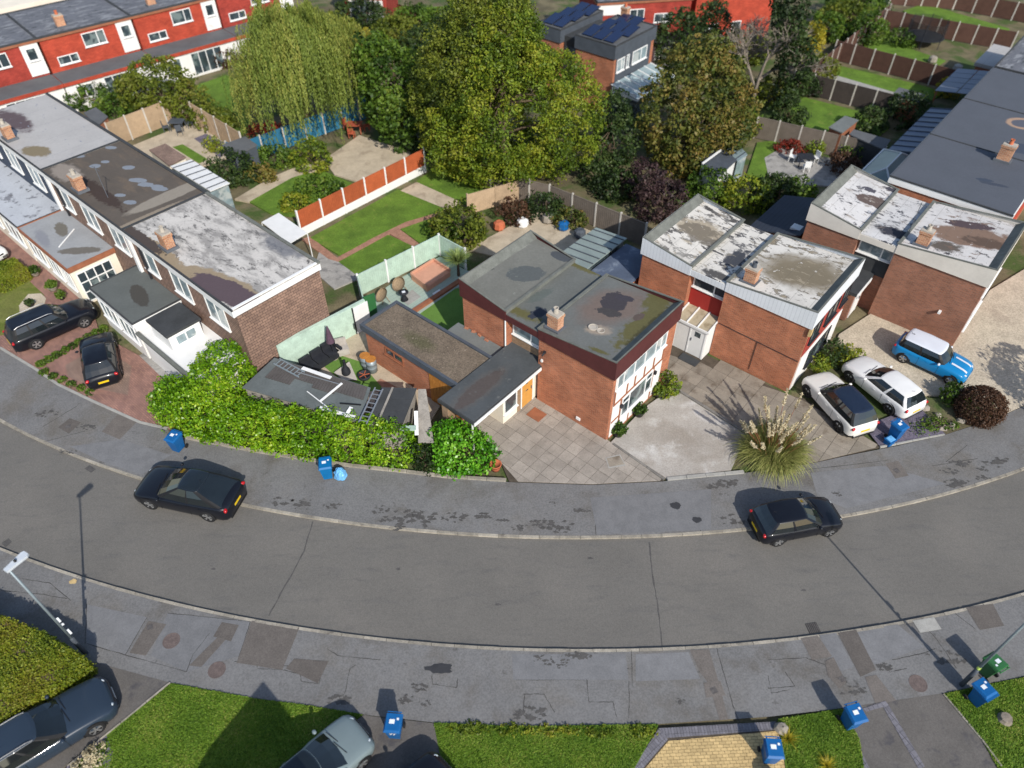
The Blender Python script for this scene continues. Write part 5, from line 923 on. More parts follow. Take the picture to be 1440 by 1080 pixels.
# shrubs of the back gardens
SH = [('olive rounded bush at the corner of the mint fence', (645, 320, 1.2, 1.7, 1.6, 1.5), 'leaf_olive', .13), ('dark purple-leaved shrub behind the ribbed white house', (926, 280, 1.4, 1.7, 1.6, 1.8), 'leaf_purple', .13), ('dark shrub with reddish tips beside the grey fence', (905, 255, 1.2, 1.3, 1.3, 1.5), 'leaf_purple', .13),
      ('green bush in front of the blue summer house', (1000, 262, 1.0, 1.6, 1.4, 1.2), 'leaf_mid', .14), ('yellow-green bush behind the ribbed white roof', (1048, 275, .9, 1.7, 1.4, 1.2), 'leaf_yellow', .14), ('dark green bush next to the dark tiled extension', (1088, 272, 1.0, 1.7, 1.4, 1.2), 'leaf_dark', .14), ('bush beside the crazy paving edge', (1118, 270, .8, 1.3, 1.1, 1.0), 'leaf_mid', .14),
      ('round shrub on the small orange shed lawn', (1108, 160, .9, 1.4, 1.2, 1.2), 'leaf_dark', .14), ('grey-green shrub in front of the stepping path shed', (1275, 158, 1.2, 1.7, 1.5, 1.6), 'leaf_dark', .14), ('shrub behind the small orange shed', (1222, 172, 1.0, 1.1, 1.0, 1.2), 'leaf_dark', .14), ('bright green bush by the long low shed', (1200, 212, .7, .9, .8, .9), 'leaf_mid', .13),
      ('broad leafy bush beside the trampoline', (1218, 42, 1.4, 1.7, 1.5, 1.6), 'leaf_mid', .16), ('golden conifer beside the dark evergreen', (1142, 58, 1.4, .9, .9, 1.7), 'leaf_gold', .14), ('scrubby bushes between the golden conifer and the trampoline garden', (1185, 22, 1.2, 2.4, 1.6, 1.4), 'leaf_olive', .16), ('bush between the bare tree and the garden fence', (1082, 130, 1.0, 1.8, 1.5, 1.3), 'leaf_olive', .15),
      ('tall olive greenery behind the small greenhouse', (1035, 175, 1.1, 1.6, 1.5, 1.3), 'leaf_olive', .14), ('leafy green plant in the corner by the blue parasol', (1050, 172, .9, 1.0, .9, 1.1), 'leaf_mid', .14), ('round dark bush beside the white conservatory', (325, 238, 1.0, 1.6, 1.4, 1.3), 'leaf_dark', .14), ('rounded golden-green bush on the seating patio edge', (438, 220, 1.1, 1.3, 1.2, 1.3), 'leaf_yellow', .13),
      ('low green hedge below the teal fence', (385, 222, .6, 1.8, .8, .8), 'leaf_mid', .13), ('dry ornamental grass clump by the curved path', (365, 245, .5, 1.1, .7, .6), 'leaf_rust', .13), ('dark low shrub on the lawn by the orange fence', (450, 265, .7, 1.6, 1.0, .8), 'leaf_mid', .13), ('yellowish small shrub beside the gazebo', (415, 285, .5, 1.0, .7, .6), 'leaf_yellow', .13),
      ('pink-tipped flowering shrub under the willow', (375, 188, .7, 1.3, 1, .8), 'leaf_red', .14), ('dark bushes beside the far red house', (600, 62, 1.4, 2.6, 2.0, 1.6), 'leaf_dark', .17), ('grey-green shrubs beside the tall olive tree', (560, 45, 1.2, 2.4, 1.8, 1.3), 'leaf_olive', .17), ('mid-green bushes beyond the tall olive tree', (655, 15, 1.6, 2.2, 2.0, 2.0), 'leaf_mid', .17), ('yellow-leaved shrub near the ivy-clad tree', (515, 60, 1.0, 1.3, 1.2, 1.2), 'leaf_gold', .15),
      ('orange autumn shrub behind the maroon house', (800, 308, .6, 1.0, .7, .7), 'leaf_rust', .12), ('green shrub along the grey fence behind the maroon house', (765, 292, .8, 1.3, .9, 1.0), 'leaf_dark', .12), ('reddish brown shrub by the woven tan fence', (722, 300, .8, 1.0, .8, 1.0), 'leaf_bronze', .12), ('fern-like bush on the lawn corner by the mint fence', (622, 322, .6, 1.0, .9, .8), 'leaf_mid', .12),
      ('dense green bush under the conifer', (870, 262, .8, 1.8, 1.2, 1.1), 'leaf_dark', .13), ('low shrubs along the tan fence', (298, 205, .4, .7, .5, .5), 'leaf_yellow', .11), ('leafy shrub behind the tan fence', (300, 168, .8, 1.8, 1.2, 1.0), 'leaf_olive', .14), ('dark shrub at the yard of the pergola house', (1332, 125, .6, .9, .8, .8), 'leaf_gold', .12),
      ('flowering shrub along the trampoline fence', (1265, 55, .7, 1.2, .8, .9), 'leaf_mid', .14), ('long hedge beyond the trampoline garden bushes', (1200, 5, 1.2, 3.0, 1.6, 1.4), 'leaf_mid', .17), ('red flowering plants at the foot of the patio fence', (1110, 208, .4, 1.1, .4, .5), 'leaf_red', .11), ('small green shrub by the patio fence', (1145, 212, .5, .6, .5, .7), 'leaf_yellow', .11), ('dark bronze bushes between crazy paving patio and long low shed', (1185, 232, .6, 1.2, .9, .8), 'leaf_bronze', .12),
      ('dense dark shrubbery between the willow and the far red house', (505, 20, 1.3, 2.6, 1.8, 1.5), 'leaf_dark', .17), ('olive shrubbery behind the ivy-clad tree', (470, 42, 1.2, 2.2, 1.8, 1.4), 'leaf_olive', .17), ('broad green bush behind the low brick garden wall', (585, 28, 1.3, 2.4, 1.8, 1.5), 'leaf_mid', .17), ('dark-leaved bush against the tall olive tree', (630, 48, 1.4, 2.0, 1.8, 1.6), 'leaf_dark', .17), ('scrub beside the low brick garden wall', (545, 62, 1.0, 2.2, 1.6, 1.2), 'leaf_olive', .17), ('low bushes behind the willow lawn', (310, 78, .9, 1.4, 1.2, 1.0), 'leaf_bronze', .16), ('leafy bank below the bare twiggy tree', (1040, 70, 1.2, 2.6, 1.8, 1.5), 'leaf_olive', .17), ('undergrowth below the far orange house', (1005, 85, 1.0, 2.2, 1.6, 1.2), 'leaf_mid', .17), ('overgrown corner behind the dark fence', (1150, 95, .9, 1.6, 1.2, 1.0), 'leaf_olive', .16), ('ivy mass at the far garden end', (1160, 40, 1.2, 1.8, 1.5, 1.5), 'leaf_mid', .17), ('bramble bank under the olive tree beside the seating patio', (606, 205, .8, 1.5, 1.2, 1.0), 'leaf_dark', .14),
      ('low planting at the foot of the orange-rust tree', (1000, 215, .8, 1.5, 1.2, 1.0), 'leaf_olive', .13), ('leafy scrub beneath the tall evergreen', (1130, 120, .8, 1.4, 1.2, 1.1), 'leaf_dark', .14)]
for i, (lab, s, m_, sz) in enumerate(SH): plant('shrub', lab, 'shrub', [s, (s[0] + s[3] * 9, s[1] + 4, s[2] * .8, s[3] * .6, s[4] * .6, s[5] * .7)], m_, 1.0, sz, .36, 40 + i, trunk=True)
# shrubs of the front gardens
FS = [('variegated yellow-green bush at the brick pier of the white boarded front', [(938, 540, .6, .62, .6, .7), (932, 548, .4, .4, .4, .45)], 'leaf_yellow', .1), ('grey-green spiky shrub at the corner of the ribbed white house', [(1170, 497, .6, .75, .7, .8)], 'leaf_dark', .09), ('bright low shrubs along the gravel edge by the white car', [(1192, 502, .4, .8, .6, .5), (1150, 512, .4, .55, .5, .5)], 'leaf_yellow', .09),
      ('clipped bronze dome bush beside the gravel drive', [(1378, 572, .7, 1.12, 1.05, 1.0)], 'leaf_bronze', .055), ('loose green shrub beside the bronze dome bush', [(1345, 556, .5, .7, .6, .65)], 'leaf_mid', .1), ('low green plants on the slate bed edge', [(1325, 595, .2, .8, .35, .28), (1300, 605, .15, .5, .3, .2)], 'leaf_mid', .08)]
for i, (lab, s, m_, sz) in enumerate(FS): plant('shrub', lab, 'shrub', s, m_, 3.0 if sz < .06 else 1.5, sz, .13 if sz < .06 else .26, 120 + i, fill=.1 if sz < .06 else .35)
# ---- laurel hedge along the pavement
def hedge():
    fb = [(246, 606), (300, 626), (360, 638), (440, 650), (520, 660), (588, 668)]; E = []; g = [G(*p) for p in fb]
    for i in range(len(g) - 1):
        n = max(1, int((g[i + 1] - g[i]).length / .8))
        for k in range(n): p = g[i].lerp(g[i + 1], k / n); E.append((p.x + random.uniform(-.1, .1), p.y + 1.08 + random.uniform(-.08, .08), .85, 1.15, 1.05 * random.uniform(.92, 1.05), 1.5 * random.uniform(.9, 1.12)))
    for x, y, z, r_, rz in ((318, 520, 1.5, 1.25, 1.6), (300, 545, 1.4, 1.3, 1.5), (290, 575, 1.2, 1.4, 1.4), (335, 545, 1.2, 1.1, 1.3), (255, 565, 1.0, .95, 1.1)): c = G(x, y, z); E.append((c.x, c.y, z, r_, r_, rz))
    t = thing('laurel_hedge', 'long bright green laurel hedge along the pavement in front of the sheds', 'hedge', g[2]); V, F, Rn = foliage(E, 2.0, .088, .27, 77, .25, .7, patch=.5); addmesh('foliage', V, F, 'leaf_laurel', t, Rn)
    mb = MB()
    for p in g[:-1]: limbs(mb, (p.x, p.y + 1, 0), [(p.x + random.uniform(-.8, .8), p.y + 1 + random.uniform(-.5, .5), 1.4) for _ in range(6)], .06, 3)
    mb.build('stems', 'bark', t)
hedge()
plant('laurel_bush', 'rounded deep green laurel bush at the end of the hedge beside the slab driveway', 'hedge', [(650, 632, .9, 1.25, 1.1, 1.25), (630, 618, .9, .8, .8, 1.1), (672, 640, .7, .85, .8, .95), (640, 650, .5, .9, .6, .7)], 'leaf_laurel_deep', 1.8, .1, .28, 90, jit=.6)
plant('shrub', 'dark straggly shrub in the gap between hedge and rounded laurel bush', 'shrub', [(592, 640, .6, .55, .5, .8), (602, 655, .4, .5, .4, .5)], 'leaf_dark', .9, .09, .22, 92)
def clipped(label, pts, z, m_, seed, dens=1300, size=.06):
    P = [(p.x, p.y) for p in GP(pts, z)]; cx = sum(p[0] for p in P) / len(P); cy = sum(p[1] for p in P) / len(P); t = thing('clipped_hedge', label, 'hedge', (cx, cy, 0)); rr = np.random.default_rng(seed)
    m = MB(); ins = [(cx + (p[0] - cx) * .95, cy + (p[1] - cy) * .95) for p in P]; m.prism(ins, 0, z - .08); m.build('light_block_core', 'bark', t)  # solid core added inside the hedge to block light behind the leaves
    xs = np.array(P); lo, hi = xs.min(0), xs.max(0); n = int((hi - lo).prod() * dens); q = rr.uniform(lo, hi, (n, 2)); k = np.array([inpoly(p, P) for p in q]); q = q[k]; bumps = .06 * np.sin(q[:, 0] * 2.3) * np.sin(q[:, 1] * 2.9) + rr.normal(0, .035, len(q)); A = np.column_stack([q, z + bumps - .03]); NA = np.tile([0, 0, 1.0], (len(A), 1)); SP, SN = [A], [NA]
    for i in range(len(P)):
        a, b = np.array(P[i]), np.array(P[(i + 1) % len(P)]); L = np.linalg.norm(b - a); n = int(L * z * dens * .7); s = rr.random(n); zz = rr.random(n) * z; d = (b - a) / L; nn = np.array([d[1], -d[0]]); 
        if np.dot(nn, (a + b) / 2 - np.array([cx, cy])) < 0: nn = -nn
        SP.append(np.column_stack([a + (b - a) * s[:, None] + nn * rr.normal(0, .05, (n, 1)), zz])); SN.append(np.tile([*nn, .2], (n, 1)))
    A = np.concatenate(SP); NA = np.concatenate(SN); V, F = leaves(A, NA, size, .7, 1.5, rr); r_ = np.clip(.45 + .35 * np.sin(A[:, 0] * 1.7) * np.sin(A[:, 1] * 1.3) + rr.normal(0, .18, len(A)), 0, 1); addmesh('foliage', V, F, m_, t, r_)
clipped('flat-topped yellow-green clipped hedge beside the lamp post on the near side', [(-150, 800), (0, 866), (60, 890), (118, 925), (85, 955), (45, 985), (0, 1012), (-160, 1090)], 1.4, 'leaf_hedge', 31)
# small box plants edging the block driveway
for i in range(9): x, y = 58 + i * 11, 512 - i * 6.2; plant('box_plant', 'tiny clipped box plant in the row between the two block driveways', 'plant', [(x, y, .18, .22, .2, .22)], 'leaf_mid', 1.2, .06, .1, 140 + i, 'box plants between the driveways', trunk=False)
for i in range(6): x, y = 62 + i * 13, 524 + i * 5.5; plant('box_plant', 'tiny clipped box plant in the row edging the pavement by the brown block panel', 'plant', [(x, y, .15, .2, .18, .2)], 'leaf_mid', 1.2, .06, .1, 150 + i, 'box plants by the pavement', trunk=False)
# ---- blades: pampas, yucca, spiky plants
def blades(c, n, L, wd, m_, parent, name, seed, up=.9, droop=1.0, seg=6, r0=.15, spread=1.0):
    rr = np.random.default_rng(seed); V, F, Rn = [], [], []; k = 0
    for i in range(n):
        a = rr.uniform(0, 6.283); e = rr.uniform(.15, 1) * spread; l = L * rr.uniform(.6, 1.1); b = np.array([c[0] + r0 * math.cos(a) * rr.random(), c[1] + r0 * math.sin(a) * rr.random(), c[2]]); o = np.array([math.cos(a), math.sin(a), 0]); s_ = np.array([-math.sin(a), math.cos(a), 0])
        for j in range(seg + 1):
            t = j / seg; p = b + o * l * e * t * .75 + np.array([0, 0, 1]) * l * (up * t - droop * e * t * t * .75); ww = wd * (1 - t * .9) * .5; V += [p - s_ * ww, p + s_ * ww]
        for j in range(seg): F.append((k + 2 * j, k + 2 * j + 1, k + 2 * j + 3, k + 2 * j + 2)); Rn.append(np.clip(rr.normal(.5, .25), 0, 1))
        k += 2 * (seg + 1)
    return addmesh(name, np.array(V), np.array(F), m_, parent, np.array(Rn))
c = G(1084, 640); t = thing('pampas_grass', 'large pampas grass clump with cream plumes at the driveway corner', 'plant', c); blades((c.x, c.y, Z0), 4400, 2.0, .05, 'blade_green', t, 'foliage', 5, .95, 1.25, r0=.95)
rr = np.random.default_rng(6)
for i in range(38):
    a = rr.uniform(0, 6.283); e = rr.uniform(.05, .85); b = Vector((c.x + .5 * math.cos(a) * e, c.y + .5 * math.sin(a) * e, Z0)); tp = b + Vector((math.cos(a) * e * 1.5, math.sin(a) * e * 1.5, rr.uniform(1.7, 2.6))); m = MB(); m.tube([b, b.lerp(tp, .5) + ZV * .15, tp], .012, 5); st = m.build('plume_stalk', 'timber_brown', t)
    n = 110; d = (tp - b).normalized(); k = rr.random(n); P = np.array(tp) + np.outer(k - .35, np.array(d)) * .85 + rr.normal(0, .035, (n, 3)) * (1.1 - k)[:, None]; Nn = rr.normal(0, 1, (n, 3)); V, F = leaves(P, Nn, .05, .3, 3.4, rr); addmesh('plume', V, F, 'plume', st, rr.random(n))
c = G(645, 388); t = thing('cordyline', 'spiky pale green cordyline palm at the end of the raised deck', 'plant', c); blades((c.x, c.y, 1.2), 420, 1.2, .07, 'yucca', t, 'foliage', 8, .75, .5, r0=.08, spread=1.3); m = MB(); m.tube([c, Vector((c.x, c.y, 1.15))], [.1, .07]); m.build('trunk', 'bark', t)
for (x, y, lab) in ((1107, 1040, 'small yellow spiky plant beside the near blue bins'), (1163, 1078, 'young spiky plant on the corner lawn')): c = G(x, y); t = thing('spiky_plant', lab, 'plant', c); blades((c.x, c.y, Z0), 90, .6, .03, 'leaf_gold', t, 'foliage', int(x), .8, .7, r0=.05, spread=1.2)
# ---- grass on the near lawns
def turf(pts, n, parent, seed, size=.04):
    P = [(p.x, p.y) for p in GP(pts)]; xs = np.array(P); lo, hi = xs.min(0), xs.max(0); rr = np.random.default_rng(seed); q = rr.uniform(lo, hi, (n, 2)); q = q[np.array([inpoly(p, P) for p in q])]; A = np.column_stack([q, np.full(len(q), Z0 + .045)]); V, F = leaves(A, np.tile([0, 0, .8], (len(A), 1)), size, .55, 2.2, rr)
    r_ = np.clip(.45 + .25 * np.sin(q[:, 0] * 2.1 + seed) * np.sin(q[:, 1] * 1.7) + rr.normal(0, .22, len(q)), 0, 1); o = link('grass', fastmesh('grass', V, F, 'grass_blade', r_), parent); o['kind'] = 'stuff'
turf([(241, 961), (360, 983), (430, 992), (510, 1005), (400, 1085), (95, 1085)], 38000, LN1, 1); turf([(610, 1017), (720, 1022), (926, 1019), (888, 1085), (628, 1085)], 26000, LN2, 2); turf([(1094, 1012), (1184, 997), (1208, 1040), (1215, 1085), (1110, 1085)], 12000, LN3, 3); turf([(1326, 976), (1445, 952), (1450, 1085), (1405, 1085), (1380, 1040)], 14000, LN4, 4)
# scruffy planting strip at the edge of the verge
plant('planting_strip', 'scruffy yellow-green planting strip along the near verge edge', 'plant', [(660, 1026, .08, .9, .22, .14), (720, 1028, .08, .9, .22, .14), (780, 1029, .08, .9, .22, .14), (840, 1030, .08, .9, .22, .14), (900, 1030, .08, .6, .25, .16)], 'leaf_hedge', 1.2, .06, .12, 160, trunk=False)
# ================================================================ cars
def paint(n, c, rough=.35, coat=.45): mat(n, c, rough, .04, 1, 0, 1, coord='obj', spec=.2, coat=coat)
paint('paint_black', (.006, .007, .011)); paint('paint_navy', (.008, .012, .022)); paint('paint_white', C(226, 226, 224)); paint('paint_cream', C(224, 221, 214)); paint('paint_blue', C(22, 124, 182)); paint('paint_slate', C(46, 58, 72)); paint('paint_silver', C(122, 136, 138), .3); paint('roof_blueblack', (.012, .02, .04)); paint('roof_white', C(214, 218, 226))
mat('car_glass', (.010, .014, .016), .04, .2, 1, coord='obj', spec=.9); mat('tyre', (.014, .014, .015), .85, .1, 4, coord='obj'); mat('rim_alloy', C(176, 176, 176), .35, .05, 3, coord='obj', metal=.7); mat('rim_dark', C(70, 70, 72), .4, .05, 3, coord='obj', metal=.6)
mat('trim_black', (.012, .012, .013), .6, .1, 4, coord='obj'); mat('lamp_clear', C(214, 222, 226), .12, .05, 3, coord='obj', spec=.8); mat('lamp_red', C(176, 16, 22), .2, .1, 3, coord='obj', spec=.7); mat('plate_yellow', C(222, 186, 30), .5, .05, 3, coord='obj'); mat('plate_white', C(220, 220, 216), .5, .05, 3, coord='obj'); mat('dash', C(60, 58, 56), .8, .1, 3, coord='obj')
def lerp_prof(prof, x):
    xs = [p[0] for p in prof]; ys = [p[1] for p in prof]; t = np.interp(x, xs, ys)
    return float(t)
def smoothprof(prof, x, w=.12): return sum(lerp_prof(prof, x + k * w) for k in (-1, -.5, 0, .5, 1)) / 5
def car(label, L, W, H, wb, body, prof, gh, pos, roof=None, wheel_r=.33, rim='rim_alloy', dark_pillars=True, side=((.03, .46, .52, .97)), rails=False, trimlow=False, stripes=False, glassroof=False, name='parked_car', plates=True, clad=None):
    """prof: deck height along x (bonnet, belt, boot); gh: (rear base x, rear roof x, front roof x, screen base x, belt half-width, roof half-width)"""
    loc, rz = pos; t = thing(name, label, 'car', loc, rz); roof = roof or body; h2 = L / 2; zb = .2
    # lower body
    ee = [0, .012, .035, .075, .13, .2]; xs = [-h2 + e * L * .9 for e in ee] + list(np.linspace(-h2 + .24 * L, h2 - .24 * L, 15)) + [h2 - e * L * .9 for e in ee[::-1]]; mb = MB(); rings = []
    for x in xs:
        s = abs(x) / h2; wv = W / 2 * (1 - .035 * s ** 2 - .32 * max(0, (s - .8) / .2) ** 3.2 * (1.0 if x > 0 else .8)); zt = smoothprof(prof, x); ed = max(0, (s - .93) / .07) ** 2; zt2 = zt - .16 * ed; zl = zb + .10 * ed + .03; zm = zl + (zt2 - zl) * .55; cr = .045
        half = [(0, zl), (wv * .86, zl), (wv * .965, zl + .05), (wv * .99, zl + .16), (wv, zm), (wv * .992, zt2 - .17), (wv * .955, zt2 - .06), (wv * .87, zt2 - .012), (wv * .62, zt2 + cr * .45), (wv * .32, zt2 + cr * .85), (0, zt2 + cr)]
        rings.append([(x, y, z) for y, z in half] + [(x, -y, z) for y, z in half[-2:0:-1]])
    n = len(rings[0]); mb.v = [p for r_ in rings for p in r_]
    for i in range(len(rings) - 1):
        for j in range(n): j2 = (j + 1) % n; mb.f.append((i * n + j, i * n + n + j, i * n + n + j2, i * n + j2)); mb.m.append(1 if trimlow and (j in (1, 2) or j in (n - 2, n - 3)) else 0)
    mb.f.append(tuple(range(n))); mb.f.append(tuple((len(rings) - 1) * n + j for j in range(n - 1, -1, -1))); mb.m += [0, 0]
    bd = mb.build('body', [body, 'trim_black'], t, True, True)
    # greenhouse
    xr0, xr1, xf1, xf0, w0, w1 = gh
    def half_loop(xr, xf, w, z, bowr, bowf, zf=None, zr=None, cin=.05):
        pts = []
        for q in (0, .5, .86): pts.append((xr + bowr * q * q, w * q))
        fr_side = [0] + list(side) + [1]; a, b = xr + bowr + cin, xf - bowf - cin; ys = []
        for q in fr_side: x = a + (b - a) * q; pts.append((x, w * (1 - .05 * (2 * q - 1) ** 2)))
        for q in (.86, .5, 0): pts.append((xf - bowf * q * q, w * q))
        return pts
    def zline(x, a, za, b, zb_): return za + (zb_ - za) * min(1, max(0, (x - a) / (b - a)))
    b0 = half_loop(xr0, xf0, w0, 0, .10, .22, cin=.10); b1 = half_loop(xr1, xf1, w1, 0, .08, .12, cin=.06); k = len(b0); zbel = lambda x: smoothprof(prof, x) + .0
    def full(hl, zf): return [(x, y, zf(x)) for x, y in hl] + [(x, -y, zf(x)) for x, y in hl[-2:0:-1]]
    zr = lambda x: H - .055 - .05 * ((x - (xr1 + xf1) / 2) / ((xf1 - xr1) / 2)) ** 2 * .6
    A = full(b0, lambda x: zbel(x) - .03); Bm = [tuple((np.array(p) + np.array(q)) / 2 + np.array([0, .03 * np.sign(p[1]) * (abs(p[1]) > .3), .015])) for p, q in zip(A, full(b1, zr))]; Bt = full(b1, zr); m_ = len(A)
    # segment kinds around the loop: rear glass 0-2 (incl. corner), side, front
    kinds = ['rw', 'rw', 'pil'] + [None] * (len(side) + 1) + ['pil', 'ws', 'ws']
    ns = len(side) + 1
    for i in range(ns): kinds[3 + i] = 'win' if i % 2 else 'pil'
    run = 0; kinds = kinds[:k - 1]; kk = kinds + kinds[::-1]; groups = {}
    for i in range(m_):
        j = (i + 1) % m_; key = kk[i]
        if key in ('win', 'pil'): key = (key, i if key == 'win' or kk[i - 1] != 'pil' else run)
        if key[0] == 'pil': run = key[1]
        g = groups.setdefault(key, MB()); g.poly([A[i], Bm[i], Bm[j], A[j]]); g.poly([Bm[i], Bt[i], Bt[j], Bm[j]])
    for key, g in groups.items():
        nm, mm = {'rw': ('rear_window', 'car_glass'), 'ws': ('windscreen', 'car_glass'), }.get(key, ('side_window', 'car_glass') if key[0] == 'win' else ('pillar', 'trim_black' if dark_pillars else body))
        g.build(nm, mm, t, key[0] != 'pil', True)
    # roof dome
    rm = MB(); cx = (xr1 + xf1) / 2; loops = [Bt]; 
    for sc, dz in ((.965, .022), (.86, .042), (.6, .058), (.3, .066)): loops.append([(cx + (p[0] - cx) * (sc * .5 + .5 if sc > .9 else sc), p[1] * sc, p[2] + dz - (.0)) for p in Bt])
    rm.v = [p for l in loops for p in l]
    for i in range(len(loops) - 1):
        for j in range(m_): j2 = (j + 1) % m_; rm.f.append((i * m_ + j, i * m_ + m_ + j, i * m_ + m_ + j2, i * m_ + j2)); rm.m.append(1 if (glassroof and i >= 1) else 0)
    rm.f.append(tuple((len(loops) - 1) * m_ + j for j in range(m_ - 1, -1, -1))); rm.m.append(1 if glassroof else 0); rm.build('roof', [roof, 'car_glass'], t, True, True)
    # wheels
    for sx in (-1, 1):
        for sy in (-1, 1):
            x = sx * wb / 2 + wb * .02; yo = sy * (W / 2 * .985 + .012); r_ = wheel_r; a = MB()
            pr = [(r_ + .055, -.02), (r_ + .055, 0)]
            ar = MB(); N_ = 22
            for q in range(N_): t0, t1 = math.pi * (-.08 + 1.16 * q / N_), math.pi * (-.08 + 1.16 * (q + 1) / N_); ar.poly([(x + math.cos(t0) * (r_ + .07), yo - sy * .012, r_ + math.sin(t0) * (r_ + .07)), (x + math.cos(t1) * (r_ + .07), yo - sy * .012, r_ + math.sin(t1) * (r_ + .07)), (x + math.cos(t1) * r_ * .7, yo - sy * .012, r_ + math.sin(t1) * r_ * .7), (x + math.cos(t0) * r_ * .7, yo - sy * .012, r_ + math.sin(t0) * r_ * .7)])
            ar.build('wheel_arch', 'trim_black', t, False, True)
            ty = MB(); rg = [(r_ * .62, 0), (r_ * .68, .012), (r_ * .93, .012), (r_, -.02), (r_, -.18), (r_ * .6, -.2)]; nn = 28; ty.v = [(x + math.cos(2 * math.pi * q / nn) * rr_, yo + sy * dy, r_ + math.sin(2 * math.pi * q / nn) * rr_) for rr_, dy in rg for q in range(nn)]
            for i in range(len(rg) - 1):
                for q in range(nn): q2 = (q + 1) % nn; ty.f.append((i * nn + q, i * nn + q2, i * nn + nn + q2, i * nn + nn + q)); ty.m.append(0)
            w_ = ty.build('wheel', 'tyre', t, True, True); ri = MB()
            bk = [(x + math.cos(2 * math.pi * q / nn) * r_ * .64, yo - sy * .03, r_ + math.sin(2 * math.pi * q / nn) * r_ * .64) for q in range(nn)]; ri.poly(bk, 1)
            for q in range(5):
                for dd in (-.11, .11): an = 2 * math.pi * q / 5 + dd + .3; ri.bar((x, yo - sy * .012, r_), (x + math.cos(an) * r_ * .64, yo - sy * .002, r_ + math.sin(an) * r_ * .64), .04, .03, 0, up=(0, 1, 0))
            nn2 = 24
            for q in range(nn2): t0, t1 = 2 * math.pi * q / nn2, 2 * math.pi * (q + 1) / nn2; ri.poly([(x + math.cos(t_) * r_ * f_, yo + sy * .0, r_ + math.sin(t_) * r_ * f_) for t_, f_ in ((t0, .58), (t1, .58), (t1, .66), (t0, .66))])
            ri.build('rim', [rim, 'trim_black'], w_, False, True)
    # lamps, plates, mirrors, handles, seams
    zn = smoothprof(prof, h2 - .25); zt_ = smoothprof(prof, -h2 + .2)
    def blob(nm, mm, c, rx, ry, rz, ang=0):
        q = MB(); q.lathe((0, 0, 0), [(.02, -1), (.5, -.86), (.86, -.5), (1, 0), (.86, .5), (.5, .86), (.02, 1)], 12); ca, sa = math.cos(ang), math.sin(ang); q.v = [(c[0] + a_ * rx * ca - b_ * ry * sa, c[1] + a_ * rx * sa + b_ * ry * ca, c[2] + c_ * rz) for a_, b_, c_ in q.v]; return q.build(nm, mm, t, True, True)
    for sy in (-1, 1):
        blob('headlight', 'lamp_clear', (h2 - .27, sy * (W / 2 - .3), zn - .085), .23, .10, .07, -sy * .6); blob('tail_light', 'lamp_red', (-h2 + .13, sy * (W / 2 - .22), zt_ - .14), .09, .16, .10, sy * .6)
        mi = blob('wing_mirror', body if not clad else clad, (xf0 - .42, sy * (W / 2 + .06), zbel(xf0 - .5) + .06), .075, .1, .065); 
        for xx in (xr0 + (xf0 - xr0) * .30, xr0 + (xf0 - xr0) * .62):
            q = MB(); q.bar((xx, sy * (W / 2 * .995), smoothprof(prof, xx) - .2), (xx + .18, sy * (W / 2 * .995), smoothprof(prof, xx) - .2), .03, .03); q.build('door_handle', body, t, False, True)
        for xx in ((xr0 + xf0) / 2 - .05, xf0 - .38): q = MB(); q.bar((xx, sy * W / 2 * .992, .3), (xx, sy * W / 2 * .992, smoothprof(prof, xx) - .12), .012, .012); q.build('door_seam', 'trim_black', t, False, True)
        if rails: q = MB(); q.tube([(xr1 + .15, sy * w1 * .93, H - .04), (xr1 + .35, sy * w1 * .93, H + .035), (xf1 - .4, sy * w1 * .93, H + .035), (xf1 - .2, sy * w1 * .93, H - .03)], .02, 6); q.build('roof_rail', 'rim_alloy', t, False, True)
    q = MB(); q.box((-h2 - .0, 0, zt_ - .42 if zt_ - .42 > .4 else .42), .03, .52, .115); q.build('number_plate', 'plate_yellow', t, False, True)
    q = MB(); q.box((h2 - .005, 0, .36), .03, .52, .115); q.build('number_plate', 'plate_white', t, False, True)
    q = MB(); q.box((h2 - .05, 0, .5), .06, W * .5, .13); q.build('grille', 'trim_black', t, False, True)
    q = MB(); q.box((-h2 + .03, 0, .24), .06, W * .7, .14); q.build('rear_valance', 'trim_black', t, False, True)
    for sy in (-.5, .12): q = MB(); q.bar((xf0 - .02, sy * w0, zbel(xf0) + .05), (xf0 - .14, (sy + .75) * w0 * .9, zbel(xf0 - .1) + .08), .02, .015); q.build('wiper', 'trim_black', t, False, True)
    if stripes:
        for sy in (-1, 1):
            q = MB(); X = np.linspace(xf0 + .06, h2 - .16, 8)
            for i in range(7):
                f_ = []
                for x, yy in ((X[i], .26), (X[i + 1], .26), (X[i + 1], .4), (X[i], .4)): s = abs(x) / h2; wv = W / 2 * (1 - .035 * s ** 2 - .32 * max(0, (s - .8) / .2) ** 3.2); ed = max(0, (s - .93) / .07) ** 2; f_.append((x, sy * yy, smoothprof(prof, x) - .16 * ed + .045 * (1 - (yy / wv) ** 2 * 1.05) + .01))
                q.poly(f_ if sy > 0 else f_[::-1])
            q.build('bonnet_stripe', 'roof_white', t, False, True)
        blob('roof_vent', 'trim_black', (xr1 + .3, 0, H + .012), .05, .02, .02)
    q = MB(); q.tube([(xr1 + .25, 0, H - .02), (xr1 + .1, 0, H + .1)], .008, 5); q.build('aerial', 'trim_black', t, False, True)
    return t
def by_wheels(A, B, wb, W, sd):
    a, b = G(*A, 0.12), G(*B, 0.12); u = (b - a).normalized(); l = Vector((-u.y, u.x, 0)); c = (a + b) / 2 - l * sd * W / 2; c.z = .12; return (c, math.atan2(u.y, u.x))
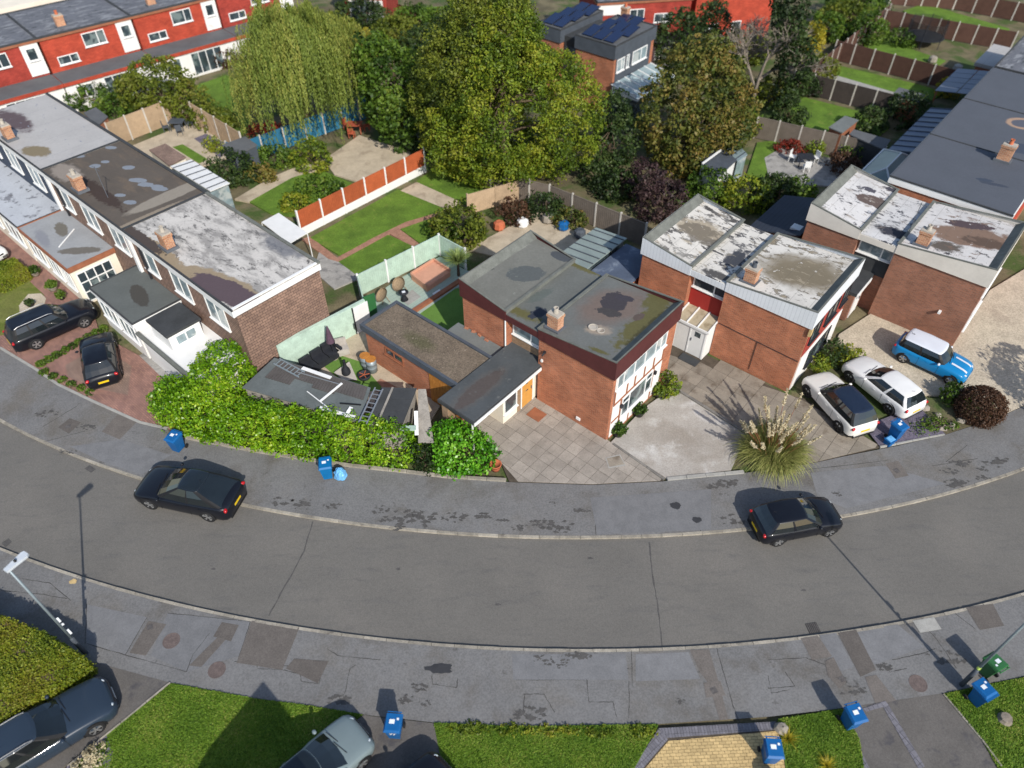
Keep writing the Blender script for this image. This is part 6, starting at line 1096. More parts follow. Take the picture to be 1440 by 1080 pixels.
def by_axis(cpx, p0, p1, z=.12, zz=.12): c = G(*cpx, zz); c.z = .12; u = G(*p1, z) - G(*p0, z); return (c, math.atan2(u.y, u.x))
def road_z(p): p[0].z = .02; return p
SUVP = lambda L: [(-L / 2, .98), (-L / 2 + .5, 1.04), (L / 2 - 1.35, 1.0), (L / 2 - .9, .98), (L / 2 - .3, .88), (L / 2, .74)]
HATP = lambda L: [(-L / 2, .9), (-L / 2 + .4, .98), (L / 2 - 1.2, .94), (L / 2 - .8, .9), (L / 2 - .25, .76), (L / 2, .62)]
car('black estate car with roof rails parked across the red block driveway', 4.7, 1.84, 1.62, 2.68, 'paint_black', SUVP(4.7), (-2.28, -2.0, .38, .98, .86, .66), by_wheels((54, 492), (122, 461), 2.7, 1.84, -1), wheel_r=.36, rails=True, side=(.04, .3, .34, .62, .66, .97))
car('black hatchback parked tail to the pavement on the brown block panel', 4.2, 1.78, 1.5, 2.55, 'paint_black', HATP(4.2), (-2.02, -1.5, .2, .92, .83, .62), by_axis((146, 514), (152, 545), (140, 475)), wheel_r=.33)
car('black electric crossover with domed tinted roof on the road beside the kerb', 4.95, 1.98, 1.66, 2.95, 'paint_black', [(-2.48, 1.0), (-2.1, 1.08), (.9, 1.0), (1.4, .96), (2.1, .84), (2.48, .7)], (-2.36, -1.1, .05, 1.25, .9, .62), road_z(by_wheels((297, 733), (213, 715), 2.95, 1.98, 1)), glassroof=True, wheel_r=.37, side=(.12, .5, .54, .97), name='moving_car')
car('black small hatchback driving along the road below the pampas grass', 4.0, 1.7, 1.47, 2.45, 'paint_black', HATP(4.0), (-1.92, -1.45, .15, 1.0, .8, .6), road_z(by_wheels((1089, 768), (1167, 753), 2.45, 1.7, -1)), wheel_r=.31, name='moving_car', dark_pillars=False)
car('cream crossover with blue-black roof on the neighbour slab driveway', 4.2, 1.8, 1.58, 2.6, 'paint_cream', [(-2.1, .96), (-1.7, 1.04), (.8, 1.0), (1.3, .96), (1.85, .84), (2.1, .7)], (-2.02, -1.65, .25, .95, .84, .64), by_wheels((1177, 609), (1131, 557), 2.6, 1.8, 1), roof='roof_blueblack', wheel_r=.35, rim='rim_dark', trimlow=True)
car('white hatchback parked alongside the cream crossover', 4.35, 1.8, 1.44, 2.65, 'paint_white', HATP(4.35), (-2.1, -1.75, .1, .92, .83, .63), by_wheels((1249, 584), (1190, 536), 2.65, 1.8, 1), wheel_r=.33, rim='rim_dark', dark_pillars=False, clad='paint_white')
car('bright blue small car with white roof and bonnet stripes on the gravel drive', 3.95, 1.74, 1.46, 2.55, 'paint_blue', [(-1.98, .92), (-1.6, .98), (.7, .95), (1.1, .93), (1.7, .84), (1.98, .66)], (-1.85, -1.66, .42, .9, .82, .68), by_wheels((1264, 509), (1332, 541), 2.55, 1.74, -1), roof='roof_white', wheel_r=.31, stripes=True, clad='roof_white')
car('slate blue estate car on the near driveway beside the clipped hedge', 4.85, 1.86, 1.5, 2.85, 'paint_slate', [(-2.42, .92), (-2, .98), (.75, .95), (1.25, .93), (2.0, .82), (2.42, .66)], (-2.25, -1.95, .1, 1.0, .86, .64), by_axis((70, 1040), (0, 1030), (100, 970), 1.4), wheel_r=.35, rails=True, side=(.04, .3, .34, .62, .66, .97))
car('silver-green car with dark glass roof on the dark near driveway', 4.2, 1.78, 1.5, 2.6, 'paint_silver', HATP(4.2), (-2.0, -1.5, .25, 1.15, .84, .62), by_axis((447, 1094), (392, 1080), (437, 1040), 1.4), glassroof=True, wheel_r=.32, dark_pillars=False)
car('black car parked beside the silver-green car on the dark near driveway', 4.3, 1.78, 1.45, 2.6, 'paint_black', HATP(4.3), (-2.0, -1.6, .15, .95, .84, .62), by_axis((566, 1152), (392, 1080), (437, 1040), 1.4), wheel_r=.32)
car('white car beside the low clipped hedge of the slate blue house', 4.1, 1.75, 1.48, 2.55, 'paint_white', HATP(4.1), (-1.95, -1.55, .15, .95, .83, .62), by_axis((-28, 362), (-40, 350), (14, 368)), wheel_r=.32)
# ================================================================ street things
mat('bin_blue', C(22, 92, 152), .4, .08, 3, .04, 20, coord='obj'); mat('bin_teal', C(10, 104, 160), .4, .08, 3, coord='obj'); mat('bin_green', C(52, 106, 62), .5, .08, 3, coord='obj'); mat('sticker', C(226, 230, 234), .6, .08, 12, coord='obj'); mat('bag_blue', C(110, 176, 226), .3, .18, 6, 0, 1, .6, 9, coord='obj')
mat('galv', C(140, 152, 158), .45, .08, 3, metal=.3, coord='obj'); mat('lamp_head', C(196, 202, 208), .5, .06, 3, coord='obj'); mat('hi_vis', C(200, 226, 110), .6, .05, 3, coord='obj')
BINME = {}
def wheelie_bin(label, px, py, ang, col_='bin_blue', tilt=0, number=None, open_=0, group='wheelie bins put out for collection'):
    c = G(px, py); t = thing('wheelie_bin', label, 'bin', c, ang, group)
    if tilt: t.rotation_euler[0] = tilt
    m = MB(); b = [(-.2, -.22), (.2, -.22), (.2, .22), (-.2, .22)]; tp = [(-.28, -.29), (.28, -.29), (.28, .29), (-.28, .29)]; n = 4; m.v = [(x, y, .08) for x, y in b] + [(x, y, .93) for x, y in tp]; m.f = [(3, 2, 1, 0), (4, 5, 6, 7)] + [(i, (i + 1) % 4, 4 + (i + 1) % 4, 4 + i) for i in range(4)]; m.m = [0] * 6; m.box((0, 0, .9), .62, .64, .05); m.build('body', col_, t, False, True)
    m = MB(); P = [(-.3, -.34, .955), (.3, -.34, .955), (.3, .33, .975), (-.3, .33, .975)]; Q = [(-.25, -.27, 1.02), (.25, -.27, 1.02), (.26, .3, 1.06), (-.26, .3, 1.06)]; m.v = P + Q; m.f = [(3, 2, 1, 0), (4, 5, 6, 7)] + [(i, (i + 1) % 4, 4 + (i + 1) % 4, 4 + i) for i in range(4)]; m.m = [0] * 6; l = m.build('lid', col_, t, False, True)
    if open_: l.location = (0, .0, .0); l.rotation_euler[0] = open_
    m = MB(); m.tube([(-.26, .38, 1.0), (.26, .38, 1.0)], .02, 8).bar((-.2, .3, .97), (-.2, .38, 1.0), .04).bar((.2, .3, .97), (.2, .38, 1.0), .04); m.build('handle', col_, t, False, True)
    for s in (-1, 1): m = MB(); m.tube([(s * .24, .26, .1), (s * .3, .26, .1)], .1, 14); m.build('wheel', 'tyre', t, False, True)
    m = MB(); m.poly([(-.13, -.05, 1.0465), (.06, -.05, 1.0465), (.06, .1, 1.0567), (-.13, .1, 1.0567)]); m.v = [(x, y, z + .004) for x, y, z in m.v]; m.build('sticker', 'sticker', l, False, True)
    m = MB(); m.poly([(.12, .08, 1.0582), (.2, .08, 1.0582), (.2, .16, 1.0637), (.12, .16, 1.0637)]); m.build('sticker', 'sticker', l, False, True)
    if number:
        cu = bpy.data.curves.new('house_number', 'FONT'); cu.body = number; cu.size = .24; cu.align_x = 'CENTER'; cu.extrude = .002; cu.offset = .008; cu.materials.append(MT('sticker')); tmp = bpy.data.objects.new('tmp', cu); col.objects.link(tmp); me = bpy.data.meshes.new_from_object(tmp.evaluated_get(bpy.context.evaluated_depsgraph_get())); bpy.data.objects.remove(tmp); o = link('house_number', me, t); o.location = (0, -.286, .62); o.rotation_euler = (R(94.7), 0, 0)
    return t
wheelie_bin('blue wheelie bin on the pavement at the tall end of the laurel hedge', 252, 632, R(-22))
wheelie_bin('teal-blue wheelie bin against the laurel hedge beside a plastic bag', 462, 670, R(12), 'bin_teal')
wheelie_bin('blue wheelie bin leaning on the slate bed behind the white hatchback', 1256, 616, R(30))
wheelie_bin('blue wheelie bin marked with a white house number on the near dark driveway', 557, 1031, R(-4), number='77')
wheelie_bin('blue wheelie bin standing on the corner between near lawn and paired driveways', 1192, 1018, R(14))
wheelie_bin('blue wheelie bin beside the yellow spiky plant on the block driveway', 1079, 1066, R(-3))
wheelie_bin('blue wheelie bin crammed against the lamp post base', 1371, 986, R(25), open_=R(-6))
wheelie_bin('green wheelie bin behind the lamp post', 1384, 946, R(205), 'bin_green')
def bag(label, px, py, r_, h, mm, seed):
    c = G(px, py); rd = random.Random(seed); m = MB(); pr = [(.1, 0), (.8, .02), (1, .25), (.95, .55), (.7, .8), (.35, .95), (.16, 1.05), (.1, 1.0)]; m.lathe((c.x, c.y, Z0), [(a * r_, b * h) for a, b in pr], 16); m.v = [(x + rd.uniform(-.12, .12) * r_, y + rd.uniform(-.12, .12) * r_, max(Z0, z + rd.uniform(-.08, .08) * h)) for x, y, z in m.v]; return m.single('rubbish_bag', mm, label, 'bag', smooth=False)
bag('crumpled pale blue plastic bag beside the teal-blue bin', 480, 671, .3, .62, 'bag_blue', 1); bag('bright blue plastic bag in front of the bin on the block driveway', 1082, 1098, .32, .55, 'bin_blue', 3)
t = thing('recycling_box', 'small blue recycling box beside the leaning bin', 'box', G(1249, 624)); c = G(1249, 624); m = MB(); m.box((c.x, c.y, Z0), .4, .34, .3, .5).box((c.x, c.y, Z0 + .3), .48, .42, .05, .5); m.build('tub', 'bin_blue', t); m = MB(); m.box((c.x, c.y, Z0 + .352), .36, .3, .03, .5); m.build('contents', 'bag_blue', t)
def lamp(label, px, py, h, ang):
    c = G(px, py); t = thing('street_lamp', label, 'street lamp', c, 0); m = MB(); m.tube([(0, 0, 0), (0, 0, 1.3), (0, 0, 1.35)], [.085, .085, .055], 12); m.build('base_column', 'slate_trim', t, True, True); m = MB(); m.tube([(0, 0, 1.35), (0, 0, h - .05)], [.052, .036], 12); m.build('column', 'galv', t, True, True)
    ca, sa = math.cos(ang), math.sin(ang); m = MB(); q = [(-.1, -.09), (.62, -.15), (.7, -.1), (.7, .1), (.62, .15), (-.1, .09)]; m.prism([(x * ca - y * sa, x * sa + y * ca) for x, y in q], h - .05, h + .05); hd = m.build('lamp_head', 'lamp_head', t, False, True)
    m = MB(); q = [(.1, -.09), (.58, -.1), (.58, .1), (.1, .09)]; m.prism([(x * ca - y * sa, x * sa + y * ca) for x, y in q], h - .065, h - .052); m.build('lens', 'glass_pale', hd, False, True); m = MB(); m.lathe((.3 * ca, .3 * sa, h + .05), [(.05, 0), (.05, .07), (.03, .09)], 10); m.build('photocell', 'trim_black', hd, False, True)
    for z, l in ((1.55, .35), (2.25, .12), (2.5, .3)): m = MB(); m.box((.05, .05, z), .1, .02, l, .8); m.build('notice', 'sticker', t, False, True)
    return t
lamp('tall grey street lamp beside the flat-topped clipped hedge', 121, 919, 6.3, R(62)); t = lamp('tall grey street lamp standing between the green bin and a blue bin', 1352, 963, 6.3, R(95)); m = MB(); m.tube([(0, 0, 1.42), (0, 0, 1.56)], .062, 12); m.build('reflective_band', 'hi_vis', t, False, True)
blot(103, 818, .16, .12, PN, 'block_yellow', .02, 'cardboard_scrap', rag=.2)
# edging kerb below hedge and low walls
def edging(label, pts, w_, h, mm, name='edging_kerb', cat='kerb', seg=.9):
    g = [G(*p) for p in pts]; t = thing(name, label, cat, g[0])
    for i in range(len(g) - 1):
        d = g[i + 1] - g[i]; n = max(1, round(d.length / seg))
        for k in range(n): a, b = g[i] + d * (k + .01) / n, g[i] + d * (k + .99) / n; c = (a + b) / 2; m = MB(); m.box((c.x, c.y, 0), (b - a).length, w_, Z0 + h + random.uniform(-.012, .012), math.atan2(d.y, d.x)); m.build('edging_stone', mm, t)
    return t
edging('pale stone edging below the laurel hedge', [(262, 616), (360, 635), (435, 647), (497, 656), (572, 664), (630, 671), (712, 676)], .16, .1, 'kerb')
edging('light kerb stones along the front of the concrete forecourt', [(938, 674), (1046, 664)], .18, .06, 'cover')
edging('grey kerb between concrete forecourt and neighbour slab driveway', [(950, 547), (1050, 610)], .14, .08, 'kerb_dark'); edging('low kerb between slab driveway and concrete forecourt', [(862, 624), (934, 674)], .12, .04, 'kerb_dark')
edging('pale kerb edging the slate bed', [(1237, 629), (1328, 611)], .08, .05, 'cover'); edging('concrete edging of the block driveways', [(0, 489), (50, 519), (82, 541), (130, 564), (197, 594), (236, 603)], .14, .04, 'cover')
edging('dark edging along the near lawn beside the tarmac driveway', [(240, 960), (95, 1078)], .06, .05, 'kerb'); edging('edging board between paired driveways and the right lawn', [(1326, 976), (1380, 1040), (1408, 1078)], .06, .05, 'kerb')
# planters at the front of house one
mat('pot_black', C(46, 44, 46), .6, .1, 4); mat('stone_pot', C(150, 142, 130), .9, .1, 4)
def potted(label, px, py, r_, h, leaf, seed, potm='pot_black', ph=None, sz=.07):
    c = G(px, py); t = thing('potted_plant', label, 'plant pot', c); m = MB(); ph = ph or r_ * .95; m.lathe((c.x, c.y, Z0), [(r_ * .7, 0), (r_ * .9, ph * .6), (r_, ph), (r_ * 1.06, ph), (r_ * 1.06, ph + .03), (r_ * .9, ph + .03), (r_ * .85, ph - .03)], 16); m.build('pot', potm, t, True)
    if leaf: V, F, Rn = foliage([(c.x, c.y, Z0 + ph + h * .4, r_ * 1.05, r_ * 1.05, h * .6)], 1.5, sz, .12, seed, .6, .8); addmesh('foliage', V, F, leaf, t, Rn)
    return t
potted('black pot with green plant at the brick corner of the white boarded front', 869, 611, .32, .45, 'leaf_mid', 1); potted('black pot with fern in front of the white boarded front window', 898, 583, .32, .4, 'leaf_mid', 2); potted('black pot with pale plant beside the variegated bush', 925, 556, .3, .35, 'leaf_yellow', 3); potted('terracotta pot at the corner of the rounded laurel bush', 697, 660, .28, .1, None, 4, 'terracotta', .4)
potted('stone urn with shrub by the cream extension wall of the middle terraced house', 51, 387, .28, .4, 'leaf_mid', 5, 'stone_pot'); potted('stone urn with shrub beside the french doors path', 76, 408, .28, .4, 'leaf_mid', 6, 'stone_pot'); potted('black bowl on the gravel circle', 44, 430, .25, .12, 'leaf_dark', 7); potted('leafy pot beside the parked black estate', 88, 420, .22, .4, 'leaf_mid', 8)
m = MB(); m.fbox(f1, 5.5, 6.3, -1.15, -.45, Z0 + .012, Z0 + .04); m.single('doormat', 'timber_brown', 'brown doormat in front of the oak front door', 'mat'); m = MB(); m.fbox(f2, 4.1, 5.2, -1.5, -.9, Z0 + .012, Z0 + .04); m.single('doormat', 'felt_dark', 'dark doormat in front of the white panelled porch door', 'mat')
plant('grass_clump', 'pale silvery grass clump on the slate bed beside the estate car', 'plant', [(135, 1062, .2, .4, .35, .25), (112, 1085, .18, .4, .3, .22)], 'plume', 1.2, .06, .14, 210, trunk=False)
clipped('low clipped hedge across the front of the slate blue house', [(-40, 392), (-10, 372), (18, 362), (38, 378), (0, 398)], .9, 'leaf_hedge', 33)
# rocks, stump
for i, (x, y) in enumerate(((1318, 585), (1338, 600), (1352, 592), (1300, 575), (1325, 603))):
    c = G(x, y); m = MB(); m.lathe((c.x, c.y, Z0 - .05), [(.1, 0), (.2, .08), (.16, .2), (.05, .26)], 7, sx=random.uniform(.9, 1.5)); m.v = [(a + random.uniform(-.04, .04), b + random.uniform(-.04, .04), z) for a, b, z in m.v]; m.single('rock', 'stone_pot', ('pale rock on the planting bed near the bronze dome bush', 'low rock at the slate bed edge', 'rock nestled against the bronze dome bush', 'rock behind the white hatchback', 'small rock among the low green plants')[i], 'rock')
c = G(1412, 1012); m = MB(); m.lathe((c.x, c.y, Z0), [(.3, 0), (.22, .12), (.2, .22), (.05, .24)], 9); m.single('tree_stump', 'bark_grey', 'cut tree stump on the bare patch of the right lawn', 'stump')
m = MB(); c = G(1098, 1026); m.lathe((c.x, c.y, Z0), [(.22, 0), (.26, .1), (.18, .22), (.04, .26)], 8); m.v = [(a + random.uniform(-.05, .05), b + random.uniform(-.05, .05), z) for a, b, z in m.v]; m.single('rock', 'stone_pot', 'pale rock beside the block driveway bins', 'rock')
# ================================================================ courtyard and garden of house one
area('courtyard_paving', [(392, 512), (512, 438), (560, 470), (625, 560), (600, 600), (400, 600)], 'patio', -.02)
area('courtyard_turf', [(452, 512), (470, 497), (505, 508), (540, 548), (500, 552)], 'turf_fake', .004)
area('garden_turf', [(582, 437), (636, 396), (668, 432), (652, 480), (600, 470)], 'turf_fake', .0)
area('deck_green_boards', [(515, 424), (558, 394), (619, 361), (655, 380), (692, 390), (640, 406), (578, 450), (535, 450)], 'deck_green', .02)
area('back_yard', [(655, 350), (760, 295), (870, 340), (905, 360), (840, 400), (700, 360)], 'patio', -.03)
m = MB(); a, b = G(578, 442), G(660, 388); m.bar(a + ZV * .1, b + ZV * .1, .3, .16); m.single('deck_sleeper', 'timber_brown', 'brown sleeper edge between green deck and fake turf', 'sleeper')
mat('salmon', C(206, 154, 128), .85, .06, 2, .05, 12); t = thing('raised_deck', 'salmon pink raised seating box against the mint fence', 'deck', G(605, 395)); q = pxq([(578, 386), (610, 366), (633, 381), (600, 403)], .55); m = MB(); m.prism(q, .1, .5); m.build('box', 'salmon', t); m = MB(); q2 = [tuple(Vector((*p, 0)).lerp(Vector((*q[(i + 2) % 4], 0)), .06)[:2]) for i, p in enumerate(q)]; m.prism(q2, .5, .53); m.build('deck_top', 'salmon', t)
for i in (0, 1, 3): a, b = Vector((*q[i], .6)), Vector((*q[(i + 1) % 4], .6)); m = MB(); m.bar(a, b, .1, .18); m.build('side_board', 'salmon', t)
mat('wicker', C(150, 130, 104), .85, .2, 14, .2, 30); mat('furn_black', C(42, 44, 50), .7, .15, 4); mat('fabric_grey', C(176, 170, 162), .9, .12, 4)
def papasan(label, px, py, ang):
    c = G(px, py); t = thing('wicker_chair', label, 'chair', c, ang); m = MB(); m.lathe((0, 0, 0), [(.1, 0), (.3, .06), (.46, .2), (.48, .21), (.32, .1), (.08, .05)], 18); ca, sa = math.cos(.75), math.sin(.75); m.v = [(x, y * ca - z * sa, y * sa + z * ca + .42) for x, y, z in m.v]; m.build('seat', 'wicker', t, True, True)
    for s in (-1, 1):
        for e in (-1, 1): m = MB(); m.tube([(s * .28, e * .25, 0), (s * .12, e * .1, .42)], .018, 6); m.build('leg', 'wicker', t, False, True)
papasan('round wicker chair facing the dark table on the green deck', 541, 424, R(-60)); papasan('round wicker chair beside the salmon seating box', 564, 408, R(-40))
c = G(569, 422); t = thing('side_table', 'small dark hourglass table on the green deck', 'table', c); m = MB(); m.lathe((c.x, c.y, Z0), [(.26, 0), (.12, .3), (.14, .45), (.3, .58), (.3, .62)], 16); m.build('pedestal', 'furn_black', t, True); m = MB(); m.box((c.x, c.y, Z0 + .62), .2, .16, .03, .3); m.build('paper', 'sticker', t)
area('deck_rug', [(562, 420), (580, 408), (592, 418), (574, 430)], 'cover', .045)
m = MB(); q = pxq([(608, 413), (618, 407), (622, 412), (611, 418)], .14); m.prism(q, Z0, Z0 + .05); m.single('white_slab', 'upvc', 'small white slab lying by the fake turf edge', 'slab')
# gate in the mint wall
g_ = FM[0].lerp(FM[1], .93); dd = (FM[1] - FM[0]).normalized(); t = thing('garden_gate', 'white gate in the mint wall beside the annex', 'gate', (g_.x, g_.y, 0)); nn = Vector((dd.y, -dd.x, 0)); m = MB(); fpr(m, g_, dd, nn, -.5, .5, .105, .15, .1, 1.95); m.build('leaf', 'upvc', t); m = MB(); fpr(m, g_, dd, nn, -.56, -.5, .105, .18, .1, 2.0); m.build('gate_post', 'black_trim', t)
c = G(524, 447); t = thing('garden_arch', 'dark green painted garden arch panel beside the white gate', 'panel', c); m = MB(); m.box((c.x, c.y, Z0), .7, .08, 1.7, R(35)); m.build('panel', 'bin_green', t)
# parasol, sofa, barrels, firepit
c = G(470, 503); t = thing('parasol', 'closed dark purple parasol in the courtyard', 'parasol', c); m = MB(); m.tube([(0, 0, 0), (0, 0, 2.3)], .025, 8); m.build('pole', 'furn_black', t, True, True); mat('parasol_cloth', C(86, 66, 80), .85, .15, 4, coord='obj'); m = MB(); m.lathe((0, 0, 0), [(.2, 1.15), (.24, 1.2), (.17, 1.6), (.1, 2.0), (.03, 2.32)], 10); m.build('canopy', 'parasol_cloth', t, False, True); m = MB(); m.lathe((0, 0, 0), [(.26, 0), (.26, .08), (.06, .14)], 14); m.build('base', 'stone_pot', t, False, True)
c = G(452, 512); t = thing('garden_sofa', 'black rattan garden sofa along the mint wall', 'sofa', c, R(48)); m = MB(); m.box((0, 0, .08), 2.3, .75, .3); m.build('base', 'furn_black', t, False, True)
for k in range(3): m = MB(); m.box((-.74 + k * .74, -.04, .38), .68, .62, .12); m.build('seat_cushion', 'furn_black', t, False, True); m = MB(); m.box((-.74 + k * .74, .32, .4), .66, .14, .42 + .05 * k); m.build('back_cushion', 'furn_black', t, False, True)
for s in (-1, 1): m = MB(); m.box((s * 1.2, 0, .08), .14, .78, .58); m.build('arm', 'furn_black', t, False, True)
c = G(483, 497); t = thing('garden_chair', 'chair draped with pale grey cloth beside the purple parasol', 'chair', c); m = MB(); m.box((0, 0, .1), .65, .6, .4, .4).box((-.1, .25, .5), .6, .14, .4, .4); m.build('draped_cloth', 'fabric_grey', t, False, True)
for (x, y, lab) in ((516, 516, 'rusty topped oil drum against the annex wall'), (524, 521, 'second oil drum touching the annex wall, nearer the fire pit')): c = G(x, y); t = thing('oil_drum', lab, 'barrel', c); m = MB(); m.lathe((c.x, c.y, Z0), [(.28, 0), (.28, .28), (.3, .3), (.28, .32), (.28, .58), (.3, .6), (.28, .62), (.28, .85)], 18); m.build('drum', 'galv', t, True); m = MB(); m.lathe((c.x, c.y, Z0 + .85), [(.29, 0), (.29, .02), (.1, .03)], 18); m.build('rusty_top', 'timber_orange', t)
c = G(513, 532); t = thing('fire_pit', 'round dark fire pit with rusty spokes on the courtyard', 'fire pit', c); m = MB(); m.lathe((c.x, c.y, Z0), [(.2, 0), (.34, .12), (.36, .3), (.31, .3), (.28, .14)], 18); m.build('bowl', 'furn_black', t, True); m = MB(); [m.bar((c.x, c.y, Z0 + .28), (c.x + .3 * math.cos(k), c.y + .3 * math.sin(k), Z0 + .3), .03) for k in (0.2, 1.45, 2.7, 3.95, 5.2)]; m.build('grate', 'terracotta', t)
m = MB(); q = pxq([(470, 524), (492, 512), (502, 533), (484, 534)], .3); m.prism(q, Z0 + .1, [.34, .5, .3, .24]); m.single('dust_sheet', 'fabric_grey', 'pale dust sheet thrown over the courtyard turf', 'sheet')
c = G(488, 528); t = thing('chiminea', 'black pointed chiminea beside the dust sheet', 'chiminea', c); m = MB(); m.lathe((c.x, c.y, Z0), [(.2, 0), (.26, .2), (.22, .45), (.1, .7), (.07, 1.1), (.09, 1.12)], 14); m.build('body', 'furn_black', t, True)
area('red_paving', [(520, 545), (535, 532), (560, 545), (548, 560)], 'path_brick', -.012)
# sheds behind the hedge
mat('corrugated', C(84, 80, 78), .8, .1, 1.5, .08, 12); mat('felt_patch', C(96, 102, 102), .9, .12, 1.2, .1, 12); mat('timber_grey', C(150, 144, 136), .9, .16, 2, .15, 16, .3, 30)
q = [G(x, y, z) for x, y, z in ((340, 545, 2.0), (386, 503, 2.3), (521, 545, 2.3), (507, 594, 2.0))]; c = (q[0] + q[2]) / 2; t = thing('lean_to', 'long lean-to shed with corrugated dark roof behind the laurel hedge', 'shed', (c.x, c.y, 0)); LT = t
m = MB(); m.prism([(c + (p - c) * .95)[:2] for p in q], 0, [p.z - .06 for p in q]); m.build('wall', 'timber_grey', t); m = MB(); m.prism([p[:2] for p in q], [p.z - .05 for p in q], [p.z for p in q]); m.build('roof', 'felt_patch', t)
def rp(a, b): return q[0].lerp(q[3], a).lerp(q[1].lerp(q[2], a), b)
for k in range(34): a = .1 + k * .026; m = MB(); lo_ = .42 if k < 9 else (.62 if k < 16 else (.52 if k < 24 else .6)); m.bar(rp(a, lo_) + ZV * .02, rp(a, .97) + ZV * .02, .14, .05); m.build('roof_corrugation', 'corrugated', t)
def lying(label, a, b, w_, h, mm, name='plank', cat='plank'): m = MB(); m.bar(a, b, w_, h); return m.single(name, mm, label, cat)
up = ZV * .09
lying('white board lying along the top edge of the corrugated lean-to', rp(.32, .93) + up, rp(.62, .9) + up, .2, .03, 'upvc'); lying('white batten lying across the corrugated lean-to', rp(.64, .2) + up, rp(.74, .85) + up, .12, .03, 'upvc'); lying('thin white pole lying diagonally on the lean-to roof', rp(.5, .35) + up * 1.3, rp(.72, .1) + up * 1.3, .04, .04, 'upvc', 'pole', 'pole'); lying('white fascia board along the bottom edge of the lean-to roof', rp(.66, .04) + up, rp(.95, .06) + up, .2, .03, 'upvc'); lying('white short board crossing the fascia board on the lean-to', rp(.88, -.02) + up * 1.5, rp(.9, .28) + up * 1.5, .18, .03, 'upvc'); lying('dark timber batten near the end of the lean-to roof', rp(.8, .3) + up * 1.2, rp(.97, .42) + up * 1.2, .06, .04, 'trim_black'); lying('grey pole lying along the corrugations', rp(.3, .78) + up, rp(.72, .8) + up, .04, .04, 'alu', 'pole', 'pole')
def ladder(label, a, b, w_, n, mm='alu'):
    t = thing('ladder', label, 'ladder', (a + b) / 2); d = (b - a).normalized(); s = d.cross(ZV).normalized() * w_ / 2
    for e in (-1, 1): m = MB(); m.bar(a + s * e, b + s * e, .06, .05); m.build('rail', mm, t)
    for k in range(n): p = a.lerp(b, (k + .5) / n); m = MB(); m.bar(p - s, p + s, .035, .035); m.build('rung', mm, t)
ladder('aluminium ladder lying between lean-to and felt shed', G(510, 595, 2.2), G(533, 546, 2.5), .4, 8); ladder('grey folding ladder on the lean-to roof beside the white board', rp(.06, .9) + up, rp(.36, .75) + up, .42, 7, 'galv')
q2 = [G(x, y, z) for x, y, z in ((513, 596, 2.0), (536, 545, 2.2), (586, 546, 2.2), (567, 594, 2.0))]; c = (q2[0] + q2[2]) / 2; t = thing('shed', 'felt-roofed shed next to the aluminium ladder', 'shed', (c.x, c.y, 0)); m = MB(); m.prism([(c + (p - c) * .94)[:2] for p in q2], 0, [p.z - .06 for p in q2]); m.build('wall', 'timber_grey', t)
def r2(a, b): return q2[0].lerp(q2[3], a).lerp(q2[1].lerp(q2[2], a), b)
for a0, a1 in ((0, .32), (.34, 1)):
    for b0, b1 in ((0, .33), (.335, .66), (.665, 1)): m = MB(); P = [r2(a0, b0), r2(a1, b0), r2(a1, b1), r2(a0, b1)]; m.prism([p[:2] for p in P], [p.z - .05 for p in P], [p.z + .01 * b1 + random.uniform(0, .02) for p in P]); m.build('felt_sheet', 'felt_dark', t)
m = MB(); m.bar(r2(.33, 0) + ZV * .03, r2(.33, 1) + ZV * .03, .1, .05); m.build('ridge_batten', 'timber_grey', t)
q3 = [G(x, y, z) for x, y, z in ((588, 547, 2.1), (599, 547, 2.1), (610, 622, 1.3), (588, 622, 1.3))]; m = MB(); m.prism([p[:2] for p in q3], [p.z - .06 for p in q3], [p.z for p in q3]); m.single('timber_panel', 'timber_grey', 'weathered grey timber panel leaning beside the felt-roofed shed', 'panel'); lying('white plank leaning against the weathered timber panel', G(585, 578, 2.15), G(586, 612, 1.6), .18, .04, 'upvc'); lying('pale green board in front of the felt-roofed shed', G(563, 602, 1.9), G(585, 602, 1.9), .3, .05, 'f_mint')
c = G(420, 512, .1); bag('pile of pale sacks between lean-to and mint wall', 392, 502, .55, 1.6, 'fabric_grey', 9)
# roof and garden oddments
for k, (x, y) in enumerate(((656, 462), (666, 467), (674, 472), (684, 479))): c = G(x, y, 2.42); m = MB(); m.box((c.x, c.y, 2.42), .22, .11, .08, AX + random.uniform(-.4, .4)); m.single('loose_brick', 'brick_orange', 'loose brick weighing down the grey link roof', 'brick', 'loose bricks on the link roof')
for (x, y, r_, lab) in ((834, 459, .24, 'round grey cement dish on the maroon-fascia roof beside the ponding stain'), (845, 464, .2, 'smaller cement dish next to the round one on the maroon-fascia roof')): c = G(x, y, 5.2); m = MB(); m.lathe((c.x, c.y, 5.12), [(r_, 0), (r_, .06), (r_ * .85, .07), (r_ * .8, .03)], 16); m.single('cement_dish', 'cement', lab, 'dish')
c = G(1296, 62); t = thing('trampoline', 'round trampoline with dark safety net', 'trampoline', c); m = MB(); m.lathe((0, 0, 0), [(1.8, .75), (1.85, .8), (1.8, .82), (1.5, .8)], 24); m.build('bed', 'furn_black', t, False, True)
for k in range(6): a = k * math.pi / 3; m = MB(); m.tube([(1.8 * math.cos(a), 1.8 * math.sin(a), 0), (1.8 * math.cos(a), 1.8 * math.sin(a), 2.4)], .03, 6); m.build('net_pole', 'furn_black', t, False, True)
mat('net', (.02, .02, .02), .9, .1, 2, alpha=.45); m = MB(); n_ = 24
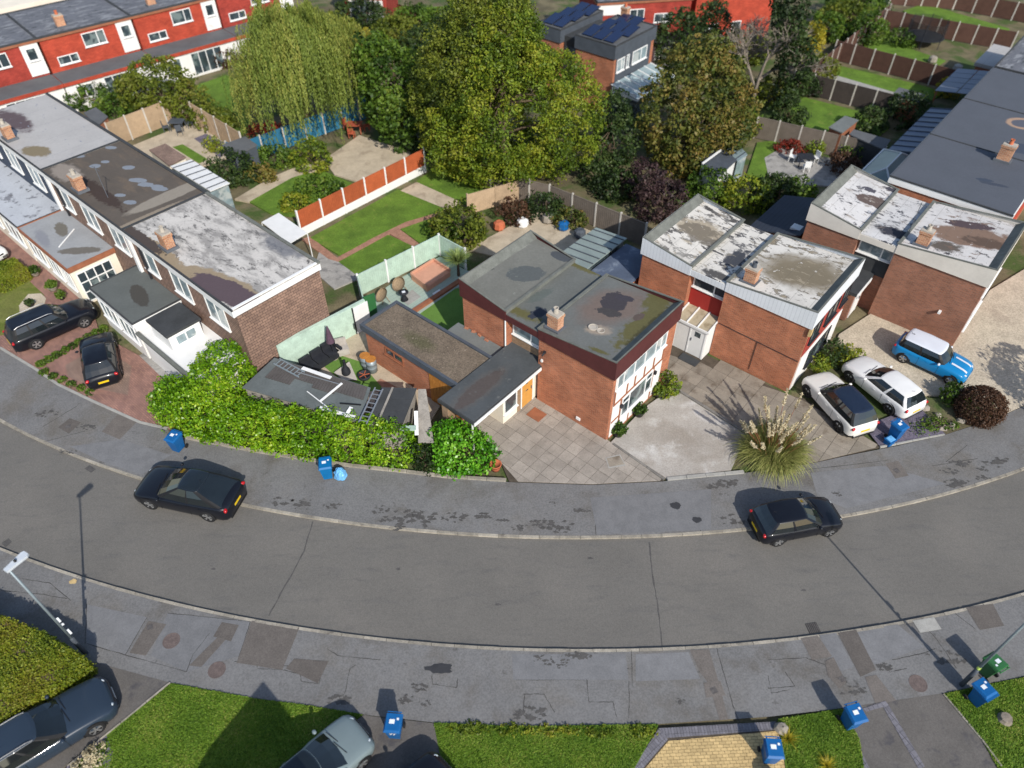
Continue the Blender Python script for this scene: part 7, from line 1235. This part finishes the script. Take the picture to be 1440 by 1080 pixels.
for k in range(n_): a, b = 2 * math.pi * k / n_, 2 * math.pi * (k + 1) / n_; m.poly([(1.78 * math.cos(a), 1.78 * math.sin(a), .8), (1.78 * math.cos(b), 1.78 * math.sin(b), .8), (1.78 * math.cos(b), 1.78 * math.sin(b), 2.3), (1.78 * math.cos(a), 1.78 * math.sin(a), 2.3)])
m.build('safety_net', 'net', t, False, True)
def table_set(label, px, py, tm, cm, n=4, ang=0, w_=1.2):
    c = G(px, py); t = thing('garden_table', label + ' table', 'table', c, ang); m = MB(); m.box((0, 0, .7), w_, w_ * .75, .05); m.build('table_top', tm, t, False, True)
    for a in (-1, 1):
        for b in (-1, 1): m = MB(); m.box((a * w_ * .42, b * w_ * .3, 0), .06, .06, .7); m.build('leg', tm, t, False, True)
    for k in range(n):
        a = ang + k * 2 * math.pi / n + .4; ch = thing('garden_chair', label + ' chair', 'chair', (c.x + .95 * math.cos(a), c.y + .95 * math.sin(a), Z0), a - R(90), label + ' chairs'); m = MB(); m.box((0, 0, .4), .48, .48, .05); m.build('seat', cm, ch, False, True); m = MB(); m.box((0, .23, .45), .48, .05, .45); m.build('backrest', cm, ch, False, True)
        for sx in (-1, 1):
            for sy in (-1, 1): m = MB(); m.box((sx * .2, sy * .2, 0), .05, .05, .4); m.build('leg', cm, ch, False, True)
mat('wood_red', C(168, 84, 58), .8, .12, 4, .1, 20); table_set('red-stained timber garden', 500, 186, 'wood_red', 'wood_red', 3); table_set('grey garden dining', 252, 182, 'slate_trim', 'slate_trim', 4); table_set('white and dark patio', 1130, 232, 'furn_black', 'upvc', 3)
for i, (x, y, mm, lab) in enumerate(((735, 318, 'upvc', 'white storage box in the back yard of the maroon house'), (792, 322, 'bin_blue', 'blue and white play chair in the back yard'), (815, 333, 'slate_trim', 'dark blue planter box beside the glass lean-to'), (702, 322, 'terracotta', 'stack of terracotta pots by the woven fence'), (770, 312, 'stone_pot', 'grey pot in the back yard'), (1038, 195, 'bag_blue', 'pale blue parasol top in the greenhouse garden'), (1310, 88, 'stone_pot', 'covered grey garden furniture beside the trampoline'), (1345, 100, 'cover', 'covered pale garden furniture beside the pergola'))):
    c = G(x, y); m = MB(); m.lathe((c.x, c.y, Z0), [(.32, 0), (.42, .15), (.38, .5), (.2, .62), (.1, .6)], 8); m.single('garden_item', mm, lab, 'garden item')
# house on the near side, behind the camera: its gable throws the shadow on the near lawn
f = Fr((-12.2, -4.5), R(24)); t = thing('gabled_house', 'gabled brick house on the near side of the road behind the lawn', 'house', (-6, 0, 0)); 
A_ = Vector((-6.25, 4.55, 0)); ax = Vector((-.3, -.95, 0)).normalized(); cr = Vector((ax.y, -ax.x, 0)); W2, L_, ze, zr_ = 3.0, 9.0, 3.4, 6.1
B_ = A_ + ax * L_; P = [A_ - cr * W2, A_ + cr * W2, B_ + cr * W2, B_ - cr * W2]; m = MB(); m.prism([p[:2] for p in P], 0, ze); m.build('wall', 'brick_red', t)
m = MB(); m.poly([P[0] + ZV * ze, P[1] + ZV * ze, A_ + ZV * zr_]); m.poly([P[2] + ZV * ze, P[3] + ZV * ze, B_ + ZV * zr_]); m.build('gable', 'brick_red', t)
for a, b in ((0, 3), (1, 2)): m = MB(); m.poly([P[a] + ZV * ze, P[b] + ZV * ze, B_ + ZV * zr_, A_ + ZV * zr_]); m.build('roof', 'block_brown', t)
t = plant('street_tree', 'round garden tree beside the gravel drive', 'tree', [(1640, 560, 3.4, 2.0, 2.0, 2.0)], 'leaf_mid', 1, .16, .5, 200)
